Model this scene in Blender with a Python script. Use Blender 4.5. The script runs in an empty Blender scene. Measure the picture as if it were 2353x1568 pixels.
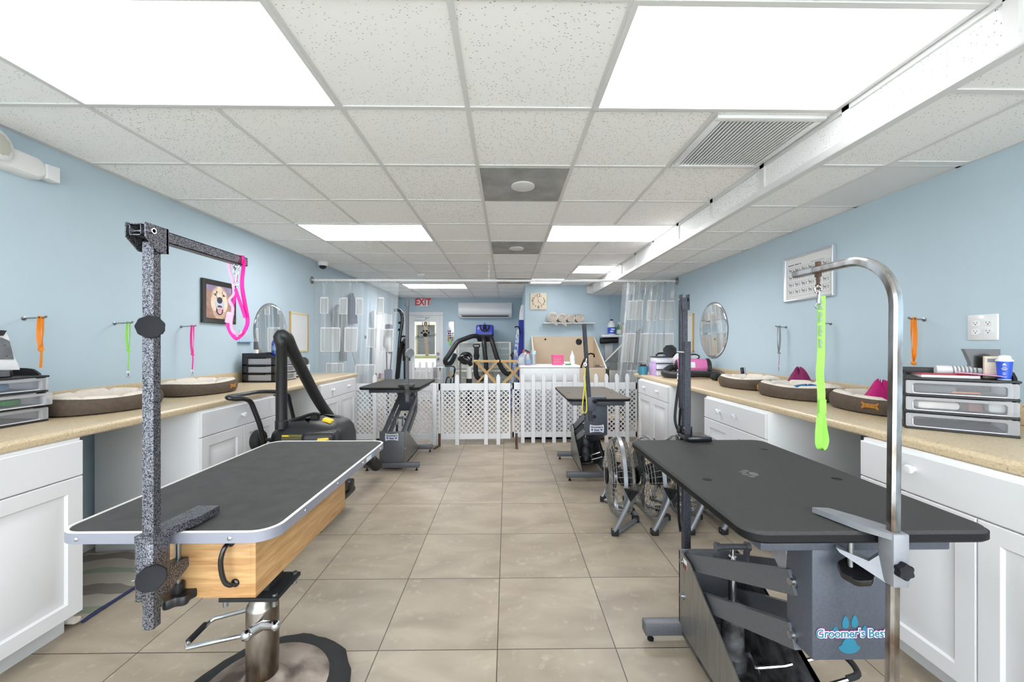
import bpy, bmesh, math, random
from math import sin, cos, pi, radians, sqrt
from mathutils import Vector, Matrix
random.seed(7)
SC = bpy.context.scene
COL = SC.collection
V = Vector

# ---------------------------------------------------------------- camera frame (metres; x right, y into the room, z up)
F, CX, HY, YAW, EYE = 897.0, 1176.5, 790.0, 0.0128, 1.31
def ray(px, py):
    u, v = (px - CX) / F, (HY - py) / F
    return V((sin(YAW) + u * cos(YAW), cos(YAW) - u * sin(YAW), v))
def P(px, py, Y):
    d = ray(px, py); return V((0, 0, EYE)) + d * (Y / d.y)
def PX(px, py, X):
    d = ray(px, py); return V((0, 0, EYE)) + d * (X / d.x)
def PZ(px, py, Z):
    d = ray(px, py); return V((0, 0, EYE)) + d * ((Z - EYE) / d.z)

# ---------------------------------------------------------------- materials
def lin(c):
    return tuple((x / 12.92 if x <= 0.04045 else ((x + 0.055) / 1.055) ** 2.4) for x in c)
def rgb(h):
    h = h.lstrip('#'); return lin([int(h[i:i + 2], 16) / 255 for i in (0, 2, 4)])
MATS = {}
def nodes(m):
    m.use_nodes = True
    nt = m.node_tree
    return nt, nt.nodes['Principled BSDF'], nt.nodes['Material Output']
def mat(name, col, rough=0.5, metal=0.0, var=0.0, vscale=8.0, bump=0.0, bscale=60.0, coat=0.0, spec=0.5, alpha=1.0, col2=None, stretch=None):
    """principled material; var / col2 mixes a noise tint, bump adds a fine relief."""
    if name in MATS: return MATS[name]
    m = bpy.data.materials.new(name); MATS[name] = m
    nt, b, out = nodes(m)
    c = rgb(col) if isinstance(col, str) else col
    b.inputs['Base Color'].default_value = (*c, 1)
    b.inputs['Roughness'].default_value = rough
    b.inputs['Metallic'].default_value = metal
    b.inputs['Coat Weight'].default_value = coat
    b.inputs['Specular IOR Level'].default_value = spec
    b.inputs['Alpha'].default_value = alpha
    co = None
    if var or bump or col2:
        tc = nt.nodes.new('ShaderNodeTexCoord')
        co = tc.outputs['Object']
        if stretch:
            mp = nt.nodes.new('ShaderNodeMapping'); mp.inputs['Scale'].default_value = stretch
            nt.links.new(co, mp.inputs['Vector']); co = mp.outputs['Vector']
    if var or col2:
        n = nt.nodes.new('ShaderNodeTexNoise'); n.inputs['Scale'].default_value = vscale
        n.inputs['Detail'].default_value = 4
        nt.links.new(co, n.inputs['Vector'])
        r = nt.nodes.new('ShaderNodeValToRGB')
        c2 = (rgb(col2) if isinstance(col2, str) else col2) if col2 else tuple(x * (1 - var) for x in c)
        r.color_ramp.elements[0].position, r.color_ramp.elements[1].position = 0.38, 0.62
        r.color_ramp.elements[0].color, r.color_ramp.elements[1].color = (*c, 1), (*c2, 1)
        nt.links.new(n.outputs['Fac'], r.inputs['Fac'])
        nt.links.new(r.outputs['Color'], b.inputs['Base Color'])
    if bump:
        n2 = nt.nodes.new('ShaderNodeTexNoise'); n2.inputs['Scale'].default_value = bscale
        n2.inputs['Detail'].default_value = 3
        nt.links.new(co, n2.inputs['Vector'])
        bp = nt.nodes.new('ShaderNodeBump'); bp.inputs['Strength'].default_value = bump
        bp.inputs['Distance'].default_value = 0.004
        nt.links.new(n2.outputs['Fac'], bp.inputs['Height'])
        nt.links.new(bp.outputs['Normal'], b.inputs['Normal'])
    return m
def emit(name, col, s):
    m = bpy.data.materials.new(name); MATS[name] = m
    nt, b, out = nodes(m)
    b.inputs['Base Color'].default_value = (0.8, 0.8, 0.8, 1)
    b.inputs['Emission Color'].default_value = (*rgb(col), 1)
    b.inputs['Emission Strength'].default_value = s
    return m
def vinyl(name, col, opac, gloss=0.10, trans=0.5):
    """thin clear plastic: mostly see-through, a milky share and a glossy skin."""
    m = bpy.data.materials.new(name); MATS[name] = m
    nt, b, out = nodes(m); nt.nodes.remove(b)
    N = nt.nodes.new
    tr = N('ShaderNodeBsdfTransparent'); tr.inputs['Color'].default_value = (0.97, 0.98, 0.985, 1)
    df = N('ShaderNodeBsdfDiffuse'); df.inputs['Color'].default_value = (*rgb(col), 1)
    tl = N('ShaderNodeBsdfTranslucent'); tl.inputs['Color'].default_value = (*rgb(col), 1)
    gl = N('ShaderNodeBsdfGlossy'); gl.inputs['Roughness'].default_value = 0.12
    m1 = N('ShaderNodeMixShader'); m1.inputs[0].default_value = trans
    m2 = N('ShaderNodeMixShader'); m2.inputs[0].default_value = opac
    m3 = N('ShaderNodeMixShader')
    lw = N('ShaderNodeLayerWeight'); lw.inputs['Blend'].default_value = 0.3
    mu = N('ShaderNodeMath'); mu.operation = 'MULTIPLY'; mu.inputs[1].default_value = gloss * 3
    ad = N('ShaderNodeMath'); ad.operation = 'ADD'; ad.inputs[1].default_value = gloss * 0.4
    L = nt.links.new
    L(df.outputs[0], m1.inputs[1]); L(tl.outputs[0], m1.inputs[2])
    L(tr.outputs[0], m2.inputs[1]); L(m1.outputs[0], m2.inputs[2])
    L(lw.outputs['Facing'], mu.inputs[0]); L(mu.outputs[0], ad.inputs[0]); L(ad.outputs[0], m3.inputs[0])
    L(m2.outputs[0], m3.inputs[1]); L(gl.outputs[0], m3.inputs[2])
    L(m3.outputs[0], out.inputs['Surface'])
    return m
def M(n): return MATS[n]

# ---------------------------------------------------------------- mesh builder
class MB:
    def __init__(s): s.bm = bmesh.new(); s.mi = 0
    def face(s, vs):
        try:
            f = s.bm.faces.new(vs); f.material_index = s.mi; return f
        except ValueError: return None
    def poly(s, pts):
        return s.face([s.bm.verts.new(p) for p in pts])
    def box(s, a, b, bev=0.0, seg=2, rot=None, piv=None):
        a, b = V(a), V(b)
        lo = V([min(a[i], b[i]) for i in range(3)]); hi = V([max(a[i], b[i]) for i in range(3)])
        r = bmesh.ops.create_cube(s.bm, size=1.0)
        c, d = (lo + hi) / 2, hi - lo
        for v in r['verts']: v.co = V((v.co.x * d.x, v.co.y * d.y, v.co.z * d.z)) + c
        fs = set(f for v in r['verts'] for f in v.link_faces)
        for f in fs: f.material_index = s.mi
        vs = r['verts']
        if bev > 0:
            es = list(set(e for v in vs for e in v.link_edges))
            bv = bmesh.ops.bevel(s.bm, geom=es, offset=min(bev, 0.49 * min(d)), segments=seg, affect='EDGES', profile=0.5)
            fs = set(f for f in bv['faces']) | set(f for f in fs if f.is_valid)
            for f in fs: f.material_index = s.mi
            vs = list(set(v for f in fs for v in f.verts))
        if rot is not None:
            p = V(piv) if piv is not None else c
            for v in vs: v.co = rot @ (v.co - p) + p
        return vs
    def sweep(s, path, section, ref=(0, 0, 1), scales=None, closed=False, cap=True):
        """section points (a along ref, b across); ref one vector or one per point."""
        path = [V(p) for p in path]; n = len(path); rings = []
        refs = ref if isinstance(ref, list) else [V(ref)] * n
        prev = None
        for i, p in enumerate(path):
            if closed: t = path[(i + 1) % n] - path[i - 1]
            else: t = path[min(i + 1, n - 1)] - path[max(i - 1, 0)]
            if t.length < 1e-9: t = V((0, 0, 1))
            t.normalize()
            r = V(refs[i]) if prev is None or isinstance(ref, list) else prev
            b = r - t * r.dot(t)
            if b.length < 1e-4:
                b = V((1, 0, 0)) - t * t.x
                if b.length < 1e-4: b = V((0, 1, 0)) - t * t.y
            b.normalize(); prev = b
            c = t.cross(b)
            k = scales[i] if scales else 1.0
            rings.append([s.bm.verts.new(p + b * (q[0] * k) + c * (q[1] * k)) for q in section])
        m = len(section)
        for i in range(n if closed else n - 1):
            A, B = rings[i], rings[(i + 1) % n]
            for j in range(m): s.face([A[j], A[(j + 1) % m], B[(j + 1) % m], B[j]])
        if cap and not closed:
            s.face(rings[0][::-1]); s.face(rings[-1])
        return rings
    def tube(s, path, r, n=10, scales=None, closed=False, cap=True):
        sec = [(r * cos(2 * pi * i / n), r * sin(2 * pi * i / n)) for i in range(n)]
        path = [V(p) for p in path]
        t = path[1] - path[0]
        ref = V((0, 0, 1)) if abs(t.normalized().z) < 0.9 else V((1, 0, 0))
        return s.sweep(path, sec, ref, scales, closed, cap)
    def cyl(s, a, b, r, r2=None, n=16):
        return s.tube([a, b], r, n, [1.0, (r2 / r if r2 is not None else 1.0)])
    def bar(s, path, w, h, ref=(0, 0, 1)):
        return s.sweep(path, [(-h / 2, -w / 2), (h / 2, -w / 2), (h / 2, w / 2), (-h / 2, w / 2)], ref)
    def lathe(s, prof, o=(0, 0, 0), n=24, rx=1.0, ry=1.0, axis=None, f=None, cap=True):
        """prof: (radius, height) pairs along axis (default z); f(theta, r, h) may alter r, h."""
        o = V(o); rings = []
        rot = V((0, 0, 1)).rotation_difference(V(axis).normalized()).to_matrix() if axis is not None else Matrix.Identity(3)
        for r, h in prof:
            if abs(r) < 1e-6:
                rings.append([s.bm.verts.new(o + rot @ V((0, 0, h)))]); continue
            ring = []
            for i in range(n):
                t = 2 * pi * i / n; rr, hh = (f(t, r, h) if f else (r, h))
                ring.append(s.bm.verts.new(o + rot @ V((rr * rx * cos(t), rr * ry * sin(t), hh))))
            rings.append(ring)
        for A, B in zip(rings, rings[1:]):
            for i in range(n):
                j = (i + 1) % n
                if len(A) == 1 and len(B) == 1: continue
                if len(A) == 1: s.face([A[0], B[j], B[i]])
                elif len(B) == 1: s.face([A[i], A[j], B[0]])
                else: s.face([A[i], A[j], B[j], B[i]])
        if not cap: return
        if len(rings[0]) > 1 and prof[0][0] > 1e-6: s.face(rings[0][::-1])
        if len(rings[-1]) > 1 and prof[-1][0] > 1e-6: s.face(rings[-1])
    def prism(s, pts, d):
        """polygon of 3-D points pushed along d."""
        d = V(d); A = [s.bm.verts.new(V(p)) for p in pts]; B = [s.bm.verts.new(V(p) + d) for p in pts]
        n = len(A)
        for i in range(n): s.face([A[i], A[(i + 1) % n], B[(i + 1) % n], B[i]])
        s.face(A[::-1]); s.face(B)
    def ball(s, c, r, sx=1, sy=1, sz=1, n=16, m=8):
        prof = [(r * sin(pi * i / m), -r * cos(pi * i / m)) for i in range(m + 1)]
        prof[0] = (0, -r); prof[-1] = (0, r)
        c = V(c); k = len(s.bm.verts)
        s.lathe([(p[0], p[1] * sz) for p in prof], c, n, sx, sy)
    def rings(s, loops):
        """closed loops of equal length bridged in turn; first and last are capped."""
        R = [[s.bm.verts.new(V(p)) for p in L] for L in loops]
        m = len(R[0])
        for A, B in zip(R, R[1:]):
            for j in range(m): s.face([A[j], A[(j + 1) % m], B[(j + 1) % m], B[j]])
        s.face(R[0][::-1]); s.face(R[-1])
    def grid(s, fn, nu, nv):
        g = [[s.bm.verts.new(fn(i / nu, j / nv)) for j in range(nv + 1)] for i in range(nu + 1)]
        for i in range(nu):
            for j in range(nv): s.face([g[i][j], g[i + 1][j], g[i + 1][j + 1], g[i][j + 1]])
    def xform(s, m):
        bmesh.ops.transform(s.bm, matrix=m, verts=s.bm.verts)

def rrect(x0, y0, x1, y1, r, n=6):
    out = []
    for cx, cy, a in ((x1 - r, y1 - r, 0), (x0 + r, y1 - r, 90), (x0 + r, y0 + r, 180), (x1 - r, y0 + r, 270)):
        for i in range(n + 1):
            t = radians(a + 90 * i / n); out.append((cx + r * cos(t), cy + r * sin(t)))
    return out
def smooth(pts, k=6):
    pts = [V(p) for p in pts]; out = []
    for i in range(len(pts) - 1):
        p0, p1, p2, p3 = pts[max(i - 1, 0)], pts[i], pts[i + 1], pts[min(i + 2, len(pts) - 1)]
        for j in range(k):
            t = j / k
            out.append(0.5 * ((2 * p1) + (p2 - p0) * t + (2 * p0 - 5 * p1 + 4 * p2 - p3) * t * t + (3 * p1 - p0 - 3 * p2 + p3) * t ** 3))
    out.append(pts[-1]); return out
def even(pts, step):
    pts = [V(p) for p in pts]; out = [pts[0]]; acc = 0.0
    for a, b in zip(pts, pts[1:]):
        L = (b - a).length
        while acc + L >= step:
            t = (step - acc) / L; a = a.lerp(b, t); out.append(a.copy()); L = (b - a).length; acc = 0.0
        acc += L
    return out

# ---------------------------------------------------------------- objects
ORG = {}
def tag(o, label, cat, group=None):
    o['label'] = label; o['category'] = cat
    if group: o['group'] = group
    return o
def thing(name, label, cat, loc=(0, 0, 0), group=None):
    o = bpy.data.objects.new(name, None); COL.objects.link(o)
    o.location = loc; o.empty_display_size = 0.05; ORG[o.name] = V(loc)
    return tag(o, label, cat, group)
def obj(name, mb, m, parent=None, label=None, flat=False, ang=38, org=None):
    """link the builder's mesh as one object; world coordinates are turned into the parent's."""
    bm = mb.bm if isinstance(mb, MB) else mb
    bmesh.ops.recalc_face_normals(bm, faces=bm.faces)
    if parent is not None: o0 = ORG[parent.name]
    elif org is not None: o0 = V(org)
    else:
        lo = V([min(v.co[i] for v in bm.verts) for i in range(3)]); hi = V([max(v.co[i] for v in bm.verts) for i in range(3)])
        o0 = V(((lo.x + hi.x) / 2, (lo.y + hi.y) / 2, lo.z))
    for v in bm.verts: v.co -= o0
    me = bpy.data.meshes.new(name); bm.to_mesh(me); bm.free()
    for x in (m if isinstance(m, (list, tuple)) else [m]): me.materials.append(M(x) if isinstance(x, str) else x)
    if not flat:
        me.shade_smooth(); me.set_sharp_from_angle(angle=radians(ang))
    o = bpy.data.objects.new(name, me); COL.objects.link(o)
    if parent is not None: o.parent = parent
    else: o.location = o0
    ORG[o.name] = o0
    if label: o['label'] = label
    return o
def struct(name, mb, m, flat=False):
    o = obj(name, mb, m, flat=flat, org=(0, 0, 0)); o['kind'] = 'structure'; return o
def dup(root, loc, rotz=0.0, label=None, group=None):
    r = root.copy(); COL.objects.link(r); r.location = loc; r.rotation_euler = (0, 0, rotz)
    if label: r['label'] = label
    if group: r['group'] = group
    for ch in list(root.children):
        c = ch.copy(); COL.objects.link(c); c.parent = r
        for g in ch.children:
            d = g.copy(); COL.objects.link(d); d.parent = c
    return r
def text(name, s, loc, size, m, parent, rot=(pi / 2, 0, 0), ext=0.0006, off=0.0, sx=1.0, align='CENTER', shear=0.0, fit=None):
    cu = bpy.data.curves.new(name, 'FONT'); cu.body = s; cu.size = size; cu.extrude = ext; cu.offset = off
    cu.align_x = align; cu.align_y = 'CENTER'; cu.shear = shear; cu.resolution_u = 3
    tmp = bpy.data.objects.new(name, cu); COL.objects.link(tmp)
    dg = bpy.context.evaluated_depsgraph_get(); me = bpy.data.meshes.new_from_object(tmp.evaluated_get(dg))
    bpy.data.objects.remove(tmp); bpy.data.curves.remove(cu)
    from mathutils import Euler
    if fit:
        xs = [v.co.x for v in me.vertices]; sx = fit / (max(xs) - min(xs)) * sx
    me.transform(Matrix.Translation(V(loc)) @ Euler(rot).to_matrix().to_4x4() @ Matrix.Diagonal((sx, 1, 1, 1)))
    me.transform(Matrix.Translation(-ORG[parent.name]))
    me.materials.clear(); me.materials.append(M(m))
    me.name = name
    o = bpy.data.objects.new(name, me); COL.objects.link(o); o.parent = parent; ORG[o.name] = ORG[parent.name]
    return o
# ---------------------------------------------------------------- materials used in the place
mat('wall_blue', '#b9ccd7', 0.65, var=0.03, vscale=2.0, bump=0.05, bscale=180)
mat('white_paint', '#dfdfe0', 0.45)
mat('white_gloss', '#e2e3e4', 0.3, coat=0.15)
mat('white_plastic', '#e8e8e8', 0.35)
mat('grey_white', '#cfd0d0', 0.4)
mat('panel_grey', '#e6e7e8', 0.55, var=0.04, vscale=3)
mat('grid_white', '#d9d9d9', 0.5)
mat('black_plastic', '#1c1c1e', 0.42)
mat('black_gloss', '#121214', 0.22, coat=0.3)
mat('black_rubber', '#19191a', 0.7)
mat('knob_black', '#15161b', 0.62, spec=0.3)
mat('chrome', '#d4d6d9', 0.12, 1.0, var=0.12, vscale=30)
mat('steel', '#a9abae', 0.3, 1.0, var=0.2, vscale=25)
mat('worn_chrome', '#a8a098', 0.3, 1.0, col2='#4d3c2c', vscale=9, stretch=(1, 1, 0.3))
mat('rust_chrome', '#c9ccd0', 0.2, 1.0, col2='#6d5a48', vscale=16, stretch=(1, 1, 0.35))
mat('cast_metal', '#8d8e93', 0.5, 0.3, var=0.12, vscale=30, bump=0.1)
mat('rust', '#5b4335', 0.8, var=0.4, vscale=30)
mat('grey_steel', '#606267', 0.42, 0.25, var=0.10, vscale=90, bump=0.06, bscale=400)
mat('blue_grey_steel', '#4d515b', 0.45, 0.15, var=0.14, vscale=160, bump=0.08, bscale=500)
mat('brushed_steel', '#9a9894', 0.34, 0.8, var=0.15, vscale=14, stretch=(1, 6, 0.6))
mat('dirty_steel', '#5f5f61', 0.6, 0.3, col2='#2c2826', vscale=18)
mat('table_black', '#383736', 0.75, var=0.28, vscale=330, bump=0.35, bscale=420)
mat('table_worn', '#41403f', 0.74, col2='#393838', vscale=14, bump=0.2, bscale=500)
mat('table_taupe', '#655d55', 0.72, var=0.2, vscale=300, bump=0.25, bscale=420)
mat('edge_black', '#101011', 0.6, spec=0.25)
mat('rim_grey', '#8f909b', 0.42, 0.25)
mat('rim_white', '#e6e4df', 0.5)
mat('orange_web', '#e8891c', 0.6)
mat('pink_web', '#e8279a', 0.5)
mat('magenta_web', '#b03a7a', 0.6)
mat('pink_pale', '#e9a9cc', 0.5)
mat('lime_web', '#8bd04f', 0.65)
mat('yellow_web', '#d9cf4d', 0.6)
mat('black_web', '#17181c', 0.7)
mat('bed_brown', '#5b4e43', 0.9, var=0.16, vscale=40, bump=0.2, bscale=300)
mat('bed_cream', '#ddd3c7', 0.95, var=0.06, vscale=20, bump=0.25, bscale=160)
mat('leather', '#b5792a', 0.6, var=0.15, vscale=60)
mat('leather_stitch', '#8a5a1b', 0.7)
mat('clear_bin', '#e9e9f2', 0.3)
mat('blue_plastic', '#2f57c9', 0.35)
mat('royal_blue', '#2d3fb4', 0.4, coat=0.2)
mat('navy', '#26305c', 0.7)
mat('navy_blue_cloth', '#24329a', 0.6)
mat('teal', '#1f6f88', 0.4)
mat('teal_cup', '#3c8298', 0.35)
mat('magenta', '#a5368f', 0.4)
mat('pink_metal', '#d774ae', 0.3, 0.1, coat=0.2)
mat('pink_plastic', '#e05c92', 0.4)
mat('red', '#d8242c', 0.4)
mat('exit_red', '#e5303f', 0.4)
mat('dark_red', '#6d3a34', 0.7)
mat('yellow', '#e8c51e', 0.4)
mat('orange', '#ea7a1e', 0.5)
mat('green', '#3f8f4a', 0.45)
mat('hose_black', '#232324', 0.45)
mat('pine', '#dcb87f', 0.55)
mat('beige_tub', '#d2bfa4', 0.45, var=0.05, vscale=5)
mat('tub_edge', '#e6e2dc', 0.4)
mat('paper', '#dcdcdc', 0.6)
mat('ink', '#3f4245', 0.7)
mat('ink_soft', '#8b8d90', 0.7)
mat('silver_frame', '#ccd0d8', 0.3, 0.5)
mat('dark_frame', '#29251f', 0.35, coat=0.2)
mat('gold_frame', '#c2954c', 0.45)
mat('cream_frame', '#ddcfa0', 0.5)
mat('board_white', '#dadcdd', 0.5)
mat('towel', '#e6dfd6', 0.95, var=0.12, vscale=14, bump=0.4, bscale=120)
mat('towel_dark', '#a59a8d', 0.95)
mat('clock_face', '#e4d9c2', 0.6, var=0.10, vscale=3, stretch=(1, 1, 8))
mat('clock_ink', '#6d4d36', 0.6)
mat('clock_hand', '#c4653a', 0.5)
mat('fan_grey', '#8f9297', 0.35, 0.5)
mat('fan_wire', '#8d8a84', 0.4, 0.6)
mat('fan_blade', '#6c6f75', 0.4, 0.3)
mat('cage_wire', '#ece7da', 0.45)
mat('fence_white', '#d6d7d9', 0.4)
mat('glass_lens', '#c9c8bd', 0.15)
mat('dog_gold', '#cfae95', 0.8, var=0.2, vscale=30)
mat('dog_light', '#e6d2bc', 0.8, var=0.12, vscale=30)
mat('dog_ear', '#ad8b7d', 0.8, var=0.2, vscale=25)
mat('dog_back', '#9a8bab', 0.8, var=0.2, vscale=15)
mat('dog_nose', '#33343f', 0.5)
mat('dog_muzzle', '#c9c8d6', 0.8, var=0.1, vscale=30)
mat('dog_tongue', '#d9a3ad', 0.6)
mat('red_cover', '#b02432', 0.5)
mat('purple_box', '#c9a8dc', 0.5)
mat('cyan_clear', '#b9dcec', 0.2)
mat('sky_toy', '#3f97cf', 0.6)
mat('dim_blue', '#7f9fc0', 0.6)
mat('tan', '#c9ab80', 0.6)
mat('navy_ink', '#3b4470', 0.5)
mat('concrete', '#cfcac0', 0.8, var=0.06, vscale=1.5)
mat('asphalt_pale', '#dedad0', 0.8)
mat('stucco', '#efe7d2', 0.8)
mat('garage_grey', '#5b5d62', 0.7); mat('shutter_grey', '#7d7f84', 0.7)
mat('lawn', '#8f8f58', 0.9, var=0.3, vscale=5)
mat('bark', '#a58f7c', 0.9, var=0.3, vscale=8)
emit('panel_light', '#fbfcff', 2.4); emit('panel_light_bright', '#fbfcff', 12.0); emit('panel_light_daylight', '#fbfcff', 15.0)
vinyl('curtain_vinyl', '#eef2f5', 0.27, 0.10)
vinyl('pocket_vinyl', '#f6f3ef', 0.50, 0.05, 0.6)
vinyl('bin_vinyl', '#eeeef4', 0.62, 0.08); vinyl('bin_window', '#dcdce6', 0.16, 0.10)
vinyl('bottle_clear', '#dfe9f2', 0.45, 0.15)
vinyl('blue_clear', '#1d4fd0', 0.75, 0.15)

def glass(name, c, k):
    m = bpy.data.materials.new(name); MATS[name] = m
    nt, b, out = nodes(m); nt.nodes.remove(b)
    tr = nt.nodes.new('ShaderNodeBsdfTransparent'); tr.inputs['Color'].default_value = (*c, 1)
    gl = nt.nodes.new('ShaderNodeBsdfGlossy'); gl.inputs['Roughness'].default_value = 0.02
    mx = nt.nodes.new('ShaderNodeMixShader'); mx.inputs[0].default_value = k
    nt.links.new(tr.outputs[0], mx.inputs[1]); nt.links.new(gl.outputs[0], mx.inputs[2]); nt.links.new(mx.outputs[0], out.inputs[0])
glass('door_glass', (.52, .53, .52), .05); glass('window_glass', (.98, .985, .98), .04)
def mirror_mat():
    m = bpy.data.materials.new('mirror'); MATS['mirror'] = m
    nt, b, out = nodes(m)
    b.inputs['Base Color'].default_value = (0.86, 0.88, 0.88, 1); b.inputs['Metallic'].default_value = 1; b.inputs['Roughness'].default_value = 0.02
mirror_mat()

def tile_floor():
    """large beige porcelain tiles with thin dark joints."""
    m = bpy.data.materials.new('floor_tile'); MATS['floor_tile'] = m
    nt, b, out = nodes(m); N, L = nt.nodes.new, nt.links.new
    T = 0.508
    tc = N('ShaderNodeTexCoord'); sep = N('ShaderNodeSeparateXYZ'); L(tc.outputs['Object'], sep.inputs[0])
    def math(op, a, bb=None):
        n = N('ShaderNodeMath'); n.operation = op
        for i, x in enumerate((a, bb)):
            if x is None: continue
            if isinstance(x, (int, float)): n.inputs[i].default_value = x
            else: L(x, n.inputs[i])
        return n.outputs[0]
    cells, dists = [], []
    for ax, off in (('X', -0.041), ('Y', 1.672)):
        q = math('DIVIDE', math('SUBTRACT', sep.outputs[ax], off), T)
        cells.append(math('FLOOR', q))
        fr = math('FRACT', q)
        dists.append(math('MULTIPLY', math('MINIMUM', fr, math('SUBTRACT', 1.0, fr)), T))
    d = math('MINIMUM', dists[0], dists[1])
    joint = math('LESS_THAN', d, 0.0021)
    cmb = N('ShaderNodeCombineXYZ'); L(cells[0], cmb.inputs[0]); L(cells[1], cmb.inputs[1])
    wn = N('ShaderNodeTexWhiteNoise'); L(cmb.outputs[0], wn.inputs['Vector'])
    sh = N('ShaderNodeVectorMath'); sh.operation = 'SCALE'; L(wn.outputs['Color'], sh.inputs[0]); sh.inputs['Scale'].default_value = 20
    ad = N('ShaderNodeVectorMath'); L(tc.outputs['Object'], ad.inputs[0]); L(sh.outputs[0], ad.inputs[1])
    n1 = N('ShaderNodeTexNoise'); n1.inputs['Scale'].default_value = 3.2; n1.inputs['Detail'].default_value = 7; n1.inputs['Distortion'].default_value = 0.6
    mp = N('ShaderNodeMapping'); mp.inputs['Scale'].default_value = (0.8, 1.6, 1); L(ad.outputs[0], mp.inputs[0]); L(mp.outputs[0], n1.inputs['Vector'])
    r1 = N('ShaderNodeValToRGB'); e = r1.color_ramp.elements
    e[0].position, e[1].position = 0.32, 0.68
    e[0].color = (*rgb('#958878'), 1); e[1].color = (*rgb('#aea18f'), 1)
    L(n1.outputs['Fac'], r1.inputs['Fac'])
    n2 = N('ShaderNodeTexNoise'); n2.inputs['Scale'].default_value = 22; n2.inputs['Detail'].default_value = 6; L(ad.outputs[0], n2.inputs['Vector'])
    r2 = N('ShaderNodeValToRGB'); e = r2.color_ramp.elements
    e[0].position, e[1].position = 0.60, 0.72
    e[0].color = (0, 0, 0, 1); e[1].color = (0.5, 0.5, 0.5, 1)
    L(n2.outputs['Fac'], r2.inputs['Fac'])
    mx = N('ShaderNodeMix'); mx.data_type = 'RGBA'; L(r2.outputs['Color'], mx.inputs['Factor'])
    L(r1.outputs['Color'], mx.inputs['A']); mx.inputs['B'].default_value = (*rgb('#b9ad9c'), 1)
    mj = N('ShaderNodeMix'); mj.data_type = 'RGBA'; L(joint, mj.inputs['Factor']); L(mx.outputs['Result'], mj.inputs['A'])
    mj.inputs['B'].default_value = (*rgb('#4a4038'), 1)
    L(mj.outputs['Result'], b.inputs['Base Color'])
    b.inputs['Roughness'].default_value = 0.42; b.inputs['Specular IOR Level'].default_value = 0.35
    bp = N('ShaderNodeBump'); bp.inputs['Strength'].default_value = 0.6; bp.inputs['Distance'].default_value = 0.002
    L(math('SUBTRACT', 1.0, joint), bp.inputs['Height']); L(bp.outputs['Normal'], b.inputs['Normal'])
tile_floor()

def ceiling_tile(name, base, dense, ang):
    """mineral-fibre tile with short dark fissures; amount changes from tile to tile."""
    m = bpy.data.materials.new(name); MATS[name] = m
    nt, b, out = nodes(m); N, L = nt.nodes.new, nt.links.new
    tc = N('ShaderNodeTexCoord')
    sep = N('ShaderNodeSeparateXYZ'); L(tc.outputs['Object'], sep.inputs[0])
    cell = []
    for ax, off in (('X', -0.19), ('Y', 1.897)):
        s = N('ShaderNodeMath'); s.operation = 'SUBTRACT'; L(sep.outputs[ax], s.inputs[0]); s.inputs[1].default_value = off
        d = N('ShaderNodeMath'); d.operation = 'DIVIDE'; L(s.outputs[0], d.inputs[0]); d.inputs[1].default_value = 0.61
        f = N('ShaderNodeMath'); f.operation = 'FLOOR'; L(d.outputs[0], f.inputs[0]); cell.append(f.outputs[0])
    cmb = N('ShaderNodeCombineXYZ'); L(cell[0], cmb.inputs[0]); L(cell[1], cmb.inputs[1])
    wn = N('ShaderNodeTexWhiteNoise'); L(cmb.outputs[0], wn.inputs['Vector'])
    mp = N('ShaderNodeMapping'); mp.inputs['Rotation'].default_value = (0, 0, ang); mp.inputs['Scale'].default_value = (70, 165, 90)
    nz = N('ShaderNodeTexNoise'); nz.inputs['Scale'].default_value = 9; L(tc.outputs['Object'], nz.inputs['Vector'])
    mxv = N('ShaderNodeMix'); mxv.data_type = 'VECTOR'; mxv.inputs['Factor'].default_value = 0.035
    L(tc.outputs['Object'], mxv.inputs['A']); L(nz.outputs['Color'], mxv.inputs['B']); L(mxv.outputs['Result'], mp.inputs[0])
    vo = N('ShaderNodeTexVoronoi'); vo.inputs['Scale'].default_value = 1.0; L(mp.outputs[0], vo.inputs['Vector'])
    lt = N('ShaderNodeMath'); lt.operation = 'LESS_THAN'; L(vo.outputs['Distance'], lt.inputs[0])
    sz = N('ShaderNodeMath'); sz.operation = 'MULTIPLY_ADD'; L(wn.outputs['Value'], sz.inputs[0]); sz.inputs[1].default_value = dense * 0.5; sz.inputs[2].default_value = dense * 0.8
    L(sz.outputs[0], lt.inputs[1])
    sp = N('ShaderNodeSeparateColor'); L(vo.outputs['Color'], sp.inputs[0])
    g = N('ShaderNodeMath'); g.operation = 'GREATER_THAN'; L(sp.outputs[0], g.inputs[0]); g.inputs[1].default_value = 0.66
    mu = N('ShaderNodeMath'); mu.operation = 'MULTIPLY'; L(lt.outputs[0], mu.inputs[0]); L(g.outputs[0], mu.inputs[1])
    mx = N('ShaderNodeMix'); mx.data_type = 'RGBA'; L(mu.outputs[0], mx.inputs['Factor'])
    mx.inputs['A'].default_value = (*rgb(base), 1); mx.inputs['B'].default_value = (*rgb('#85847e'), 1)
    L(mx.outputs['Result'], b.inputs['Base Color']); b.inputs['Roughness'].default_value = 0.9
    n3 = N('ShaderNodeTexNoise'); n3.inputs['Scale'].default_value = 220; L(tc.outputs['Object'], n3.inputs['Vector'])
    bp = N('ShaderNodeBump'); bp.inputs['Strength'].default_value = 0.12; bp.inputs['Distance'].default_value = 0.003
    L(n3.outputs['Fac'], bp.inputs['Height']); L(bp.outputs['Normal'], b.inputs['Normal'])
ceiling_tile('ceiling_tile', '#fafafa', 0.24, 0.9)
ceiling_tile('soffit_tile', '#f2f2f2', 0.24, 0.35)

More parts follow.
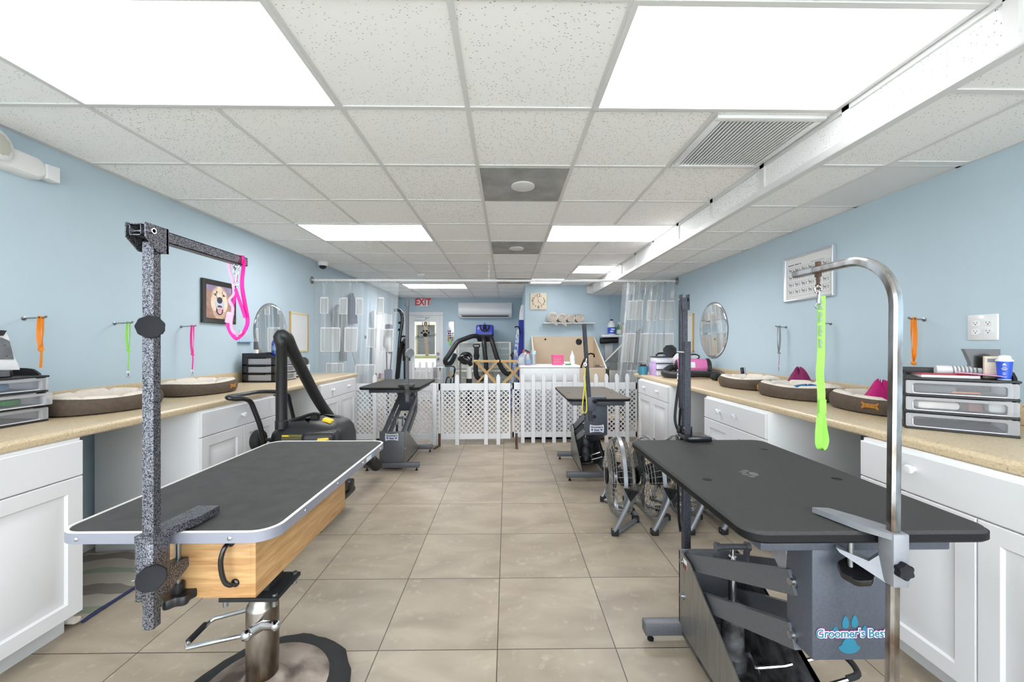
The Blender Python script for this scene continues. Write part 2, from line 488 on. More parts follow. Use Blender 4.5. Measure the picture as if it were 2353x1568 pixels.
def speckle(name, base, dark, light, scale, rough):
    m = bpy.data.materials.new(name); MATS[name] = m
    nt, b, out = nodes(m); N, L = nt.nodes.new, nt.links.new
    tc = N('ShaderNodeTexCoord')
    n = N('ShaderNodeTexNoise'); n.inputs['Scale'].default_value = scale; n.inputs['Detail'].default_value = 5; n.inputs['Roughness'].default_value = 0.75
    L(tc.outputs['Object'], n.inputs['Vector'])
    r = N('ShaderNodeValToRGB'); e = r.color_ramp.elements
    e[0].position, e[1].position = 0.34, 0.66
    e[0].color = (*rgb(dark), 1); e[1].color = (*rgb(light), 1)
    k = e.new(0.45); k.color = (*rgb(base), 1); k = e.new(0.56); k.color = (*rgb(base), 1)
    L(n.outputs['Fac'], r.inputs['Fac']); L(r.outputs['Color'], b.inputs['Base Color']); b.inputs['Roughness'].default_value = rough
speckle('counter_laminate', '#cdb997', '#94806a', '#dccdb4', 110, 0.3)

def hammered(name, dark, light, rough=0.3, metal=0.7, scale=190):
    m = bpy.data.materials.new(name); MATS[name] = m
    nt, b, out = nodes(m); N, L = nt.nodes.new, nt.links.new
    tc = N('ShaderNodeTexCoord')
    n = N('ShaderNodeTexNoise'); n.inputs['Scale'].default_value = scale; n.inputs['Detail'].default_value = 1.5; n.inputs['Distortion'].default_value = 1.2
    L(tc.outputs['Object'], n.inputs['Vector'])
    r = N('ShaderNodeValToRGB'); e = r.color_ramp.elements
    e[0].position, e[1].position = 0.46, 0.53
    e[0].color = (*rgb(dark), 1); e[1].color = (*rgb(light), 1)
    L(n.outputs['Fac'], r.inputs['Fac']); L(r.outputs['Color'], b.inputs['Base Color'])
    b.inputs['Roughness'].default_value = rough; b.inputs['Metallic'].default_value = metal
    bp = N('ShaderNodeBump'); bp.inputs['Strength'].default_value = 0.35; bp.inputs['Distance'].default_value = 0.002
    L(n.outputs['Fac'], bp.inputs['Height']); L(bp.outputs['Normal'], b.inputs['Normal'])
hammered('hammered', '#1d1e22', '#888890', 0.34, 0.65, 380)
hammered('hammered_fine', '#191a20', '#4a4c58', 0.5, 0.3, 420)

def wood(name, c1, c2, stretch, scale=5.0):
    m = bpy.data.materials.new(name); MATS[name] = m
    nt, b, out = nodes(m); N, L = nt.nodes.new, nt.links.new
    tc = N('ShaderNodeTexCoord'); mp = N('ShaderNodeMapping'); mp.inputs['Scale'].default_value = stretch
    L(tc.outputs['Object'], mp.inputs[0])
    n = N('ShaderNodeTexNoise'); n.inputs['Scale'].default_value = scale; n.inputs['Detail'].default_value = 6; n.inputs['Distortion'].default_value = 0.8
    L(mp.outputs[0], n.inputs['Vector'])
    r = N('ShaderNodeValToRGB'); e = r.color_ramp.elements; e[0].position, e[1].position = 0.3, 0.7
    e[0].color = (*rgb(c1), 1); e[1].color = (*rgb(c2), 1)
    L(n.outputs['Fac'], r.inputs['Fac']); L(r.outputs['Color'], b.inputs['Base Color']); b.inputs['Roughness'].default_value = 0.5
wood('apron_wood', '#a2764a', '#c49d6c', (1.5, 1.5, 14))
mat('knot', '#6b4526', 0.6)

def stripes():
    """terry mat with wavy grey, green and cream bands."""
    m = bpy.data.materials.new('striped_terry'); MATS['striped_terry'] = m
    nt, b, out = nodes(m); N, L = nt.nodes.new, nt.links.new
    tc = N('ShaderNodeTexCoord'); sep = N('ShaderNodeSeparateXYZ')
    nz = N('ShaderNodeTexNoise'); nz.inputs['Scale'].default_value = 3; L(tc.outputs['Object'], nz.inputs['Vector'])
    L(tc.outputs['Object'], sep.inputs[0])
    ma = N('ShaderNodeMath'); ma.operation = 'MULTIPLY_ADD'; L(nz.outputs['Fac'], ma.inputs[0]); ma.inputs[1].default_value = 0.14; L(sep.outputs['Y'], ma.inputs[2])
    sc = N('ShaderNodeMath'); sc.operation = 'MULTIPLY'; L(ma.outputs[0], sc.inputs[0]); sc.inputs[1].default_value = 3.1
    fr = N('ShaderNodeMath'); fr.operation = 'FRACT'; L(sc.outputs[0], fr.inputs[0])
    r = N('ShaderNodeValToRGB'); r.color_ramp.interpolation = 'CONSTANT'; e = r.color_ramp.elements
    e[0].position = 0.0; e[0].color = (*rgb('#a8a098'), 1); e[1].position = 0.2; e[1].color = (*rgb('#dcd6cb'), 1)
    for p, c in ((0.5, '#b9c4ae'), (0.68, '#dcd6cb')):
        k = e.new(p); k.color = (*rgb(c), 1)
    L(fr.outputs[0], r.inputs['Fac']); L(r.outputs['Color'], b.inputs['Base Color']); b.inputs['Roughness'].default_value = 0.95
    n2 = N('ShaderNodeTexNoise'); n2.inputs['Scale'].default_value = 200; L(tc.outputs['Object'], n2.inputs['Vector'])
    bp = N('ShaderNodeBump'); bp.inputs['Strength'].default_value = 0.4; bp.inputs['Distance'].default_value = 0.004
    L(n2.outputs['Fac'], bp.inputs['Height']); L(bp.outputs['Normal'], b.inputs['Normal'])
stripes()
def vent_dust():
    """perforated grey return panel with uneven dust."""
    m = bpy.data.materials.new('vent_perforated'); MATS['vent_perforated'] = m
    nt, b, out = nodes(m); N, L = nt.nodes.new, nt.links.new
    tc = N('ShaderNodeTexCoord')
    vo = N('ShaderNodeTexVoronoi'); vo.inputs['Scale'].default_value = 105; vo.inputs['Randomness'].default_value = 0; L(tc.outputs['Object'], vo.inputs['Vector'])
    lt = N('ShaderNodeMath'); lt.operation = 'LESS_THAN'; lt.inputs[1].default_value = 0.34; L(vo.outputs['Distance'], lt.inputs[0])
    n = N('ShaderNodeTexNoise'); n.inputs['Scale'].default_value = 5; n.inputs['Detail'].default_value = 5; L(tc.outputs['Object'], n.inputs['Vector'])
    r = N('ShaderNodeValToRGB'); e = r.color_ramp.elements; e[0].position, e[1].position = 0.35, 0.7
    e[0].color = (*rgb('#9a9a97'), 1); e[1].color = (*rgb('#c4c4c2'), 1); L(n.outputs['Fac'], r.inputs['Fac'])
    mx = N('ShaderNodeMix'); mx.data_type = 'RGBA'; L(lt.outputs[0], mx.inputs['Factor']); L(r.outputs['Color'], mx.inputs['A'])
    mx.inputs['B'].default_value = (*rgb('#77777a'), 1)
    L(mx.outputs['Result'], b.inputs['Base Color']); b.inputs['Roughness'].default_value = 0.7
vent_dust()
# ================================================================ THE ROOM
XL, XR, ZC, ZS, XS = -2.66, 2.41, 2.455, 2.255, 1.63      # walls, ceiling, soffit underside, soffit face
YB, YN, YC, XC = 9.77, -1.1, 7.6, 0.355                    # end wall, wall behind the camera, clock wall, its outer corner
G0, GT = 1.897, 0.6125
b = MB(); b.box((XL - .15, YN - .15, -.1), (XR + .15, YB + .2, 0)); struct('floor', b, 'floor_tile')
b = MB(); b.box((XL - .12, YN, 0), (XL, YB + .12, 2.7)); struct('wall_left', b, 'wall_blue')
b = MB(); b.box((XR, YN, 0), (XR + .12, YC + .12, 2.7)); struct('wall_right', b, 'wall_blue')
b = MB(); b.box((XC, YC, 0), (XR, YC + .12, 2.7), .004); b.box((XC, YC + .12, 0), (XC + .12, YB, 2.7)); struct('wall_clock', b, 'wall_blue')
# end wall with the street-door opening
DX0, DX1, DZ = -2.50, -1.66, 2.03
b = MB(); b.box((XL, YB, 0), (DX0, YB + .12, 2.7)); b.box((DX1, YB, 0), (XC + .12, YB + .12, 2.7)); b.box((DX0, YB, DZ), (DX1, YB + .12, 2.7)); struct('wall_back', b, 'wall_blue')
# wall behind the camera: unseen shop window, made full-width and close to add light
b = MB()
b.box((XL, YN - .12, 0), (XR, YN, .14)); b.box((XL, YN - .12, 2.40), (XR, YN, 2.7))
for x in (XL, XR - .08): b.box((x, YN - .12, .14), (x + .08, YN, 2.40))
struct('wall_front', b, 'wall_blue')
b = MB()
for x in (XL + .08, -1.35, -.12, 1.10, XR - .13): b.box((x, YN - .1, .14), (x + .05, YN - .03, 2.40))
for z in (.14, 2.35): b.box((XL + .08, YN - .1, z), (XR - .08, YN - .03, z + .05))
struct('window_1', b, 'silver_frame')
b = MB(); b.box((XL + .08, YN - .07, .18), (XR - .08, YN - .062, 2.36)); struct('window_1_glass', b, 'window_glass')
b = MB(); b.box((XL - .12, YN - .12, ZC), (XS + .02, YB + .12, 2.7)); struct('ceiling', b, 'ceiling_tile')
b = MB(); b.box((XS, YN, ZS), (XR, YC, 2.7)); struct('ceiling_soffit', b, 'soffit_tile')
# suspended grid
b = MB()
z0, z1 = ZC - .006, ZC + .002
for k in range(-4, 4):
    x = -.19 + .61 * k
    if x < XS - .02: b.box((x - .012, YN, z0), (x + .012, YB if x < XC else YC, z1))
k = -6
while G0 + GT * k < YB:
    y = G0 + GT * k
    if y > YN: b.box((XL, y - .012, z0 + .001), (XS if y < YC else XC, y + .012, z1))
    k += 1
b.box((XL, YN, z0), (XL + .02, YB, z1)); b.box((XL, YB - .02, z0), (XC, YB, z1)); b.box((XC, YC - .02, z0), (XS, YC, z1))
b.box((XL + 1.85, G0 + GT * 6 - .0, z0), (XL + 1.86, G0 + GT * 6 + .01, z1))
struct('trim_1', b, 'grid_white')
b = MB()
b.box((XS - .012, YN, ZC - .03), (XS + .001, YC, ZC)); b.box((XS - .014, YN, ZS - .004), (XS + .001, YC, ZS + .035)); b.box((XS - .014, YN, ZS - .006), (XS + .03, YC, ZS))
k = -6
while G0 - .05 + GT * k < YC:
    y = G0 - .05 + GT * k
    if y > YN:
        b.box((XS - .012, y - .02, ZS), (XS + .001, y + .02, ZC))
        b.box((XS, y + .2 - .012, ZS - .005), (XR, y + .2 + .012, ZS + .001))
    k += 1
b.box((2.0 - .012, YN, ZS - .006), (2.0 + .012, YC, ZS + .001)); b.box((XR - .02, YN, ZS - .005), (XR, YC, ZS + .001))
b.box((XS - .09, YC - .12, ZS + .02), (XS, YC, ZS + .16))
struct('trim_2', b, 'grid_white')
b = MB(); b.box((2.016, 1.99, ZS - .004), (XR - .02, 2.63, ZS + .001)); struct('trim_3', b, 'white_paint')
# skirting seen in the knee space, and the bare door-edge at the far right of the view
b = MB(); b.box((XL, YN, 0), (XL + .015, YB, .09), .003); struct('baseboard_left', b, 'grey_white')
b = MB(); b.box((XR - .015, YN, 0), (XR, YC, .09), .003); struct('baseboard_right', b, 'grey_white')
b = MB(); b.tube([(2.0, YC - .012, ZS), (2.0, YC - .012, .9)], .010, 8); struct('trim_5', b, 'wall_blue')

# ---------------------------------------------------------------- street door
b = MB()
for x0, x1 in ((DX0 - .07, DX0 + .02), (DX1 - .02, DX1 + .07)): b.box((x0, YB - .03, 0), (x1, YB + .1, DZ - .021), .003)
b.box((DX0 - .07, YB - .03, DZ - .02), (DX1 + .07, YB + .1, DZ + .07), .004)
struct('door_1_frame', b, 'white_paint')
gx0, gx1, gz0, gz1 = -2.31, -1.775, .62, 1.855
b = MB()
b.box((DX0 + .02, YB, 0.01), (gx0, YB + .045, DZ - .02)); b.box((gx1, YB, .01), (DX1 - .02, YB + .045, DZ - .02))
b.box((gx0, YB, .01), (gx1, YB + .045, gz0)); b.box((gx0, YB, gz1), (gx1, YB + .045, DZ - .02))
dr = struct('door_1', b, 'white_gloss')
b = MB(); b.box((gx0, YB + .018, gz0), (gx1, YB + .026, gz1)); obj('glass_pane', b, 'door_glass', dr)
b = MB(); b.cyl((gx1 + .055, YB, 1.06), (gx1 + .055, YB - .03, 1.06), .032); b.cyl((gx1 + .055, YB, .93), (gx1 + .055, YB - .05, .93), .028); b.ball((gx1 + .055, YB - .06, .93), .03); obj('door_knob', b, 'steel', dr)
b = MB(); b.box((-2.28, YB - .06, 1.90), (-2.03, YB - .002, 1.955), .008); b.bar([(-2.03, YB - .05, 1.93), (-1.9, YB - .13, 1.965), (-2.2, YB - .05, 1.99)], .02, .012); obj('door_closer', b, 'white_gloss', dr)
text('lettering', '101', (-2.03, YB + .015, 1.79), .16, 'edge_black', dr, (pi / 2, 0, pi))
text('lettering', 'Scruffy', (-1.90, YB + .015, 1.515), .095, 'edge_black', dr, (pi / 2, radians(8), pi))
text('lettering', 'Fluffy', (-2.19, YB + .015, 1.475), .095, 'edge_black', dr, (pi / 2, radians(-6), pi))
b = MB()
b.lathe([(0, 0), (.055, 0), (.055, .002), (0, .002)], (-2.045, YB + .015, 1.53), 20, 1.0, 1.0, (0, -1, 0))
for a in (-62, -22, 22, 62):
    c = V((-2.045 + .098 * sin(radians(a)), YB + .015, 1.535 + .098 * cos(radians(a))))
    b.lathe([(0, 0), (.026, 0), (.026, .002), (0, .002)], c, 14, 1, 1.0, (0, -1, 0))
obj('paw_mark', b, 'edge_black', dr)
b = MB()
for i, (x, z, w) in enumerate(((-2.12, 1.415, .30), (-2.05, 1.365, .36), (-2.05, 1.315, .26))):
    n = int(w / .02)
    for k in range(n):
        if k % 5 != 4: b.box((x - w / 2 + k * .02, YB + .013, z - .008), (x - w / 2 + k * .02 + .013, YB + .016, z + .008))
obj('small_print', b, 'ink_soft', dr)
# ---------------------------------------------------------------- what the door glass shows of the street
b = MB(); b.box((-40, YB + .25, -.25), (25, 80, -.12)); struct('ground_outside', b, 'asphalt_pale')
b = MB(); b.box((-40, -14, -.25), (25, YN - .25, -.12)); struct('ground_outside_front', b, 'asphalt_pale')  # unseen pale ground behind the camera, laid to bounce daylight onto the ceiling
b = MB(); b.box((-17.5, 38, -.12), (-5, 44, -.02)); struct('lawn_strip', b, 'lawn')
b = MB(); b.box((-30, 52, 0 - .12), (-12.1, 56, 9)); b.box((-9.4, 51, -.12), (6, 56, 9)); b.box((-12.1, 52, 3.8), (-9.4, 56, 9)); b.box((-30, 49.6, 1.9), (-12.1, 52, 2.15)); struct('exterior_wall', b, 'stucco')
b = MB(); b.box((-12.1, 53, -.12), (-9.4, 53.2, 3.8)); b.box((-11.6, 52.95, 1.5), (-10.6, 53, 1.6)); struct('exterior_door', b, 'shutter_grey')
t = thing('palm_trunk', 'slim pale tree trunk standing across the street, seen through the glass of the door', 'tree trunk', (-8.7, 42, -.12))
b = MB(); b.tube(smooth([(-8.55, 42, -.12), (-8.7, 42, 2), (-8.75, 42, 4.5), (-8.9, 42, 7)], 5), .19, 10); obj('bark', b, 'bark', t)

# ---------------------------------------------------------------- ceiling lights, vents, soffit-side grille
def light(x0, y0, x1, y1, label, m='panel_light'):
    t = thing('ceiling_light', label, 'ceiling light', ((x0 + x1) / 2, (y0 + y1) / 2, ZC), 'recessed ceiling light panels')
    b = MB(); zz = ZC - .010
    x1 = min(x1, XS - .016)
    for a, c in (((x0, y0), (x1, y0 + .022)), ((x0, y1 - .022), (x1, y1)), ((x0, y0 + .022), (x0 + .022, y1 - .022)), ((x1 - .022, y0 + .022), (x1, y1 - .022))): b.box((*a, zz), (*c, ZC - .001))
    obj('frame', b, 'grid_white', t)
    b = MB(); b.box((x0 + .02, y0 + .02, ZC - .008), (x1 - .02, y1 - .02, ZC - .002)); obj('diffuser', b, m, t)
Y1 = [G0 + GT * k for k in range(-3, 12)]
g = lambda k: -.19 + .61 * k
light(g(-3), Y1[2], g(-1), Y1[3], 'large white light panel overhead on the emergency-light side of the ceiling')
light(g(1), Y1[2], g(3), Y1[3], 'large white light panel overhead beside the slatted air grille')
light(g(-3), Y1[6], g(-1), Y1[7], 'long light panel over the pink-leash side, level with the matching one by the soffit', 'panel_light_bright')
light(g(1), Y1[6], g(3), Y1[7], 'long light panel touching the soffit, just past the slatted grille', 'panel_light_bright')
light(g(2), Y1[9] + .1, g(3), Y1[10] + .1, 'small square light panel against the soffit, before the curtain rod', 'panel_light_daylight')
light(g(1), Y1[11] + .02, g(2), Y1[12] - .05, 'thin-looking light panel in front of the clock wall', 'panel_light')
light(g(-3), Y1[12] + .05, g(-1), Y1[13] + .05, 'light panel past the curtain rod, in front of the exit sign', 'panel_light_daylight')
light(g(-3), Y1[0] - .3, g(-1), Y1[1] - .3, 'light panel behind the camera, on the emergency-light side')
light(g(1), Y1[0] - .3, g(3), Y1[1] - .3, 'light panel behind the camera, on the soffit side')
def round_vent(x0, y0, label):
    t = thing('ceiling_vent', label, 'vent', (x0 + .305, y0 + .306, ZC), 'perforated ceiling vents')
    b = MB(); b.box((x0 + .014, y0 + .014, ZC - .009), (x0 + .596, y0 + .598, ZC - .002)); obj('perforated_plate', b, 'vent_perforated', t)
    b = MB(); b.lathe([(0, -.012), (.075, -.012), (.085, -.009), (.085, 0), (0, 0)], (x0 + .305, y0 + .30, ZC - .009), 28); obj('round_cap', b, 'grid_white', t)
round_vent(g(0), Y1[4], 'dusty perforated ceiling vent with round cap, the nearer and larger-looking one')
round_vent(g(0), Y1[7], 'dusty perforated ceiling vent with round cap, between the two long light panels')
round_vent(g(0), Y1[11], 'perforated ceiling vent farthest back, just above the curtain rod')
t = thing('air_grille', 'large white slatted return-air grille in the ceiling beside the soffit', 'grille', (1.33, 2.2, ZC))
gx, gX, gy, gY = 1.05, 1.60, 1.93, 2.49
b = MB()
for a, c in (((gx, gy), (gX, gy + .035)), ((gx, gY - .035), (gX, gY)), ((gx, gy + .035), (gx + .035, gY - .035)), ((gX - .035, gy + .035), (gX, gY - .035))): b.box((*a, ZC - .020), (*c, ZC - .001), .003)
obj('frame', b, 'white_gloss', t)
b = MB(); b.box((gx + .02, gy + .02, ZC - .002), (gX - .02, gY - .02, ZC)); obj('backing', b, 'ink', t)  # dark sheet standing in for the shade between the slats
b = MB()
n = 23
for k in range(n):
    x = gx + .04 + (gX - gx - .08) * (k + .5) / n
    b.box((x - .0065, gy + .036, ZC - .0145), (x + .0065, gY - .036, ZC - .0105), rot=Matrix.Rotation(radians(-8), 3, 'Y'))
obj('slat_set', b, 'white_gloss', t)
t = thing('smoke_detector', 'small round white smoke detector on the ceiling near the curtain', 'smoke detector', (-1.42, 6.45, ZC))
b = MB(); b.lathe([(0, -.04), (.045, -.04), (.065, -.02), (.07, 0)], (-1.42, 6.45, ZC)); obj('cover', b, 'white_plastic', t)
cp = PZ(742, 604, ZC - .01)
t = thing('security_camera', 'white dome security camera with dark eye on the ceiling above the curtain rod end', 'security camera', (cp.x, cp.y, ZC))
b = MB(); b.lathe([(0, 0), (.065, 0), (.068, -.035), (.06, -.055), (0, -.055)], (cp.x, cp.y, ZC - .001)); obj('housing', b, 'white_plastic', t)
b = MB(); b.lathe([(.052, -.05), (.047, -.075), (.03, -.095), (0, -.103)], (cp.x, cp.y, ZC)); obj('dome', b, 'black_gloss', t)

# ---------------------------------------------------------------- worktops and base cabinets
CT = 0.93
def worktop(name, s, xf, xw, y0, y1, label):
    """s = +1 for the counter on the right wall, -1 on the left."""
    t = thing(name, label, 'worktop', ((xf + xw) / 2, (y0 + y1) / 2, CT - .04))
    r = .02
    prof = [(xw, CT), (xw, CT - .035), (xf + s * .03, CT - .035), (xf + s * .012, CT - .045), (xf + s * .003, CT - .037)]
    prof += [(xf + s * r * (1 - cos(radians(a))), CT - r + r * sin(radians(a))) for a in (0, 20, 45, 70, 90)]
    b = MB(); b.prism([(x, y0, z) for x, z in prof], (0, y1 - y0, 0)); obj('top', b, 'counter_laminate', t)
    b = MB(); b.box((xw - s * .02, y0, CT), (xw, y1 - .02, CT + .10), .006); obj('backsplash', b, 'counter_laminate', t)
worktop('worktop', -1, -1.93, XL + .003, .4, 5.09, 'long beige speckled worktop under the dog portrait and pink leash')
worktop('worktop', 1, 1.634, XR - .003, .4, 5.01, 'long beige speckled worktop under the framed chart and lime leash')

def shaker(b, s, x, ya, yb, za, zb, th=.019, inset=True):
    """door or drawer front lying in plane x, facing -s*x; raised centre panel when inset."""
    d = -s
    def L(m, dz): return [(x + d * dz, ya + m, za + m), (x + d * dz, yb - m, za + m), (x + d * dz, yb - m, zb - m), (x + d * dz, ya + m, zb - m)]
    loops = [L(0, 0), L(0, th - .003), L(.003, th)]
    if inset: loops += [L(.062, th), L(.070, th - .009), L(.092, th - .009), L(.115, th - .001)]
    b.rings(loops)
def knob(nm, p, s, m, parent):
    b = MB(); b.lathe([(0, 0), (.009, 0), (.008, .012), (.017, .018), (.019, .026), (.014, .032), (0, .034)], p, 16, 1, 1, (-s, 0, 0)); return obj(nm, b, m, parent)
def cabinet(s, xf, xb, y0, y1, label, knobs, split=None, bare=False):
    """xf: plane of the carcass front."""
    t = thing('base_cabinet', label, 'cabinet', ((xf + xb) / 2, (y0 + y1) / 2, 0), 'white base cabinets under the worktops')
    b = MB(); b.box((xf, y0, .10), (xb, y1, CT - .046), .001); obj('carcass', b, 'panel_grey', t)
    b = MB(); b.box((xf + s * .065, y0 + .005, 0), (xb, y1 - .005, .10)); obj('toe_kick', b, 'grey_white', t)
    zt, zm = CT - .058, .715
    b = MB(); shaker(b, s, xf, y0 + .003, y1 - .003, zm + .002, zt, inset=False)
    dw = obj('drawer', b, 'white_paint', t)
    for ky, kz, km in knobs: knob('knob', (xf - s * .019, ky, kz), s, km, dw)
    mid = split or (y0 + y1) / 2
    for ya, yb in ((y0 + .003, mid - .002), (mid + .002, y1 - .003)):
        b = MB(); shaker(b, s, xf, ya, yb, .102, zm - .003); obj('door', b, 'white_paint', t)
    return t
LF, RF = -1.942, 1.622
cabinet(-1, LF, -2.585, .93, 1.80, 'white base cabinet nearest the camera under the drawer unit holding the clipper', [])
cabinet(-1, LF, -2.585, 2.48, 3.27, 'white base cabinet behind the grooming table with pink leash, beside the shop vacuum', [(2.86, .795, 'white_gloss')])
cabinet(-1, LF, -2.585, 4.06, 4.99, 'white base cabinet at the fence end, beside the shop vacuum hose', [(4.32, .80, 'white_gloss'), (4.74, .80, 'white_gloss')])
cabinet(1, RF, 2.20, .86, 1.755, 'white base cabinet nearest the camera, behind the chrome grooming arm', [(1.516, .815, 'white_gloss')], 1.313)
cabinet(1, RF, 2.20, 2.40, 3.156, 'white base cabinet under the dog beds with one white and one glass knob', [(2.92, .80, 'white_gloss'), (2.71, .80, 'bin_vinyl')])
cabinet(1, RF, 2.20, 3.88, 4.75, 'white base cabinet at the fence end, under the pink dryer', [(4.52, .80, 'white_gloss'), (4.12, .80, 'white_gloss')])
# ================================================================ GROOMING TABLES
def slab(b, x0, y0, x1, y1, z0, z1, r, bev=.004):
    pts = rrect(x0, y0, x1, y1, r, 8); pin = rrect(x0 + bev, y0 + bev, x1 - bev, y1 - bev, r - bev, 8)
    b.rings([[(x, y, z0) for x, y in pin], [(x, y, z0 + bev) for x, y in pts], [(x, y, z1 - bev) for x, y in pts], [(x, y, z1) for x, y in pin]])
def star_knob(b, c, ax, r, th, lobes=7, depth=.10, ell=1.0, up=None):
    """lobed hand knob: disc of radius r and thickness th along ax."""
    b.lathe([(0, 0), (r * .96, 0), (r, th * .2), (r, th * .8), (r * .94, th), (r * .8, th * .96), (0, th * .9)], c, 90, 1.0, 1.0, ax,
            f=lambda t, rr, h: (rr * (1 - (depth * (0.5 + 0.5 * cos(lobes * t)) if rr > r * .7 else 0)), h))

# ---- the table with a wooden apron on a barber-chair base
TX0, TX1, TY0, TY1, TZ = -1.25, -.645, 1.08, 2.10, .79
t = thing('grooming_table', 'grooming table with white-rimmed dark top, plywood apron and round pedestal base', 'grooming table', (-.90, 1.45, 0))
b = MB(); slab(b, TX0 + .006, TY0 + .006, TX1 - .006, TY1 - .006, TZ - .026, TZ, .062); obj('tabletop', b, 'table_worn', t)
b = MB()
pts = rrect(TX0, TY0, TX1, TY1, .068, 8); pin = rrect(TX0 + .007, TY0 + .007, TX1 - .007, TY1 - .007, .061, 8)
n = len(pts)
o1 = [[b.bm.verts.new((x, y, z)) for x, y in q] for q, z in ((pin, TZ - .028), (pts, TZ - .028), (pts, TZ + .001), (pin, TZ + .0025))]
for A, B in zip(o1, o1[1:]):
    for j in range(n): b.face([A[j], A[(j + 1) % n], B[(j + 1) % n], B[j]])
rim = obj('edge_band', b, 'rim_grey', t)
b = MB()
o1 = [[b.bm.verts.new((x, y, z)) for x, y in q] for q, z in ((pts, TZ + .0012), (rrect(TX0 + .009, TY0 + .009, TX1 - .009, TY1 - .009, .059, 8), TZ + .003), (rrect(TX0 + .010, TY0 + .010, TX1 - .010, TY1 - .010, .058, 8), TZ))]
for A, B in zip(o1, o1[1:]):
    for j in range(n): b.face([A[j], A[(j + 1) % n], B[(j + 1) % n], B[j]])
obj('top_bead', b, 'rim_white', t)
for p, ax in [((TX0 + .075, TY0, TZ - .014), (0, -1, 0)), ((TX1 - .115, TY0, TZ - .014), (0, -1, 0))] + [((TX1, TY0 + y, TZ - .014), (1, 0, 0)) for y in (.18, .42, .68, .92)]:
    b = MB(); b.lathe([(.0065, 0), (.006, .002), (.003, .004), (0, .0045)], p, 12, 1, 1, ax); obj('screw', b, 'chrome', rim)
b = MB(); b.box((TX1 - .001, 1.80, TZ - .024), (TX1 + .0012, 1.86, TZ - .006)); obj('sticker', b, 'paper', rim)
b = MB(); b.box((TX1 - .001, 1.86, TZ - .024), (TX1 + .0013, 1.885, TZ - .004)); obj('sticker', b, 'dim_blue', rim)
b = MB()
ax0, ax1, ay0, ay1, az0, az1 = -1.02, -.715, 1.12, 1.735, .586, TZ - .027
b.box((ax0, ay0, az0), (ax1 - .016, ay0 + .018, az1), .002); b.box((ax1 - .018, ay0, az0), (ax1, ay1, az1), .002)
b.box((ax0, ay0 + .018, az0), (ax0 + .018, ay1, az1), .002); b.box((ax0, ay1 - .018, az0), (ax1 - .018, ay1, az1), .002)
ap = obj('wooden_apron', b, 'apron_wood', t)
b = MB(); b.lathe([(0, 0), (.007, 0), (.005, .0012), (0, .0014)], (-.93, ay0, .70), 12, 1, 1.2, (0, -1, 0)); obj('knot', b, 'knot', ap)
b = MB(); b.tube(smooth([(-.785, ay0 + .003, .745), (-.79, ay0 - .018, .738), (-.795, ay0 - .026, .70), (-.787, ay0 - .024, .65), (-.775, ay0 - .015, .632), (-.772, ay0 + .003, .63)], 6), .0065, 10); b.ball((-.772, ay0 - .002, .63), .012, 1, .5, 1); b.ball((-.785, ay0 - .002, .745), .012, 1, .5, 1); obj('pull_handle', b, 'black_gloss', t)
b = MB(); b.box((-1.0, 1.365, .412), (-.80, 1.525, .426), .002); b.cyl((-.90, 1.45, .38), (-.90, 1.45, .412), .03); b.box((-.955, 1.40, .426), (-.845, 1.49, .585), .006); obj('mounting_plate', b, 'black_rubber', t)
b = MB()
for x, y in ((-.815, 1.38), (-.815, 1.51), (-.985, 1.38)): b.cyl((x, y, .39), (x, y, .434), .009, n=8)
obj('plate_bolts', b, 'steel', t)
b = MB(); b.lathe([(.052, .04), (.053, .06), (.053, .345), (.050, .356), (.044, .362), (.040, .385), (0, .385)], (-.90, 1.45, 0), 32); obj('column', b, 'worn_chrome', t)
b = MB(); b.lathe([(.30, 0), (.30, .012), (.285, .028), (.24, .036), (.20, .040)], (-.90, 1.45, 0), 48, f=lambda a, r, h: (r + .004 * sin(9 * a) + .003 * sin(17 * a + 1), h)); obj('rubber_skirt', b, 'black_rubber', t)
mat('base_rust', '#54473f', 0.45, 0.5, col2='#a79a8e', vscale=7)
b = MB(); b.lathe([(.225, .036), (.215, .045), (.15, .062), (.08, .075), (.056, .10), (.053, .10)], (-.90, 1.45, 0), 48); obj('base_disc', b, 'base_rust', t)
fp = MB(); fp.tube([(-.80, 1.36, .335), (-.855, 1.385, .32), (-.89, 1.385, .30)], .016, 12); fp.ball((-.80, 1.36, .335), .017); fp.ball((-.915, 1.385, .285), .02)
fp.tube([(-.95, 1.46, .325), (-1.02, 1.465, .305), (-1.085, 1.468, .287), (-1.10, 1.457, .281), (-1.106, 1.40, .277), (-1.103, 1.358, .272), (-1.09, 1.345, .272), (-1.0, 1.365, .28), (-.89, 1.385, .29)], .0075, 10)
fp = obj('pump_pedal', fp, 'chrome', t)
b = MB(); b.tube([(-1.105, 1.445, .280), (-1.106, 1.37, .2745)], .0105, 10); obj('grip', b, 'black_rubber', fp)

def square_tube(b, path, s, r=.004):
    h = s / 2
    b.sweep(path, [(h - r, -h), (h, -h + r), (h, h - r), (h - r, h), (-h + r, h), (-h, h - r), (-h, -h + r), (-h + r, -h)], (1, 0, 0) if abs((V(path[1]) - V(path[0])).normalized().x) < .9 else (0, 1, 0))

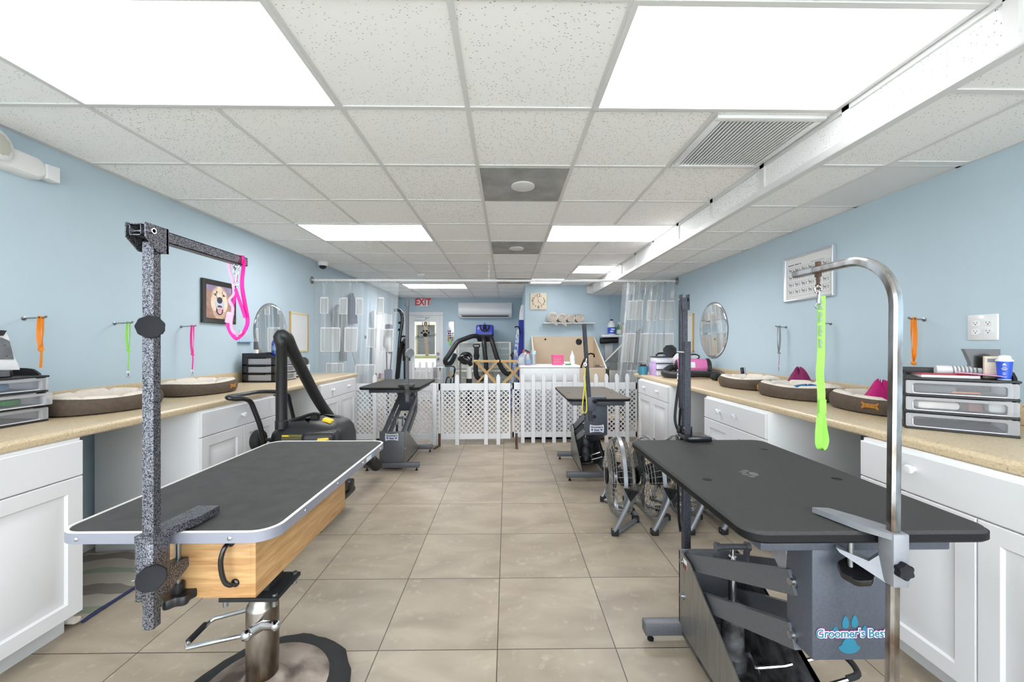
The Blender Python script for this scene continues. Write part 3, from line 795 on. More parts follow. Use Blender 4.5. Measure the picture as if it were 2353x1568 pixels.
# ---- hammered square arm clamped to its near edge
AX, AY = -.927, 1.030
t = thing('grooming_post', 'tall hammered-metal grooming arm clamped to the white-rimmed table', 'grooming arm', (AX, AY, .56))
b = MB(); square_tube(b, [(AX, AY, .572), (AX, AY, 1.572)], .029); obj('post', b, 'hammered', t)
b = MB(); b.box((AX - .024, AY - .022, .647), (AX + .024, AY + .030, .797), .004)
b.prism([(AX - .024, AY - .022, .795), (AX + .024, AY - .022, .795), (AX + .026, AY + .03, .795), (AX + .05, AY + .09, .795), (AX + .052, AY + .17, .795), (AX - .012, AY + .17, .795), (AX - .022, AY + .05, .795)], (0, 0, .022))
b.prism([(AX - .012, AY + .028, .712), (AX - .012, AY + .11, .702), (AX - .012, AY + .11, .69), (AX - .012, AY + .028, .648)], (.036, 0, 0))
obj('clamp', b, 'hammered', t)
b = MB(); b.cyl((AX + .006, AY + .075, .61), (AX + .006, AY + .075, .762), .0075); obj('clamp_screw', b, 'steel', t)
b = MB(); star_knob(b, (AX + .006, AY + .075, .592), (0, 0, 1), .046, .024, 6, .22); b.cyl((AX + .006, AY + .075, .60), (AX + .006, AY + .075, .64), .015); obj('clamp_knob', b, 'black_plastic', t)
b = MB(); b.cyl((AX + .012, AY - .010, .72), (AX + .033, AY - .036, .722), .010); star_knob(b, (AX + .031, AY - .034, .72), (.62, -.74, .22), .031, .014, 8, .035); obj('knob', b, 'knob_black', t)
b = MB(); b.cyl((AX + .008, AY - .008, 1.352), (AX + .028, AY - .034, 1.352), .010); star_knob(b, (AX + .026, AY - .032, 1.352), (.67, -.74, 0), .029, .013, 9, .05); b.box((AX - .017, AY - .0175, 1.335), (AX + .017, AY + .017, 1.37), .002); obj('knob', b, 'knob_black', t)
b = MB(); b.box((AX - .021, AY - .02, .797), (AX + .02, AY + .021, .812), .003); obj('strap_band', b, 'black_web', t)
b = MB(); z = 1.596
for x in (AX - .026, AX + .0225): b.prism([(x, AY - .045, z + .018), (x, AY + .022, z + .018), (x, AY + .022, z - .048), (x, AY - .010, z - .048), (x, AY - .045, z - .018)], (.0035, 0, 0))
b.box((AX - .026, AY + .015, z - .048), (AX + .026, AY + .02, z + .018)); obj('hinge_bracket', b, 'hammered', t)
b = MB(); b.cyl((AX - .03, AY - .028, z), (AX + .032, AY - .028, z), .005); b.cyl((AX + .025, AY - .028, z), (AX + .032, AY - .028, z), .008, n=6); obj('hinge_bolt', b, 'chrome', t)
b = MB(); ya, yb, s = AY - .045, AY + .355, .0145
for x in (AX - s, AX + s - .002): b.box((x, ya, z - s), (x + .002, yb, z + s))
for zz in (z - s, z + s - .002): b.box((AX - s, ya, zz), (AX + s, yb, zz + .002))
b.box((AX - s, yb - .002, z - s), (AX + s, yb, z + s)); obj('crossbar', b, 'hammered', t)

# ---- steel hydraulic tables: tower and rear foot at y = 0, the box column and top reach towards -y
def hydraulic(name, label, loc, zt, rot=0, half=.31, ya=-.79, yb=.118, top='table_black', sticker=None, holes=True, body='grey_steel', boxm='blue_grey_steel'):
    t = thing(name, label, 'grooming table', (0, 0, 0))
    b = MB(); slab(b, -half, ya, half, yb, zt - .028, zt, .05, .007); tb = obj('tabletop', b, [top], t)
    b = MB(); ptz = zt - .015
    pts = rrect(-half - .001, ya - .001, half + .001, yb + .001, .051, 8); n = len(pts)
    pin = rrect(-half + .006, ya + .006, half - .006, yb - .006, .045, 8)
    R = [[b.bm.verts.new((x, y, z)) for x, y in q] for q, z in ((pin, zt - .029), (pts, zt - .022), (pts, zt - .006))]
    for A, B in zip(R, R[1:]):
        for j in range(n): b.face([A[j], A[(j + 1) % n], B[(j + 1) % n], B[j]])
    obj('edge_strip', b, 'edge_black', t)
    if holes:
        for x, y in ((-.22, -.42), (.22, -.42), (.22, -.05), (-.22, -.05)):
            if (x, y) == (-.22, -.05): continue
            b = MB(); b.lathe([(0, .0008), (.014, .0008), (.016, 0)], (x, y, zt), 16); obj('hole', b, 'edge_black', tb)
    b = MB(); b.box((-.245, ya + .055, zt - .074), (.245, -.02, zt - .029), .004); obj('top_tray', b, boxm, t)
    # feet
    for y, nm in ((0, 'rear_foot'), (-.70, 'front_foot')):
        b = MB(); b.box((-.285, y - .024, .032), (.285, y + .024, .082), .003)
        f = obj(nm, b, body, t)
        for x in (-.255, .255):
            b = MB(); b.lathe([(0, 0), (.014, 0), (.014, .008), (.006, .012), (.006, .034)], (x, y, 0), 12); obj('leveller', b, 'edge_black', f)
    b = MB()
    for x in (-.125, .100): b.box((x, -.68, .034), (x + .025, -.024, .060), .003)
    b.box((-.12, -.30, .034), (.12, -.10, .046)); obj('base_rails', b, 'dirty_steel', t)
    # tower
    b = MB(); b.box((-.128, -.012, .06), (.128, .004, .40), .004); obj('tower_plate', b, body, t)
    b = MB(); b.prism([(-.128, 0, .06), (-.128, 0, .398), (-.128, -.10, .392), (-.128, -.69, .06)], (.005, 0, 0)); obj('side_plate', b, 'brushed_steel', t)
    arch = [(-.50 + .13 * cos(radians(a)) * 0.5, .06 + .13 * sin(radians(a))) for a in range(180, -1, -20)]
    b = MB(); b.prism([(.123, y, z) for y, z in [(0, .06), (0, .398), (-.10, .392), (-.69, .06)] + arch + [(-.40, .06)]], (.005, 0, 0)); obj('side_plate', b, 'dirty_steel', t)
    for s in (-1, 1):
        for y, z in ((-.035, .365), (-.035, .215)):
            b = MB(); b.lathe([(0, .010), (.010, .010), (.010, .004), (.016, .004), (.016, 0)], (s * .128, y, z), 10, 1, 1, (s, 0, 0)); obj('bolt', b, 'steel', t)
    # parallel arms
    zb = zt - .20
    for dz, nm in ((0, 'upper_arm'), (-.147, 'lower_arm')):
        for x in (-.112, .086):
            a, c = V((x + .013, -.04, .365 + dz)), V((x + .013, -.66, zb + dz)); d = (c - a).normalized(); up = V((0, -d.z, d.y)) if d.y > 0 else V((0, d.z, -d.y))
            b = MB(); b.bar([a, c], .024, .062, up); obj('lift_arm', b, body, t)
    # box column and gusset
    b = MB(); b.box((-.102, -.722, zt - .365), (.102, -.628, zt - .074), .005); obj('box_column', b, boxm, t)
    for x in (-.104, .101):
        b = MB(); b.prism([(x, -.628, zt - .074), (x, -.628, zt - .22), (x, -.48, zt - .074)], (.003, 0, 0)); obj('gusset', b, 'cast_metal', t)
    for z in (zb, zb - .147):
        b = MB(); b.lathe([(0, .011), (.010, .011), (.010, .004), (.017, .004), (.017, 0)], (-.102, -.655, z), 10, 1, 1, (-1, 0, 0)); obj('bolt', b, 'steel', t)
    # pump
    b = MB(); b.lathe([(.05, .046), (.05, .09), (.042, .10), (.040, .27), (.036, .285), (.014, .29), (.014, .46), (0, .46)], (0, -.19, 0), 20); obj('hydraulic_pump', b, 'dirty_steel', t)
    b = MB(); b.cyl((0, -.19, .285), (0, -.19, .47), .0145); b.cyl((0, -.19, .46), (0, -.19, .505), .008); obj('piston', b, 'chrome', t)
    b = MB(); b.cyl((-.06, -.19, .508), (.06, -.19, .508), .011)
    for x in (-.06, .06): b.bar([(x, -.19, .52), (x, -.175, .42)], .010, .026, (0, 1, 0)); b.cyl((x - .008, -.19, .508), (x + .008, -.19, .508), .016)
    obj('link_frame', b, body, t)
    pd = MB(); pd.tube([(.02, -.30, .12), (.10, -.34, .16), (.25, -.36, .215)], .0065, 8); pd.tube([(.02, -.38, .10), (.12, -.42, .14), (.25, -.44, .20)], .0065, 8); pd.tube([(.03, -.25, .13), (.02, -.34, .10), (.02, -.42, .09)], .012, 8)
    pd = obj('pump_pedal', pd, 'chrome', t)
    b = MB(); b.tube(smooth([(.24, -.357, .212), (.275, -.365, .222), (.285, -.40, .222), (.275, -.438, .212), (.24, -.438, .196)], 4), .010, 8); obj('grip', b, 'black_rubber', pd)
    if sticker:
        kind, y, z, s, rz = sticker
        st = MB(); pz = []
        for i in range(48):
            a = 2 * pi * i / 48; x = .068 * cos(a); zz = .026 * sin(a)
            k = 1 + .28 * (abs(cos(a)) ** 6) ; zz = (.030 + .010 * cos(2 * a) * -1 * 0 + .012 * (abs(cos(a)) ** 3)) * (1 if sin(a) > 0 else -1) * min(1, abs(sin(a)) * 3.2)
            pz.append((x * s, y - .0005 if rz == 0 else y + .0005, z + zz * s))
        st.prism(pz, (0, -.001 if rz == 0 else .001, 0)); so = obj('bone_sticker', st, 'paper', t)
        rr = (pi / 2, 0, 0) if rz == 0 else (pi / 2, 0, pi)
        dy = -.0022 if rz == 0 else .0022
        text('lettering', "Groomer's", (0, y + dy, z + .014 * s), .026 * s, 'navy_ink', so, rr, .0003, .0012)
        text('lettering', 'Best', (0, y + dy, z - .013 * s), .028 * s, 'navy_ink', so, rr, .0003, .0012)
        b = MB()
        for x in (-.044, .044):
            b.lathe([(0, 0), (.008 * s, 0), (.008 * s, .0006), (0, .0006)], (x * s, y + dy * .6, z - .014 * s), 12, 1, 1, (0, -1 if rz == 0 else 1, 0))
            for a in (-50, 0, 50): b.lathe([(0, 0), (.0042 * s, 0), (.0042 * s, .0006), (0, .0006)], (x * s + .011 * s * sin(radians(a)), y + dy * .6, z - .014 * s + .011 * s * cos(radians(a))), 8, 1, 1, (0, -1 if rz == 0 else 1, 0))
        obj('paw_mark', b, 'blue_plastic', so)
    t.location = loc; t.rotation_euler = (0, 0, rot)
    return t
T3 = hydraulic('grooming_table', 'black-topped grooming table with teal paw logo on its steel column, nearest the worktop drawers', (.89, 1.72, 0), .855)
ORG[T3.name] = V((0, 0, 0))
# teal paw and maker's lettering on the front of the column
lb = MB(); y = -.7225
def blob(b, cx, cz, rx, rz, k=20, egg=0.0):
    b.prism([(cx + rx * cos(a) * (1 - egg * sin(a)), y, cz + rz * sin(a)) for a in [2 * pi * i / k for i in range(k)]], (0, -.0012, 0))
for cx, cz in ((-.016, .590), (.008, .592)): blob(lb, cx, cz, .0085, .016, egg=.35)
for cx, cz in ((-.042, .566), (.034, .567)): blob(lb, cx, cz, .008, .014, egg=.3)
lb.prism([(-.006 + .027 * cos(a) * (1.1 if sin(a) < 0 else .75 - .2 * sin(a)), y, .531 + .022 * sin(a)) for a in [2 * pi * i / 28 for i in range(28)]], (0, -.0012, 0))
lg = obj('paw_logo', lb, 'teal', T3)
for dy_, of_, m_ in ((.0014, .0033, 'magenta'), (.0019, .0022, 'white_gloss'), (.0025, .0004, 'teal')):
    text('lettering', "Groomer's Best", (-.001, y - dy_, .5615), .0305, m_, lg, off=of_, ext=.0002, fit=.186)
b = MB(); b.lathe([(0, 0), (.017, 0), (.017, .0007), (0, .0007)], (.0, -.42, .855), 20, 1.2, .8)
for a in (-60, -20, 20, 60): b.lathe([(0, 0), (.008, 0), (.008, .0007), (0, .0007)], (.036 * sin(radians(a)) , -.42 + .032 * cos(radians(a)), .855), 12, 1, 1.4)
for v in b.bm.verts: v.co = Matrix.Rotation(radians(75), 3, 'Z') @ (v.co - V((0, -.42, 0))) + V((-.03, -.37, 0))
mat('worn_grey', '#6c6a68', 0.8, var=.2, vscale=60); obj('worn_paw', b, 'worn_grey', T3)
b = MB(); b.box((-.1295, -.075, .345), (-.1282, -.045, .385)); obj('flag_sticker', b, 'paper', T3)
b = MB(); b.box((-.1305, -.075, .345), (-.1292, -.045, .366)); obj('flag_stripes', b, 'dark_red', T3)

T2 = hydraulic('grooming_table', 'grooming table with grey sloping arms, beside the shop vacuum hose and lattice fence', (-1.19, 4.05, 0), .872, pi, sticker=('bone', .0045, .345, 1.0, pi), half=.305, holes=False)
T4 = hydraulic('grooming_table', 'taupe-topped grooming table with yellow loop, in front of the picket fence', (.855, 4.43, 0), .805, 0, half=.295, top='table_taupe', ya=-.85, yb=.15, sticker=('bone', -.7225, .50, 1.0, 0))

# ---- chrome arm on the black table's near edge
CXA, CYA = .902, .900
t = thing('grooming_post', 'chrome curved grooming arm with rust marks, clamped to the black table', 'grooming arm', (CXA, CYA, .2))
path = [(CXA - .006, CYA, .30), (CXA, CYA, .9), (CXA + .006, CYA, 1.40)] + [(CXA + .006, CYA + .125 * (1 - cos(radians(a))), 1.40 + .125 * sin(radians(a))) for a in range(10, 91, 8)] + [(CXA + .006, CYA + .318, 1.527)]
b = MB(); square_tube(b, path, .0225, .005); obj('post', b, 'rust_chrome', t)
b = MB(); z = .855
b.box((CXA - .018, CYA - .019, z - .105), (CXA + .020, CYA + .021, z + .018), .004)
b.prism([(CXA - .018, CYA - .015, z + .003), (CXA + .018, CYA + .02, z + .003), (CXA - .012, CYA + .08, z + .003), (CXA - .045, CYA + .13, z + .003), (CXA - .085, CYA + .135, z + .003), (CXA - .05, CYA + .03, z + .003)], (0, 0, .014))
b.prism([(CXA - .016, CYA + .015, z - .045), (CXA - .016, CYA + .0, z - .105), (CXA - .075, CYA + .06, z - .065), (CXA - .08, CYA + .065, z - .055), (CXA - .03, CYA + .03, z - .07)], (.012, .014, 0))
obj('clamp', b, 'cast_metal', t)
b = MB(); b.cyl((CXA - .052, CYA + .055, z - .10), (CXA - .052, CYA + .055, z - .03), .006); obj('clamp_screw', b, 'steel', t)
b = MB(); star_knob(b, (CXA - .045, CYA + .048, z - .112), (-.25, -.3, .9), .036, .018, 7, .06); obj('clamp_knob', b, 'black_gloss', t)
b = MB(); star_knob(b, (CXA - .001, CYA - .019, z - .062), (.0, -1, .05), .0195, .014, 6, .2); obj('knob', b, 'knob_black', t)
b = MB(); ey, ez = CYA + .228, 1.527
b.cyl((CXA + .006, ey, ez + .010), (CXA + .006, ey, ez + .022), .008, n=6); b.cyl((CXA + .006, ey, ez - .022), (CXA + .006, ey, ez - .010), .009, n=6); b.cyl((CXA + .006, ey, ez - .044), (CXA + .006, ey, ez - .02), .0045)
b.tube([(CXA + .006 + .0065 * cos(a), ey, ez - .050 + .0075 * sin(a)) for a in [2 * pi * i / 14 for i in range(14)]], .0025, 6, closed=True); obj('eye_bolt', b, 'rust', t)

# ---- square post on the black table's far edge
BX, BY = .853, 1.862
t = thing('grooming_post', 'charcoal square grooming post with wide foot plate, on the far edge of the black table', 'grooming arm', (BX, BY, .30))
b = MB(); square_tube(b, [(BX + .006, BY, .30), (BX + .006, BY, 1.32)], .034, .004); obj('sleeve', b, 'hammered_fine', t)
b = MB(); square_tube(b, [(BX - .004, BY + .004, 1.0), (BX - .004, BY + .004, 1.53)], .029, .004); b.box((BX - .026, BY - .012, 1.0), (BX - .018, BY + .012, 1.50), .002); obj('post', b, 'hammered_fine', t)
b = MB()
b.box((BX - .022, BY - .018, 1.47), (BX - .018, BY + .018, 1.545), .001); b.box((BX + .012, BY - .018, 1.47), (BX + .016, BY + .018, 1.545), .001); b.box((BX - .022, BY + .014, 1.47), (BX + .016, BY + .018, 1.53), .001); b.box((BX - .022, BY - .018, 1.47), (BX + .016, BY - .014, 1.51), .001); obj('hinge_bracket', b, 'hammered_fine', t)
b = MB(); b.cyl((BX - .028, BY, 1.522), (BX + .02, BY, 1.522), .005); obj('hinge_bolt', b, 'chrome', t)
b = MB(); b.box((BX - .022, BY - .085, .858), (BX + .088, BY + .02, .880), .004); b.box((BX - .03, BY + .0, .70), (BX + .04, BY + .04, .866), .004); b.box((BX - .014, BY - .016, .88), (BX + .03, BY + .016, .915), .003); obj('clamp', b, 'black_gloss', t)
b = MB(); star_knob(b, (BX - .075, BY - .018, 1.275), (-.75, -.65, 0), .031, .022, 8, .08); obj('knob', b, 'black_plastic', t)
b = MB(); b.cyl((BX - .07, BY - .018, 1.272), (BX - .012, BY - .012, 1.268), .006); obj('knob_bolt', b, 'chrome', t)

# ---- post on the table beside the vacuum hose
DXA, DYA = -.995, 3.905
t = thing('grooming_post', 'slim dark grooming post standing at the near edge of the sloping-armed table', 'grooming arm', (DXA, DYA, .72))
b = MB(); square_tube(b, [(DXA, DYA, .73), (DXA, DYA, 1.735)], .030); b.box((DXA - .02, DYA - .02, 1.18), (DXA + .02, DYA + .02, 1.22), .003); b.box((DXA - .02, DYA - .018, 1.68), (DXA + .02, DYA + .018, 1.75), .002); obj('post', b, 'grey_steel', t)
b = MB(); b.box((DXA - .085, DYA - .02, .876), (DXA + .055, DYA + .10, .902), .006); b.box((DXA - .022, DYA - .022, .80), (DXA + .024, DYA + .03, .90), .004); obj('clamp', b, 'dirty_steel', t)
b = MB(); star_knob(b, (DXA + .02, DYA - .01, 1.215), (.8, -.6, 0), .050, .024, 9, .06); obj('knob', b, 'fan_grey', t)
b = MB(); star_knob(b, (DXA + .05, DYA, .80), (.7, -.7, 0), .022, .02, 6, .15); obj('knob', b, 'black_plastic', t)

# ---- leaning post on the taupe table
t = thing('grooming_post', 'leaning blue-grey grooming post clamped to the taupe-topped table', 'grooming arm', (.766, 3.55, .6))
b = MB(); square_tube(b, [P(1357, 968, 3.54), P(1342, 745, 3.54)], .034); obj('post', b, 'hammered_fine', t)
b = MB(); b.box((.715, 3.52, .806), (.90, 3.62, .826), .004); b.box((.725, 3.50, .70), (.80, 3.56, .83), .006, rot=Matrix.Rotation(radians(-4), 3, 'Y')); obj('clamp', b, 'blue_grey_steel', t)
b = MB(); star_knob(b, P(1332, 786, 3.53), (-.8, -.6, 0), .030, .022, 8, .08); star_knob(b, P(1366, 922, 3.50), (.5, -.85, 0), .024, .02, 7, .1); star_knob(b, P(1364, 958, 3.50), (.6, -.8, 0), .016, .016, 7, .1); obj('knob', b, 'black_plastic', t)
# ================================================================ LOOPS, HOOKS AND LEADS
def ribbon(b, pts, w, wd, th=.0022, k=6):
    """flat webbing along pts; wd = width direction, one vector or one per control point."""
    p = smooth(pts, k)
    if isinstance(wd, list): r = [V(v).normalized() for v in smooth(wd, k)]
    else: r = [V(wd)] * len(p)
    b.sweep(p, [(-w / 2, -th / 2), (w / 2, -th / 2), (w / 2, th / 2), (-w / 2, th / 2)], r)
def snap(b, p, d=1.0, yaw=0.0, s=1.0):
    """bolt-snap hanging from p downwards (d=1) or opening upwards."""
    p = V(p); c, q = cos(yaw), sin(yaw)
    R = lambda x, z: p + V((x * c, x * q, z))
    b.tube([R(.009 * s * cos(a), -.012 * s * d + .010 * s * sin(a) * d) for a in [radians(x) for x in range(-60, 250, 20)]], .0026 * s, 8)
    b.tube([R(.003 * s, -.018 * s * d), R(0, -.05 * s * d)], .0042 * s, 8)
    b.tube([R(.009 * s * cos(a), -.056 * s * d + .007 * s * sin(a)) for a in [2 * pi * i / 12 for i in range(12)]], .0022 * s, 6, closed=True)
# pink loop over the end of the hammered arm
ex, ey, ez = AX, AY + .318, 1.596
t = thing('grooming_loop', 'bright pink grooming loop hanging from the hammered arm over the white-rimmed table', 'grooming loop', (ex, ey, 1.33))
w = (.0, .35, .94)
A = lambda px, py, dy=0.0: P(px, py, ey + dy)
b = MB()
ribbon(b, [(ex + .019, ey + .01, ez + .004), (ex + .020, ey + .008, ez - .02), A(556, 655), A(563, 700), A(569, 735), A(566, 752), A(557, 768), A(545, 778), A(536, 772), A(527, 757), A(524, 742), A(527, 722)], .0165, (.95, -.3, .2))
obj('strap', b, 'pink_web', t)
b = MB()
ribbon(b, [(ex - .019, ey - .01, ez + .002), A(527, 618), A(533, 640), A(537, 664), A(536, 678), A(527, 690), A(534, 704), A(535, 715), A(531, 740, -.01), A(534, 760, -.01), A(545, 768, -.01), A(556, 764, -.01)], .013, (.9, -.4, .1))
obj('patterned_strap', b, 'pink_pale', t)
b = MB(); ribbon(b, [A(541, 664, -.006), A(548, 685, -.006), A(556, 708, -.006), A(563, 730, -.006)], .012, (.95, -.3, .2)); ribbon(b, [A(541, 664), A(538, 690), A(534, 705)], .012, (.95, -.3, 0)); obj('short_strap', b, 'pink_web', t)
b = MB(); ribbon(b, [(ex - .02, ey - .012, ez + .0162), (ex, ey, ez + .0165), (ex + .02, ey + .012, ez + .0162)], .014, (0.5, 1, 0), .0025); ribbon(b, [(ex + .0165, ey + .01, ez + .016), (ex + .0168, ey + .01, ez - .012)], .012, (0, 1, 0)); ribbon(b, [(ex - .0165, ey - .01, ez + .016), (ex - .0168, ey - .01, ez - .012)], .012, (0, 1, 0)); obj('hanging_band', b, 'pink_web', t)
b = MB(); q = A(543, 612); b.tube([q + V((.009 * cos(a), 0, .009 * sin(a))) for a in [2 * pi * i / 16 for i in range(16)]], .0028, 8, closed=True); b.tube([q + V((0, 0, .01)), q + V((0, 0, .030))], .003, 8); snap(b, A(542, 618), 1.0, .3, .9); obj('snap_hook', b, 'chrome', t)
b = MB(); c0, c1 = A(530, 718), A(525, 742); b.tube([c0, c1], .011, 12); obj('clear_slider', b, 'bin_vinyl', t)

# lime loop under the chrome arm
lx, ly = CXA + .006, CYA + .228
t = thing('grooming_loop', 'long lime green grooming loop hanging from the chrome curved arm', 'grooming loop', (lx, ly, 1.0))
b = MB(); snap(b, (lx, ly, 1.480), 1.0, .0, 1.05); obj('snap_hook', b, 'chrome', t)
A = lambda px, py, dy=0.0: P(px, py, ly + dy)
b = MB()
ribbon(b, [A(1888, 680), A(1887, 760), A(1886, 820), A(1884, 860), A(1887, 900), A(1887, 940), A(1888, 960)], .019, [(1, -.3, 0), (1, -.3, 0), (1, -.4, 0), (.8, -.7, 0), (.9, -.5, 0), (1, -.2, 0), (1, -.2, 0)])
ribbon(b, [A(1889, 955), A(1893, 985), A(1897, 1010), A(1893, 1027), A(1886, 1031), A(1881, 1018), A(1882, 985), A(1885, 955)], .0165, (.75, -.7, 0)); obj('strap', b, 'lime_web', t)
b = MB(); b.box(A(1880, 918) + V((0, -.006, 0)), A(1896, 950) + V((0, .005, 0)), .002); obj('clear_slider', b, 'lime_web', t)
b = MB()
for i in range(26):
    py = 688 + i * 4.4
    if i % 7 == 6: continue
    c = A(1885, py, -.0035); b.box(c + V((-.0035, -.0006, -.002)), c + V((.003 + .002 * (i % 3), .0004, .002)))
obj('small_print', b, 'ink_soft', t)

def wall_hook(s, y, z, n, label):
    """steel peg sticking out of the wall."""
    xw = XL if s < 0 else XR
    t = thing('wall_hook', label, 'hook', (xw, y, z), 'steel pegs for spare loops')
    L = .115 if s < 0 else .085
    b = MB(); b.tube([(xw, y, z), (xw - s * L, y, z + .004)], .004, 8)
    b.lathe([(.012, 0), (.012, .003), (.005, .005)], (xw, y, z), 12, 1, 1, (-s, 0, 0)); obj('peg', b, 'steel', t)
    b = MB(); b.tube([(xw - s * (L - .002), y, z + .004), (xw - s * (L + .008), y, z + .012)], .0055, 8); obj('tip', b, 'steel', t)
    return V((xw - s * (L - .022), y, z + .003))
def spare_loop(p, L, kz, wd, col, label, clip=True, loop2=None, thin=.6):
    """doubled webbing hung over a peg, knotted kz below it, tail down to L."""
    t = thing('spare_loop', label, 'grooming loop', p - V((0, 0, L)), 'spare loops on the wall pegs')
    b = MB(); W = V((0.25, 1, 0))
    q = lambda x, z, y=0: p + V((x, y, z))
    ribbon(b, [q(-.008, 0), q(-.010, .006), q(.0, .0085), q(.010, .006), q(.008, 0)], wd, (0, 1, 0))
    ribbon(b, [q(-.008, 0), q(-.012, -kz * .35), q(-.010, -kz * .7), q(0, -kz)], wd, [(0, 1, 0), (.5, .9, 0), (.8, .6, 0), (1, .3, 0)])
    ribbon(b, [q(.008, 0), q(.010, -kz * .4), q(.006, -kz * .75), q(0, -kz)], wd, [(0, 1, 0), (-.4, .9, 0), (-.5, .8, 0), (.6, .8, 0)])
    obj('strap', b, col, t)
    b = MB(); b.ball(q(0, -kz), wd * .62, 1.25, 1.1, 1.0, 12, 6); ribbon(b, [q(-.013, -kz + .006), q(0, -kz + .001, -.012), q(.014, -kz - .006)], wd * .7, (0, 0, 1)); obj('knot', b, col, t)
    b = MB(); ribbon(b, [q(0, -kz - .004), q(.003, -kz - .25 * (L - kz)), q(-.002, -L + .05 * clip)], wd * thin, (.7, .7, 0)); obj('tail', b, loop2 or col, t)
    if clip:
        b = MB(); snap(b, q(-.002, -L + .0), -1.0, .6, .75); obj('snap_hook', b, 'chrome', t)
h = wall_hook(-1, 2.183, 1.449, 0, 'steel wall peg holding the orange loop above the drawer unit with the clipper')
spare_loop(h, .275, .175, .017, 'orange_web', 'orange spare loop with a knot hanging above the clipper drawer unit', clip=False)
h = wall_hook(-1, 2.68, 1.447, 1, 'steel wall peg holding a thin lime loop, behind the hammered post')
spare_loop(h, .375, .19, .011, 'lime_web', 'thin lime spare loop hanging over the dog bed nearest the clipper drawer unit')
h = wall_hook(-1, 3.22, 1.449, 2, 'steel wall peg holding a pink loop below the dog portrait side')
spare_loop(h, .405, .23, .015, 'pink_web', 'pink spare loop with knot hanging over the dog bed beside the shop vacuum', loop2='pink_web')
h = wall_hook(1, 3.34, 1.452, 3, 'steel wall peg holding the patterned magenta loop, nearest the oval mirror')
spare_loop(h, .385, .225, .014, 'ink_soft', 'thin patterned grey and magenta spare loop, nearest the oval mirror', loop2='magenta_web')
h = wall_hook(1, 2.876, 1.459, 4, 'steel wall peg holding the lime printed loop under the framed chart')
spare_loop(h, .375, .17, .015, 'lime_web', 'lime printed spare loop hanging from the peg under the framed chart')
h = wall_hook(1, 2.224, 1.449, 5, 'steel wall peg holding the orange loop beside the chrome arm')
spare_loop(h, .315, .255, .018, 'orange_web', 'orange spare loop hanging between the chrome arm and the wall outlet', clip=False)

# black lead on the far post of the black table
t = thing('nylon_lead', 'black nylon lead with a bunch of chrome clips, hung on the charcoal post', 'lead', (BX - .03, BY + .03, .3))
A = lambda px, py, dy=0.0: P(px, py, BY + .03 + dy)
b = MB(); ribbon(b, [A(1562, 872), A(1556, 910), A(1551, 960), A(1556, 985), A(1562, 992), A(1561, 1020)], .013, (.8, -.5, 0)); ribbon(b, [A(1565, 872), A(1565, 905), A(1566, 925), A(1563, 945), A(1561, 985), A(1559, 1060), A(1558, 1130), A(1560, 1190), A(1564, 1222)], .014, (.9, .3, 0)); ribbon(b, [A(1561, 868), A(1562, 905), A(1566, 928), A(1569, 905), A(1567, 874)], .013, (.8, .4, 0)); obj('strap', b, 'black_web', t)
b = MB(); b.box(A(1556, 978) + V((0, -.01, 0)), A(1567, 996) + V((0, .01, 0)), .003); obj('buckle', b, 'black_plastic', t)
b = MB()
for k, (px, py) in enumerate(((1559, 848), (1564, 855), (1557, 858), (1562, 866))): snap(b, A(px, py, -.01 * (k % 2)), 1, .7 * k, .62)
b.tube([A(1566, 846), A(1580, 842, -.02)], .003, 6); obj('clip_bunch', b, 'chrome', t)
# yellow loop on the leaning post
t = thing('grooming_loop', 'thin yellow loop hanging from the leaning post over the taupe-topped table', 'grooming loop', (.73, 3.48, .7))
A = lambda px, py: P(px, py, 3.47)
b = MB(); ribbon(b, [A(1345, 846), A(1343, 885), A(1339, 925), A(1338, 942), A(1343, 950), A(1348, 942), A(1347, 915), A(1344, 880), A(1345, 846)], .010, (.8, -.6, 0)); obj('strap', b, 'yellow_web', t)
b = MB(); q = A(1345, 838); b.tube([q + V((.012 * cos(a), 0, .014 * sin(a))) for a in [2 * pi * i / 14 for i in range(14)]], .003, 6, closed=True); b.tube([q, A(1348, 824)], .004, 6); obj('snap_hook', b, 'chrome', t)
# clips hanging on the strap band of the hammered arm
t = thing('chrome_clip', 'chrome snap clip dangling on a black strap beside the hammered arm clamp', 'clip', (AX - .03, AY, .70))
b = MB(); snap(b, (AX - .034, AY + .005, .745), 1, .2, .7); b.bar([(AX - .026, AY, .70), (AX - .046, AY - .004, .694)], .004, .003); obj('hook', b, 'chrome', t)
b = MB(); ribbon(b, [(AX - .023, AY - .005, .805), (AX - .030, AY - .003, .79), (AX - .032, AY, .745)], .012, (0, 1, 0)); obj('strap', b, 'black_web', t)

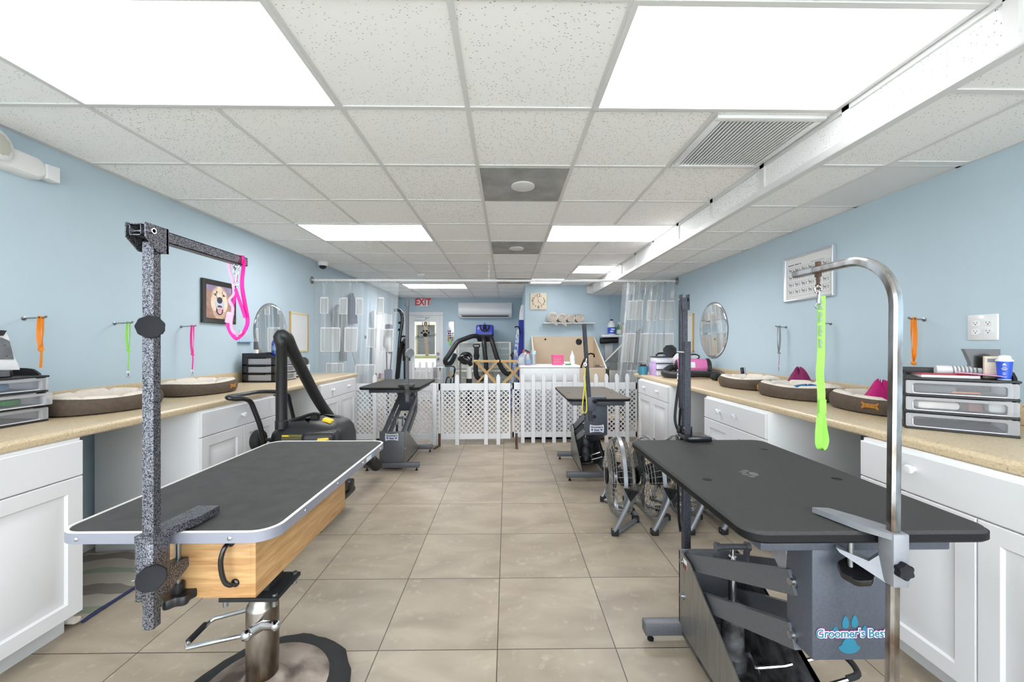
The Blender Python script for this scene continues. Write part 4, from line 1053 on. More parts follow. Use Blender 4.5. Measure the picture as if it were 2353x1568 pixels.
# ================================================================ WALL PIECES
def on_wall(s, y, z, n=0.0):
    """point n metres off the left (-1) or right (+1) wall."""
    return V(((XL if s < 0 else XR) - s * n, y, z))
def framed(name, label, cat, s, y0, y1, z0, z1, fw, ft, fm, pm, cham=.004):
    t = thing(name, label, cat, on_wall(s, (y0 + y1) / 2, z0))
    b = MB(); loops = []
    for m, n in ((0, .001), (0, ft - cham), (cham, ft), (fw * .55, ft * .8), (fw - .003, ft * .7), (fw, ft * .45)):
        loops.append([on_wall(s, y0 + m, z0 + m, n), on_wall(s, y1 - m, z0 + m, n), on_wall(s, y1 - m, z1 - m, n), on_wall(s, y0 + m, z1 - m, n)])
    R = [[b.bm.verts.new(p) for p in L] for L in loops]
    for A, B in zip(R, R[1:]):
        for j in range(4): b.face([A[j], A[(j + 1) % 4], B[(j + 1) % 4], B[j]])
    obj('frame', b, fm, t)
    b = MB(); b.box(on_wall(s, y0 + fw * .7, z0 + fw * .7, .001), on_wall(s, y1 - fw * .7, z1 - fw * .7, ft * .45)); p = obj('picture', b, pm, t)
    return t, p, ft * .45
t, pic, d0 = framed('framed_portrait', 'black-framed portrait of a happy golden retriever on the blue wall', 'picture', -1, 3.42, 3.83, 1.495, 1.883, .045, .028, 'dark_frame', 'dog_back')
# the portrait itself: flat shapes, painted one over another
def flat(b, cy, cz, ry, rz, lvl, k=26, rot=0.0, f=None):
    pts = []
    for i in range(k):
        a = 2 * pi * i / k; y, z = ry * cos(a), rz * sin(a)
        if f: y, z = f(y, z)
        y, z = y * cos(rot) - z * sin(rot), y * sin(rot) + z * cos(rot)
        y, z = cy + y, cz + z
        y = min(max(y, 3.463), 3.787); z = min(max(z, 1.538), 1.84)
        pts.append(on_wall(-1, y, z, d0 + .0006 * lvl))
    b.prism(pts, (.0005, 0, 0))
Dm = ['dog_ear', 'dog_gold', 'dog_light', 'dog_muzzle', 'dog_nose', 'dog_tongue', 'board_white']
b = MB()
b.mi = 0; flat(b, 3.53, 1.60, .12, .12, 1); flat(b, 3.70, 1.60, .12, .12, 1); flat(b, 3.505, 1.70, .05, .10, 2, rot=.25); flat(b, 3.745, 1.69, .05, .10, 2, rot=-.3)
b.mi = 1; flat(b, 3.625, 1.72, .105, .115, 3); flat(b, 3.625, 1.62, .085, .09, 3)
b.mi = 2; flat(b, 3.625, 1.765, .04, .07, 4); flat(b, 3.565, 1.68, .045, .075, 4); flat(b, 3.685, 1.68, .045, .075, 4); flat(b, 3.572, 1.775, .028, .018, 4, rot=.3); flat(b, 3.682, 1.775, .028, .018, 4, rot=-.3)
b.mi = 3; flat(b, 3.627, 1.675, .058, .058, 5)
b.mi = 4; flat(b, 3.627, 1.708, .034, .030, 6); flat(b, 3.575, 1.757, .014, .012, 6); flat(b, 3.680, 1.757, .014, .012, 6); flat(b, 3.627, 1.617, .043, .045, 6)
b.mi = 5; flat(b, 3.627, 1.614, .028, .032, 7)
b.mi = 6; flat(b, 3.60, 1.635, .008, .010, 8); flat(b, 3.654, 1.635, .008, .010, 8); flat(b, 3.579, 1.761, .004, .004, 8); flat(b, 3.684, 1.761, .004, .004, 8)
obj('dog_likeness', b, Dm, pic, flat=True)
t, pic, d0 = framed('framed_chart', 'silver-framed grooming chart of small dog drawings on the blue wall', 'picture', 1, 2.83, 3.345, 1.663, 2.037, .018, .026, 'silver_frame', 'paper')
b = MB()
def mark(y, z, w, h): b.box(on_wall(1, y - w / 2, z - h / 2, d0), on_wall(1, y + w / 2, z + h / 2, d0 + .0008))
for z in (1.705, 1.765, 1.825, 1.885, 1.945): mark(3.085, z, .44, .0015)
for y in (2.865, 3.305): mark(y, 1.825, .0015, .24)
for r in range(4):
    for c in range(6):
        y, z = 3.27 - c * .071, 1.737 + r * .06
        mark(y, z + .004, .026, .012); mark(y + .010, z - .008, .004, .018); mark(y - .010, z - .008, .004, .018); mark(y + .015, z + .014, .009, .012); mark(y - .014, z + .016, .003, .010); mark(y - .030, z + .002, .006, .026)
obj('dog_drawings', b, 'ink_soft', pic, flat=True)
b = MB()
for i in range(17):
    if i not in (8, 14): mark(3.295 - i * .0085, 1.966, .006, .008)
for i in range(12): mark(3.05 - i * .011, 1.957, .008, .003)
obj('heading', b, 'ink', pic, flat=True)
def oval_mirror(s, y, z, ry, rz, label):
    t = thing('oval_mirror', label, 'mirror', on_wall(s, y, z - rz))
    b = MB(); b.lathe([(ry * .90, .010), (ry * .96, .0095), (ry, .005), (ry, .001)], on_wall(s, y, z), 64, 1, 1, (-s, 0, 0))
    for v in b.bm.verts: v.co.z = z + (v.co.z - z) * rz / ry
    obj('bevelled_rim', b, 'mirror', t)
    b = MB(); b.lathe([(ry * 1.012, .0005), (ry * 1.012, .004), (ry, .0042)], on_wall(s, y, z), 64, 1, 1, (-s, 0, 0))
    for v in b.bm.verts: v.co.z = z + (v.co.z - z) * rz / ry
    obj('dark_edge', b, 'garage_grey', t)
    b = MB(); b.lathe([(0, .0101), (ry * .905, .0101), (ry * .905, .004)], on_wall(s, y, z), 64, 1, 1, (-s, 0, 0))
    for v in b.bm.verts: v.co.z = z + (v.co.z - z) * rz / ry
    obj('glass', b, 'mirror', t)
oval_mirror(-1, 4.435, 1.445, .305, .315, 'oval frameless mirror on the wall behind the water bottle')
oval_mirror(1, 4.53, 1.465, .31, .325, 'oval frameless mirror on the wall above the pink dryer')
def board(s, y0, y1, z0, z1, label):
    t = thing('notice_board', label, 'notice board', on_wall(s, (y0 + y1) / 2, z0))
    b = MB(); b.box(on_wall(s, y0 + .005, z0 + .005, .001), on_wall(s, y1 - .005, z1 - .005, .008)); obj('panel', b, 'board_white', t)
    b = MB()
    for a, c in (((y0, z0), (y0 + .02, z1)), ((y1 - .02, z0), (y1, z1))): b.box(on_wall(s, *a, .001), on_wall(s, *c, .015), .002)
    obj('side_strip', b, 'gold_frame', t)
    b = MB()
    for a, c in (((y0, z0), (y1, z0 + .022)), ((y0, z1 - .022), (y1, z1))): b.box(on_wall(s, *a, .001), on_wall(s, *c, .014), .002)
    obj('rail', b, 'cream_frame', t)
board(-1, 4.80, 5.24, 1.205, 1.705, 'white notice board with gold side strips beside the clear pocket curtain')
board(1, 5.00, 5.36, 1.20, 1.70, 'white notice board with gold strip half hidden behind the charcoal post')
# outlets
t = thing('wall_outlet', 'white wall plate with four sockets above the clear drawer unit', 'outlet', on_wall(1, 1.945, 1.33))
b = MB(); b.rings([[on_wall(1, 1.945 + y, 1.392 + z, n) for y, z in rrect(-.065 + m, -.066 + m, .065 - m, .066 - m, .005, 3)] for m, n in ((0, .001), (0, .003), (.004, .007))]); obj('plate', b, 'white_gloss', t)
for yy in (1.945 + .026, 1.945 - .026):
    for zz in (1.392 + .021, 1.392 - .021):
        b = MB(); b.prism([on_wall(1, yy + y, zz + z, .007) for y, z in rrect(-.017, -.0145, .017, .0145, .011, 4)], (-.002, 0, 0)); so = obj('socket', b, 'white_plastic', t)
        b = MB(); b.box(on_wall(1, yy + .006, zz, .009), on_wall(1, yy + .008, zz + .008, .0095)); b.box(on_wall(1, yy - .008, zz, .009), on_wall(1, yy - .006, zz + .007, .0095)); b.lathe([(0, 0), (.003, 0), (0, .0005)], on_wall(1, yy, zz - .006, .009), 8, 1, 1, (-1, 0, 0)); obj('slots', b, 'ink', so)
t = thing('wall_outlet', 'blue-painted wall plate with a small shelf under the pink loop', 'outlet', on_wall(-1, 3.98, 1.32))
b = MB(); b.box(on_wall(-1, 3.91, 1.33, .001), on_wall(-1, 4.05, 1.45, .006), .002); obj('plate', b, 'wall_blue', t)
b = MB(); b.box(on_wall(-1, 3.88, 1.322, .001), on_wall(-1, 4.08, 1.33, .03)); obj('ledge', b, 'dim_blue', t)
# emergency light
t = thing('emergency_light', 'white emergency light with two lamp heads high on the blue wall', 'emergency light', on_wall(-1, 2.1, 2.22))
b = MB(); b.rings([[on_wall(-1, 2.07 + y * k, 2.285 + z * k, n) for y, z in rrect(-.19, -.062, .19, .062, .060, 6)] for k, n in ((1, .001), (1, .03), (.93, .055), (.78, .068))]); obj('housing', b, 'white_plastic', t)
b = MB(); b.lathe([(.058, -.03), (.075, .02), (.078, .055), (.070, .06)], on_wall(-1, 1.99, 2.315, .045), 28, 1, 1, (1, .25, .1)); obj('lamp_head', b, 'white_plastic', t)
b = MB(); b.lathe([(0, .063), (.04, .064), (.071, .056)], on_wall(-1, 1.99, 2.315, .045), 28, 1, 1, (1, .25, .1), f=lambda a, r, h: (r, h + (.0015 * sin(9 * a) if 0 < r < .06 else 0))); obj('lens', b, 'glass_lens', t)
b = MB(); b.rings([[on_wall(-1, 2.255 + y0, 2.283 + z * k, n) for n, z in rrect(.012, -.045, .07, .045, .006, 3)] for y0, k in ((-.02, .9), (.035, 1.0), (.04, .97))]); obj('lamp_head', b, 'white_gloss', t)
b = MB(); b.rings([[on_wall(-1, 2.295 + y0, 2.283 + z, n) for n, z in rrect(.018, -.038, .064, .038, .006, 3)] for y0 in (0, .006)]); obj('lens', b, 'glass_lens', t)

# ================================================================ DOG BEDS
def wrinkle(a, r, h):
    if r < .22: return (r, h)
    return (r * (1 + .010 * sin(5 * a + 1) + .006 * sin(11 * a)), h + .006 * abs(sin(4.5 * a + .4)) * (r > .6) - .003 * abs(sin(13 * a)) * (r < .98) * (r > .6))
def make_bed(label, loc):
    t = thing('dog_bed', label, 'dog bed', (0, 0, 0), 'brown and cream oval dog beds')
    sx, sy = .215, .285
    b = MB(); b.lathe([(.92, .002), (.985, .008), (1.02, .03), (1.03, .055), (1.0, .078), (.955, .088)], (0, 0, 0), 64, sx, sy, f=lambda a, r, h: (r * (1 + .008 * sin(5 * a + 1)), h + (.005 * sin(3 * a) if h > .05 else 0)), cap=False); obj('side_wall', b, 'bed_brown', t)
    b = MB(); b.lathe([(.958, .087), (.93, .096), (.87, .102), (.80, .098), (.74, .082), (.71, .060), (.70, .03)], (0, 0, 0), 72, sx, sy, f=lambda a, r, h: (r * (1 + .008 * sin(5 * a + 1)), h + (.005 * sin(3 * a) if h > .05 else 0) - (.012 * max(0, 1 - abs(((a / (2 * pi) * 9) % 1) - .5) * 10) if .69 < r < .95 else 0)), cap=False); obj('bolster', b, 'bed_cream', t)
    b = MB(); b.lathe([(.76, .035), (.71, .052), (.55, .062), (.3, .061), (.1, .057), (0, .056)], (0, 0, 0), 48, sx, sy, f=lambda a, r, h: (r, h + .004 * sin(3 * a + r * 9))); obj('cushion', b, 'bed_cream', t)
    return t
def bone(parent, ang, sx=.215, sy=.285, lift=0.0):
    """tan bone patch stitched on the side wall at angle ang."""
    b = MB(); out = []
    pts = []
    for i in range(40):
        a = 2 * pi * i / 40
        c_, s_ = cos(a), sin(a); lx = .036 * (abs(c_) ** .6) * (1 if c_ > 0 else -1) * (1 - .22 * max(0, 1 - abs(s_) * 4)); lz = .011 * (1 if s_ > 0 else -1) * min(1, abs(s_) * 2.2) * (1 + .75 * max(0, min(1, (abs(c_) - .45) * 3)))
        pts.append((lx, lz))
    m = (sx + sy) / 2
    def q(lx, lz, n):
        aa = ang + lx / m
        k = 1.036 + n - lift * 0
        return V((sx * k * cos(aa), sy * k * sin(aa), .050 + lz))
    b.rings([[q(x, z, 0) for x, z in pts], [q(x, z, .012) for x, z in pts], [q(x * .9, z * .9, .016) for x, z in pts]])
    p = obj('bone_patch', b, 'leather', parent)
    b = MB()
    for x in (-.020, 0, .020):
        c = q(x, 0, .018); b.ball(c, .003, 1, 1, 1, 8, 4)
    obj('stitch', b, 'leather_stitch', p)
beds = []
base = make_bed('brown and cream dog bed beside the drawer unit holding the clipper, behind the hammered post', (0, 0, 0))
spots = [(-2.335, 2.30, 0, None), (-2.375, 3.05, .05, 'brown and cream dog bed under the pink spare loop, nearest the shop vacuum'),
         (2.10, 3.355, -.05, 'brown and cream dog bed nearest the pink dryer and the phone'),
         (2.08, 2.755, .04, 'brown and cream dog bed with a blue toy in it, middle of three'),
         (2.13, 2.165, -.03, 'brown and cream dog bed with pink harness in it, beside the clear drawer unit')]
for i, (x, y, r, lb) in enumerate(spots):
    o = base if i == 0 else dup(base, (x, y, CT), r, lb)
    o.location = (x, y, CT); o.rotation_euler = (0, 0, r); ORG[o.name] = V((0, 0, 0)); beds.append(o)
bone(beds[1], radians(8)); bone(beds[2], radians(150)); bone(beds[3], radians(140)); bone(beds[4], radians(205))
def cloth(name, label, cat, m, pts_fn, loc, nu=14, nv=8, trim=None):
    t = thing(name, label, cat, loc)
    b = MB(); b.grid(pts_fn, nu, nv)
    r = bmesh.ops.solidify(b.bm, geom=b.bm.faces[:], thickness=.003); obj('fabric', b, m, t, ang=80)
    return t
def lump(cx, cy, z, rx, ry, h, seed):
    rnd = random.Random(seed); ph = [rnd.uniform(0, 6) for _ in range(4)]
    def f(u, v):
        a, r = 2 * pi * u, .12 + .88 * v
        k = 1 + .18 * sin(2 * a + ph[0]) + .12 * sin(3 * a + ph[1])
        return V((cx + rx * r * k * cos(a), cy + ry * r * k * sin(a), z + h * (1 - r * r) * (.75 + .25 * sin(3 * a + ph[2])) + .006 * sin(6 * a + ph[3]) * r))
    return f
cloth('pet_harness', 'pink polka-dot harness heaped in the dog bed beside the clear drawer unit', 'harness', 'pink_web', lump(2.12, 2.19, CT + .064, .09, .075, .12, 3), (2.12, 2.19, CT + .06))
cloth('pet_harness', 'dark pink harness propped against the wall behind the dog bed nearest the phone', 'harness', 'magenta_web', lump(2.30, 3.05, CT + .085, .07, .06, .12, 5), (2.30, 3.05, CT + .05))
cloth('plush_toy', 'flat blue toy lying in the middle dog bed', 'toy', 'sky_toy', lump(2.11, 2.71, CT + .064, .11, .06, .035, 8), (2.11, 2.66, CT + .06))
# striped terry mat in the knee space
t = thing('striped_mat', 'striped grey, green and cream terry mat on the floor beside the white cabinet', 'mat', (-2.28, 2.13, 0))
b = MB(); b.grid(lambda u, v: V((-2.61 + .62 * u, 1.84 + .62 * v, .010 + .006 * sin(7 * u + 5 * v) + .004 * sin(13 * v))), 24, 24); bmesh.ops.solidify(b.bm, geom=b.bm.faces[:], thickness=.008); obj('terry', b, 'striped_terry', t)
b = MB(); b.tube([(-1.985, 1.85 + .06 * i, .010 + .002 * sin(i)) for i in range(11)], .007, 8); obj('navy_piping', b, 'navy', t)
b = MB(); b.sweep([(-2.4, 1.835, .012), (-1.995, 1.835, .012)], [(.016 + .014 * cos(a), .02 * sin(a)) for a in [2 * pi * i / 14 for i in range(14)]], (0, 0, 1)); obj('rolled_edge', b, 'bed_cream', t)
# ================================================================ DRAWER UNITS AND WHAT STANDS ON THE WORKTOPS
def drawer_unit(label, loc, rot, w=.36, d=.33, h=.245, pull=(0, 0, 0), frame_side=False):
    """black frame, three clear drawers; local front faces -y."""
    t = thing('drawer_unit', label, 'drawer unit', (0, 0, 0), 'black-framed clear drawer units')
    hw, hd = w / 2, d / 2; dh = (h - .03) / 3
    b = MB()
    for k in range(4):
        z = k * dh; b.box((-hw, -hd, z), (hw, hd, z + .009), .003)
    for x in (-hw, hw - .012):
        for y0, y1 in ((-hd + .012, -hd + .05), (hd - .05, hd)): b.box((x, y0, 0), (x + .012, y1, h - .02), .003)
        for k in range(3): b.box((x, -hd + .012, k * dh), (x + .012, hd, k * dh + .016), .002)
    b.box((-hw, hd - .01, 0), (hw, hd, h - .02))
    # tray rim on top
    z = 3 * dh
    b.box((-hw, hd - .012, z), (hw, hd, z + .045), .004)
    for x in (-hw, hw - .010):
        b.prism([(x, -hd + .03, z), (x, hd, z), (x, hd, z + .045), (x, -hd + .11, z + .045), (x, -hd + .07, z + .04), (x, -hd + .04, z + .02)], (.010, 0, 0))
    b.box((-hw - .002, -hd - .003, z), (hw + .002, hd, z + .010), .003)
    obj('frame', b, 'black_plastic', t)
    for k in range(3):
        z0, z1 = k * dh + .011, (k + 1) * dh - .003; dy = -hd - .002 - pull[k]; x0, x1 = -hw + .004, hw - .004
        b = MB()
        pl = lambda m, y: [(x0 + m, y, z0 + m * .5), (x1 - m, y, z0 + m * .5), (x1 - m, y, z1 - m), (x0 + m, y, z1 - m)]
        fr = [(x, y) for x, y in rrect(x0, z0, x1, z1, .006, 3)]; fi = [(x, y) for x, y in rrect(x0 + .022, z0 + .004, x1 - .03, z1 - .012, .010, 3)]
        R = [[b.bm.verts.new((x, yy, zz)) for x, zz in q] for q, yy in ((fr, dy + .004), (fr, dy), (fi, dy), (fi, dy + .012))]
        for A, B in zip(R, R[1:]):
            for j in range(len(A)): b.face([A[j], A[(j + 1) % len(A)], B[(j + 1) % len(A)], B[j]])
        b.mi = 1; b.face(R[-1]); b.mi = 0
        b.box((x0 + .014, dy + .012, z0), (x1 - .014, hd - .02, z0 + .003)); b.box((x0 + .014, dy + .012, z0), (x0 + .017, hd - .02, z1 - .006)); b.box((x1 - .017, dy + .012, z0), (x1 - .014, hd - .02, z1 - .006))
        dr = obj('drawer', b, ['bin_vinyl', 'bin_window'], t)
        b = MB(); b.sweep([(x, dy - .0008, zz) for x, zz in fi[7:-2]] , [(-.0015, -.0012), (.0015, -.0012), (.0015, .0012), (-.0015, .0012)], (0, 1, 0)); obj('moulded_lip', b, 'clear_bin', dr)
    t.location = loc; t.rotation_euler = (0, 0, rot); return t
def at(o, p):
    return Matrix.Translation(o.location) @ Matrix.Rotation(o.rotation_euler.z, 4, 'Z') @ V(p)
D1 = drawer_unit('black-framed clear drawer unit carrying the white clipper and charger, second drawer ajar', (-2.425, 1.775, CT), pi / 2, pull=(0, .02, 0))
D2 = drawer_unit('black-framed clear drawer unit with the blue water bottle on top, beside the shop vacuum tube', (-2.425, 4.03, CT), pi / 2, h=.27)
rr = radians(-39)
D3 = drawer_unit('black-framed clear drawer unit under the wall outlet, carrying the blue cup', (2.035, 1.80, CT), rr, w=.33, d=.28, h=.25)
D3.location = V((1.79, 1.735, CT)) + Matrix.Rotation(rr, 3, 'Z') @ V((.165, .14, 0))
def box_in(name, label, cat, o, c, s, m, rot=0, bev=.004):
    p = at(o, c); t = thing(name, label, cat, p)
    b = MB(); b.box(p + V((-s[0] / 2, -s[1] / 2, 0)), p + V((s[0] / 2, s[1] / 2, s[2])), bev, rot=Matrix.Rotation(o.rotation_euler.z + rot, 3, 'Z')); obj('body', b, m, t); return t
dz = (.25 - .03) / 3
box_in('folded_cloth', 'crumpled white bag in the middle drawer below the red booklet', 'bag', D3, (-.06, -.07, dz + .016), (.14, .07, .035), 'towel', .2, .015)
box_in('plastic_jar', 'pale jar at the end of the middle drawer below the blue cup', 'jar', D3, (.115, -.06, dz + .016), (.05, .06, .04), 'paper', 0, .012)
box_in('comb_case', 'dark comb case in the middle drawer below the red booklet', 'case', D3, (.045, -.07, dz + .016), (.045, .06, .035), 'dark_red', .3, .006)
box_in('pencil', 'yellow pencil in the top drawer of the unit under the blue cup', 'pencil', D3, (.03, -.08, 2 * dz + .018), (.09, .006, .006), 'orange', .25, .001)
box_in('clipper_blade_box', 'dark blade box in the top drawer of the unit under the blue cup', 'box', D3, (-.06, -.05, 2 * dz + .016), (.13, .06, .03), 'garage_grey', -.1)
dz1 = (.245 - .03) / 3
box_in('green_plush', 'green pet bow bundle in the ajar middle drawer under the clipper', 'bow', D1, (.07, -.10, dz1 + .016), (.08, .05, .032), 'green', .2, .012)
box_in('orange_plush', 'orange pet bow in the ajar middle drawer under the clipper', 'bow', D1, (-.02, -.10, dz1 + .016), (.06, .05, .03), 'orange', -.2, .01)
box_in('glasses_case', 'blue case in the top drawer under the clipper', 'case', D1, (-.01, -.09, 2 * dz1 + .016), (.16, .06, .036), 'dim_blue', .05, .012)
# blue cup with white lid, booklet, roll of paper, small box, dark holder on D3
zt = CT + 3 * dz + .0105
p = at(D3, (.135, -.085, 0)); p.z = zt
t = thing('blue_cup', 'blue paper cup with white dome lid on the drawer unit at the wall outlet', 'cup', p)
b = MB(); b.lathe([(0, 0), (.0185, 0), (.0235, .078), (.022, .078)], p, 28); obj('body', b, 'blue_plastic', t)
b = MB(); b.lathe([(.0245, .076), (.0248, .082), (.019, .086), (.018, .096), (.012, .101), (0, .102)], p, 28); b.lathe([(0, -.001), (.0192, -.001), (.0192, .003)], p, 28); obj('lid', b, 'white_plastic', t)
fd = (V((0, 0, 0)) - p); fd.z = 0; fd.normalize(); th = math.atan2(fd.x, -fd.y)
b = MB(); q = p + fd * .0225
b.prism([q + V((x * cos(th), x * sin(th), z)) for x, z in ((-.006, .060), (-.001, .060), (.0, .0635), (.001, .060), (.006, .060), (0, .070))], fd * .0012); 
for z, w in ((.052, .010), (.046, .016), (.041, .012), (.028, .010), (.022, .008), (.012, .012)): b.box(q + V((-w / 2, -.001, z)), q + V((w / 2, .001, z + .0016)), rot=Matrix.Rotation(th, 3, 'Z'))
obj('label_print', b, 'white_gloss', t)
def lay(name, label, cat, o, c, s, parts, rot=0.0, tilt=0.0):
    p = at(o, (c[0], c[1], 0)); p.z = c[2]; t = thing(name, label, cat, p)
    for nm, z0, z1, m, g in parts:
        b = MB(); b.box(p + V((-s[0] / 2 - g, -s[1] / 2 - g, z0)), p + V((s[0] / 2 + g, s[1] / 2 + g, z1)), .001, rot=Matrix.Rotation(o.rotation_euler.z + rot, 3, 'Z') @ Matrix.Rotation(tilt, 3, 'Y'), piv=p); obj(nm, b, m, t)
    return t
lay('booklet', 'red-covered booklet lying on the drawer unit at the wall outlet', 'booklet', D3, (-.03, -.05, zt), (.18, .12), (('pages', 0, .012, 'paper', 0), ('cover', .012, .0145, 'red_cover', .002)), .15)
lay('leaflet', 'pale leaflet lying across the red booklet', 'leaflet', D3, (.07, -.06, zt + .018), (.13, .09), (('sheet', 0, .002, 'pink_pale', 0),), -.25, .07)
p = at(D3, (.03, .055, 0)); p.z = zt + .024
t = thing('paper_roll', 'roll of grey wrapping paper lying behind the red booklet', 'roll', p)
ax = Matrix.Rotation(rr + .1, 3, 'Z') @ V((1, 0, 0)); b = MB(); b.lathe([(.010, -.07), (.023, -.07), (.024, -.06), (.023, .06), (.024, .07), (.010, .07)], p, 24, 1, 1, ax); obj('roll_body', b, 'paper', t)
b = MB()
for k in range(7): b.lathe([(.0235, -.02 + k * .012), (.0245, -.018 + k * .012), (.0235, -.014 + k * .012)], p, 24, 1, 1, ax)
obj('bands', b, 'ink_soft', t)
p = at(D3, (.115, -.02, 0)); p.z = zt
t = thing('carton', 'slim printed carton standing behind the blue cup', 'carton', p)
b = MB(); b.box(p + V((-.022, -.012, 0)), p + V((.022, .012, .095)), .001, rot=Matrix.Rotation(rr, 3, 'Z')); obj('body', b, 'clock_face', t)
b = MB(); b.box(p + V((-.014, -.0128, .07)), p + V((.012, -.012, .085)), rot=Matrix.Rotation(rr, 3, 'Z'), piv=p); obj('print', b, 'ink_soft', t)
p = at(D3, (.10, .075, 0)); p.z = zt
t = thing('file_holder', 'black magazine holder standing on the drawer unit behind the blue cup', 'file holder', p)
dd = Matrix.Rotation(rr, 3, 'Z'); b = MB(); b.prism([p + dd @ V((x, -.03, z)) for x, z in ((-.03, 0), (-.03, .06), (-.045, .11), (-.05, .125), (.055, .125), (.055, 0))], dd @ V((0, .06, 0))); obj('shell', b, 'black_gloss', t)
# clipper stand and charger on D1
z1 = CT + 3 * dz1 + .0105
t = thing('nail_grinder_lamp', 'white and grey desk appliance with slanted body on the drawer unit at the camera end', 'appliance', (-2.42, 1.70, z1))
A = lambda px, py: PX(px, py, -2.36)
b = MB(); b.prism([A(-70, 852), A(-70, 762), A(12, 760), A(20, 775), A(28, 810), A(42, 838), A(46, 850)], (-.07, 0, 0)); obj('body', b, 'white_plastic', t)
b = MB(); b.prism([A(-60, 826), A(-60, 775), A(3, 776), A(21, 784), A(31, 826)], (.003, 0, 0)); fp_ = obj('front_panel', b, 'steel', t)
b = MB()
for px, py in ((9, 794), (14, 819)): b.box(A(px, py) + V((.003, -.003, -.002)), A(px, py) + V((.0045, .003, .002)))
obj('slots', b, 'ink', fp_)
b = MB(); b.prism([A(-30, 772), A(-20, 758), A(10, 760), (A(2, 772))], (.012, 0, 0)); obj('dark_cap', b, 'black_plastic', t)
t = thing('wall_charger', 'black plug-in charger with grey rating label on the clipper drawer unit', 'charger', (-2.30, 1.80, z1))
b = MB(); b.box((-2.33, 1.665, z1), (-2.275, 1.83, z1 + .035), .006); b.box((-2.34, 1.63, z1 + .001), (-2.28, 1.675, z1 + .036), .008); obj('body', b, 'black_gloss', t)
b = MB(); b.box((-2.2755, 1.77, z1 + .005), (-2.2742, 1.815, z1 + .030)); obj('rating_label', b, 'garage_grey', t)
b = MB(); b.box((-2.276, 1.735, z1 + .010), (-2.262, 1.76, z1 + .0115)); b.box((-2.276, 1.735, z1 + .021), (-2.262, 1.76, z1 + .0225)); obj('prongs', b, 'chrome', t)
# on D2
z2 = CT + .24 + .0105
p = V((-2.40, 4.07, z2))
t = thing('water_bottle', 'blue plastic water bottle on the drawer unit beside the vacuum tube', 'bottle', p)
b = MB(); b.lathe([(0, 0), (.030, .003), (.033, .015), (.031, .03), (.033, .05), (.033, .10), (.031, .115), (.033, .13), (.024, .155), (.013, .175), (.013, .185)], p, 24); obj('body', b, 'blue_clear', t)
b = MB(); b.lathe([(.0155, .183), (.0155, .203), (0, .204)], p, 20); obj('cap', b, 'blue_plastic', t)
b = MB(); b.lathe([(.0335, .06), (.0335, .105)], p, 24); obj('label', b, 'dim_blue', t)
p = V((-2.50, 3.92, z2))
t = thing('clipper_battery', 'white handheld clipper with dark head standing on the far drawer unit', 'clipper', p)
b = MB(); b.box(p + V((-.018, -.018, 0)), p + V((.018, .018, .07)), .006); obj('body', b, 'white_plastic', t)
b = MB(); b.box(p + V((-.016, -.016, .07)), p + V((.016, .016, .15)), .005); obj('head', b, 'garage_grey', t)
t = thing('plastic_basket', 'white slotted plastic basket behind the vacuum hose', 'basket', (-2.35, 4.45, CT))
b = MB(); c = V((-2.36, 4.47, CT))
for k in range(5):
    b.rings([[c + V((x, y, .02 + k * .026)) for x, y in q] for q in (rrect(-.07 - k * .003, -.07 - k * .003, .07 + k * .003, .07 + k * .003, .02, 3), )] + [[c + V((x, y, .032 + k * .026)) for x, y in rrect(-.071 - k * .003, -.071 - k * .003, .071 + k * .003, .071 + k * .003, .02, 3)]])
for k in range(20):
    x, y = [q for q in rrect(-.08, -.08, .08, .08, .02, 4)][k]
    b.bar([c + V((x * .9, y * .9, 0)), c + V((x, y, .13))], .008, .003)
obj('lattice_body', b, 'white_plastic', t)
t = thing('grooming_brush', 'dark rounded brush standing in the white basket', 'brush', (-2.34, 4.50, CT + .1))
b = MB(); b.lathe([(0, -.012), (.045, -.012), (.055, 0), (.045, .012), (0, .012)], (-2.34, 4.52, CT + .17), 24, 1, 1, (.6, -.8, .1)); obj('head', b, 'dark_frame', t)
b = MB(); b.bar([(-2.38, 4.47, CT + .03), (-2.37, 4.48, CT + .19)], .02, .012, (0, 1, 0)); obj('handle', b, 'dark_frame', t)
# phone
t = thing('cordless_phone', 'black and silver cordless phone leaning behind the dog bed nearest the dryer', 'phone', (2.24, 3.66, CT))
R = Matrix.Rotation(radians(-14), 3, 'X') @ Matrix.Rotation(radians(20), 3, 'Z')
b = MB(); b.box((2.215, 3.65, CT), (2.265, 3.675, CT + .155), .007, rot=R); obj('handset', b, 'black_gloss', t)
b = MB(); b.box((2.235, 3.648, CT + .04), (2.258, 3.652, CT + .15), .002, rot=R, piv=(2.24, 3.6625, CT + .0775)); obj('silver_strip', b, 'silver_frame', t)
# pink dryer
t = thing('pink_dryer', 'pink cylindrical pet dryer with black end cap on the worktop under the oval mirror', 'pet dryer', (2.16, 4.40, CT))
ca, cb = V((1.96, 4.50, CT + .105)), V((2.30, 4.42, CT + .105)); ax = (cb - ca).normalized()
b = MB(); b.lathe([(.085, 0), (.098, .01), (.102, .03), (.102, .31), (.098, .33)], ca, 32, 1, 1, ax); obj('body', b, 'pink_metal', t)
b = MB(); b.lathe([(.099, .31), (.106, .315), (.108, .345), (.09, .36), (0, .362)], ca, 32, 1, 1, ax); b.lathe([(.03, -.05), (.032, -.02), (.086, .0), (.098, .012)], ca, 32, 1, 1, ax); obj('end_cap', b, 'black_plastic', t)
b = MB(); m = ca + ax * .19 + V((0, 0, .10)); b.tube([m + ax * (.058 * cos(a)) + V((0, 0, .022 + .030 * sin(a))) for a in [2 * pi * i / 24 for i in range(24)]], .008, 8, closed=True); obj('handle', b, 'black_rubber', t)
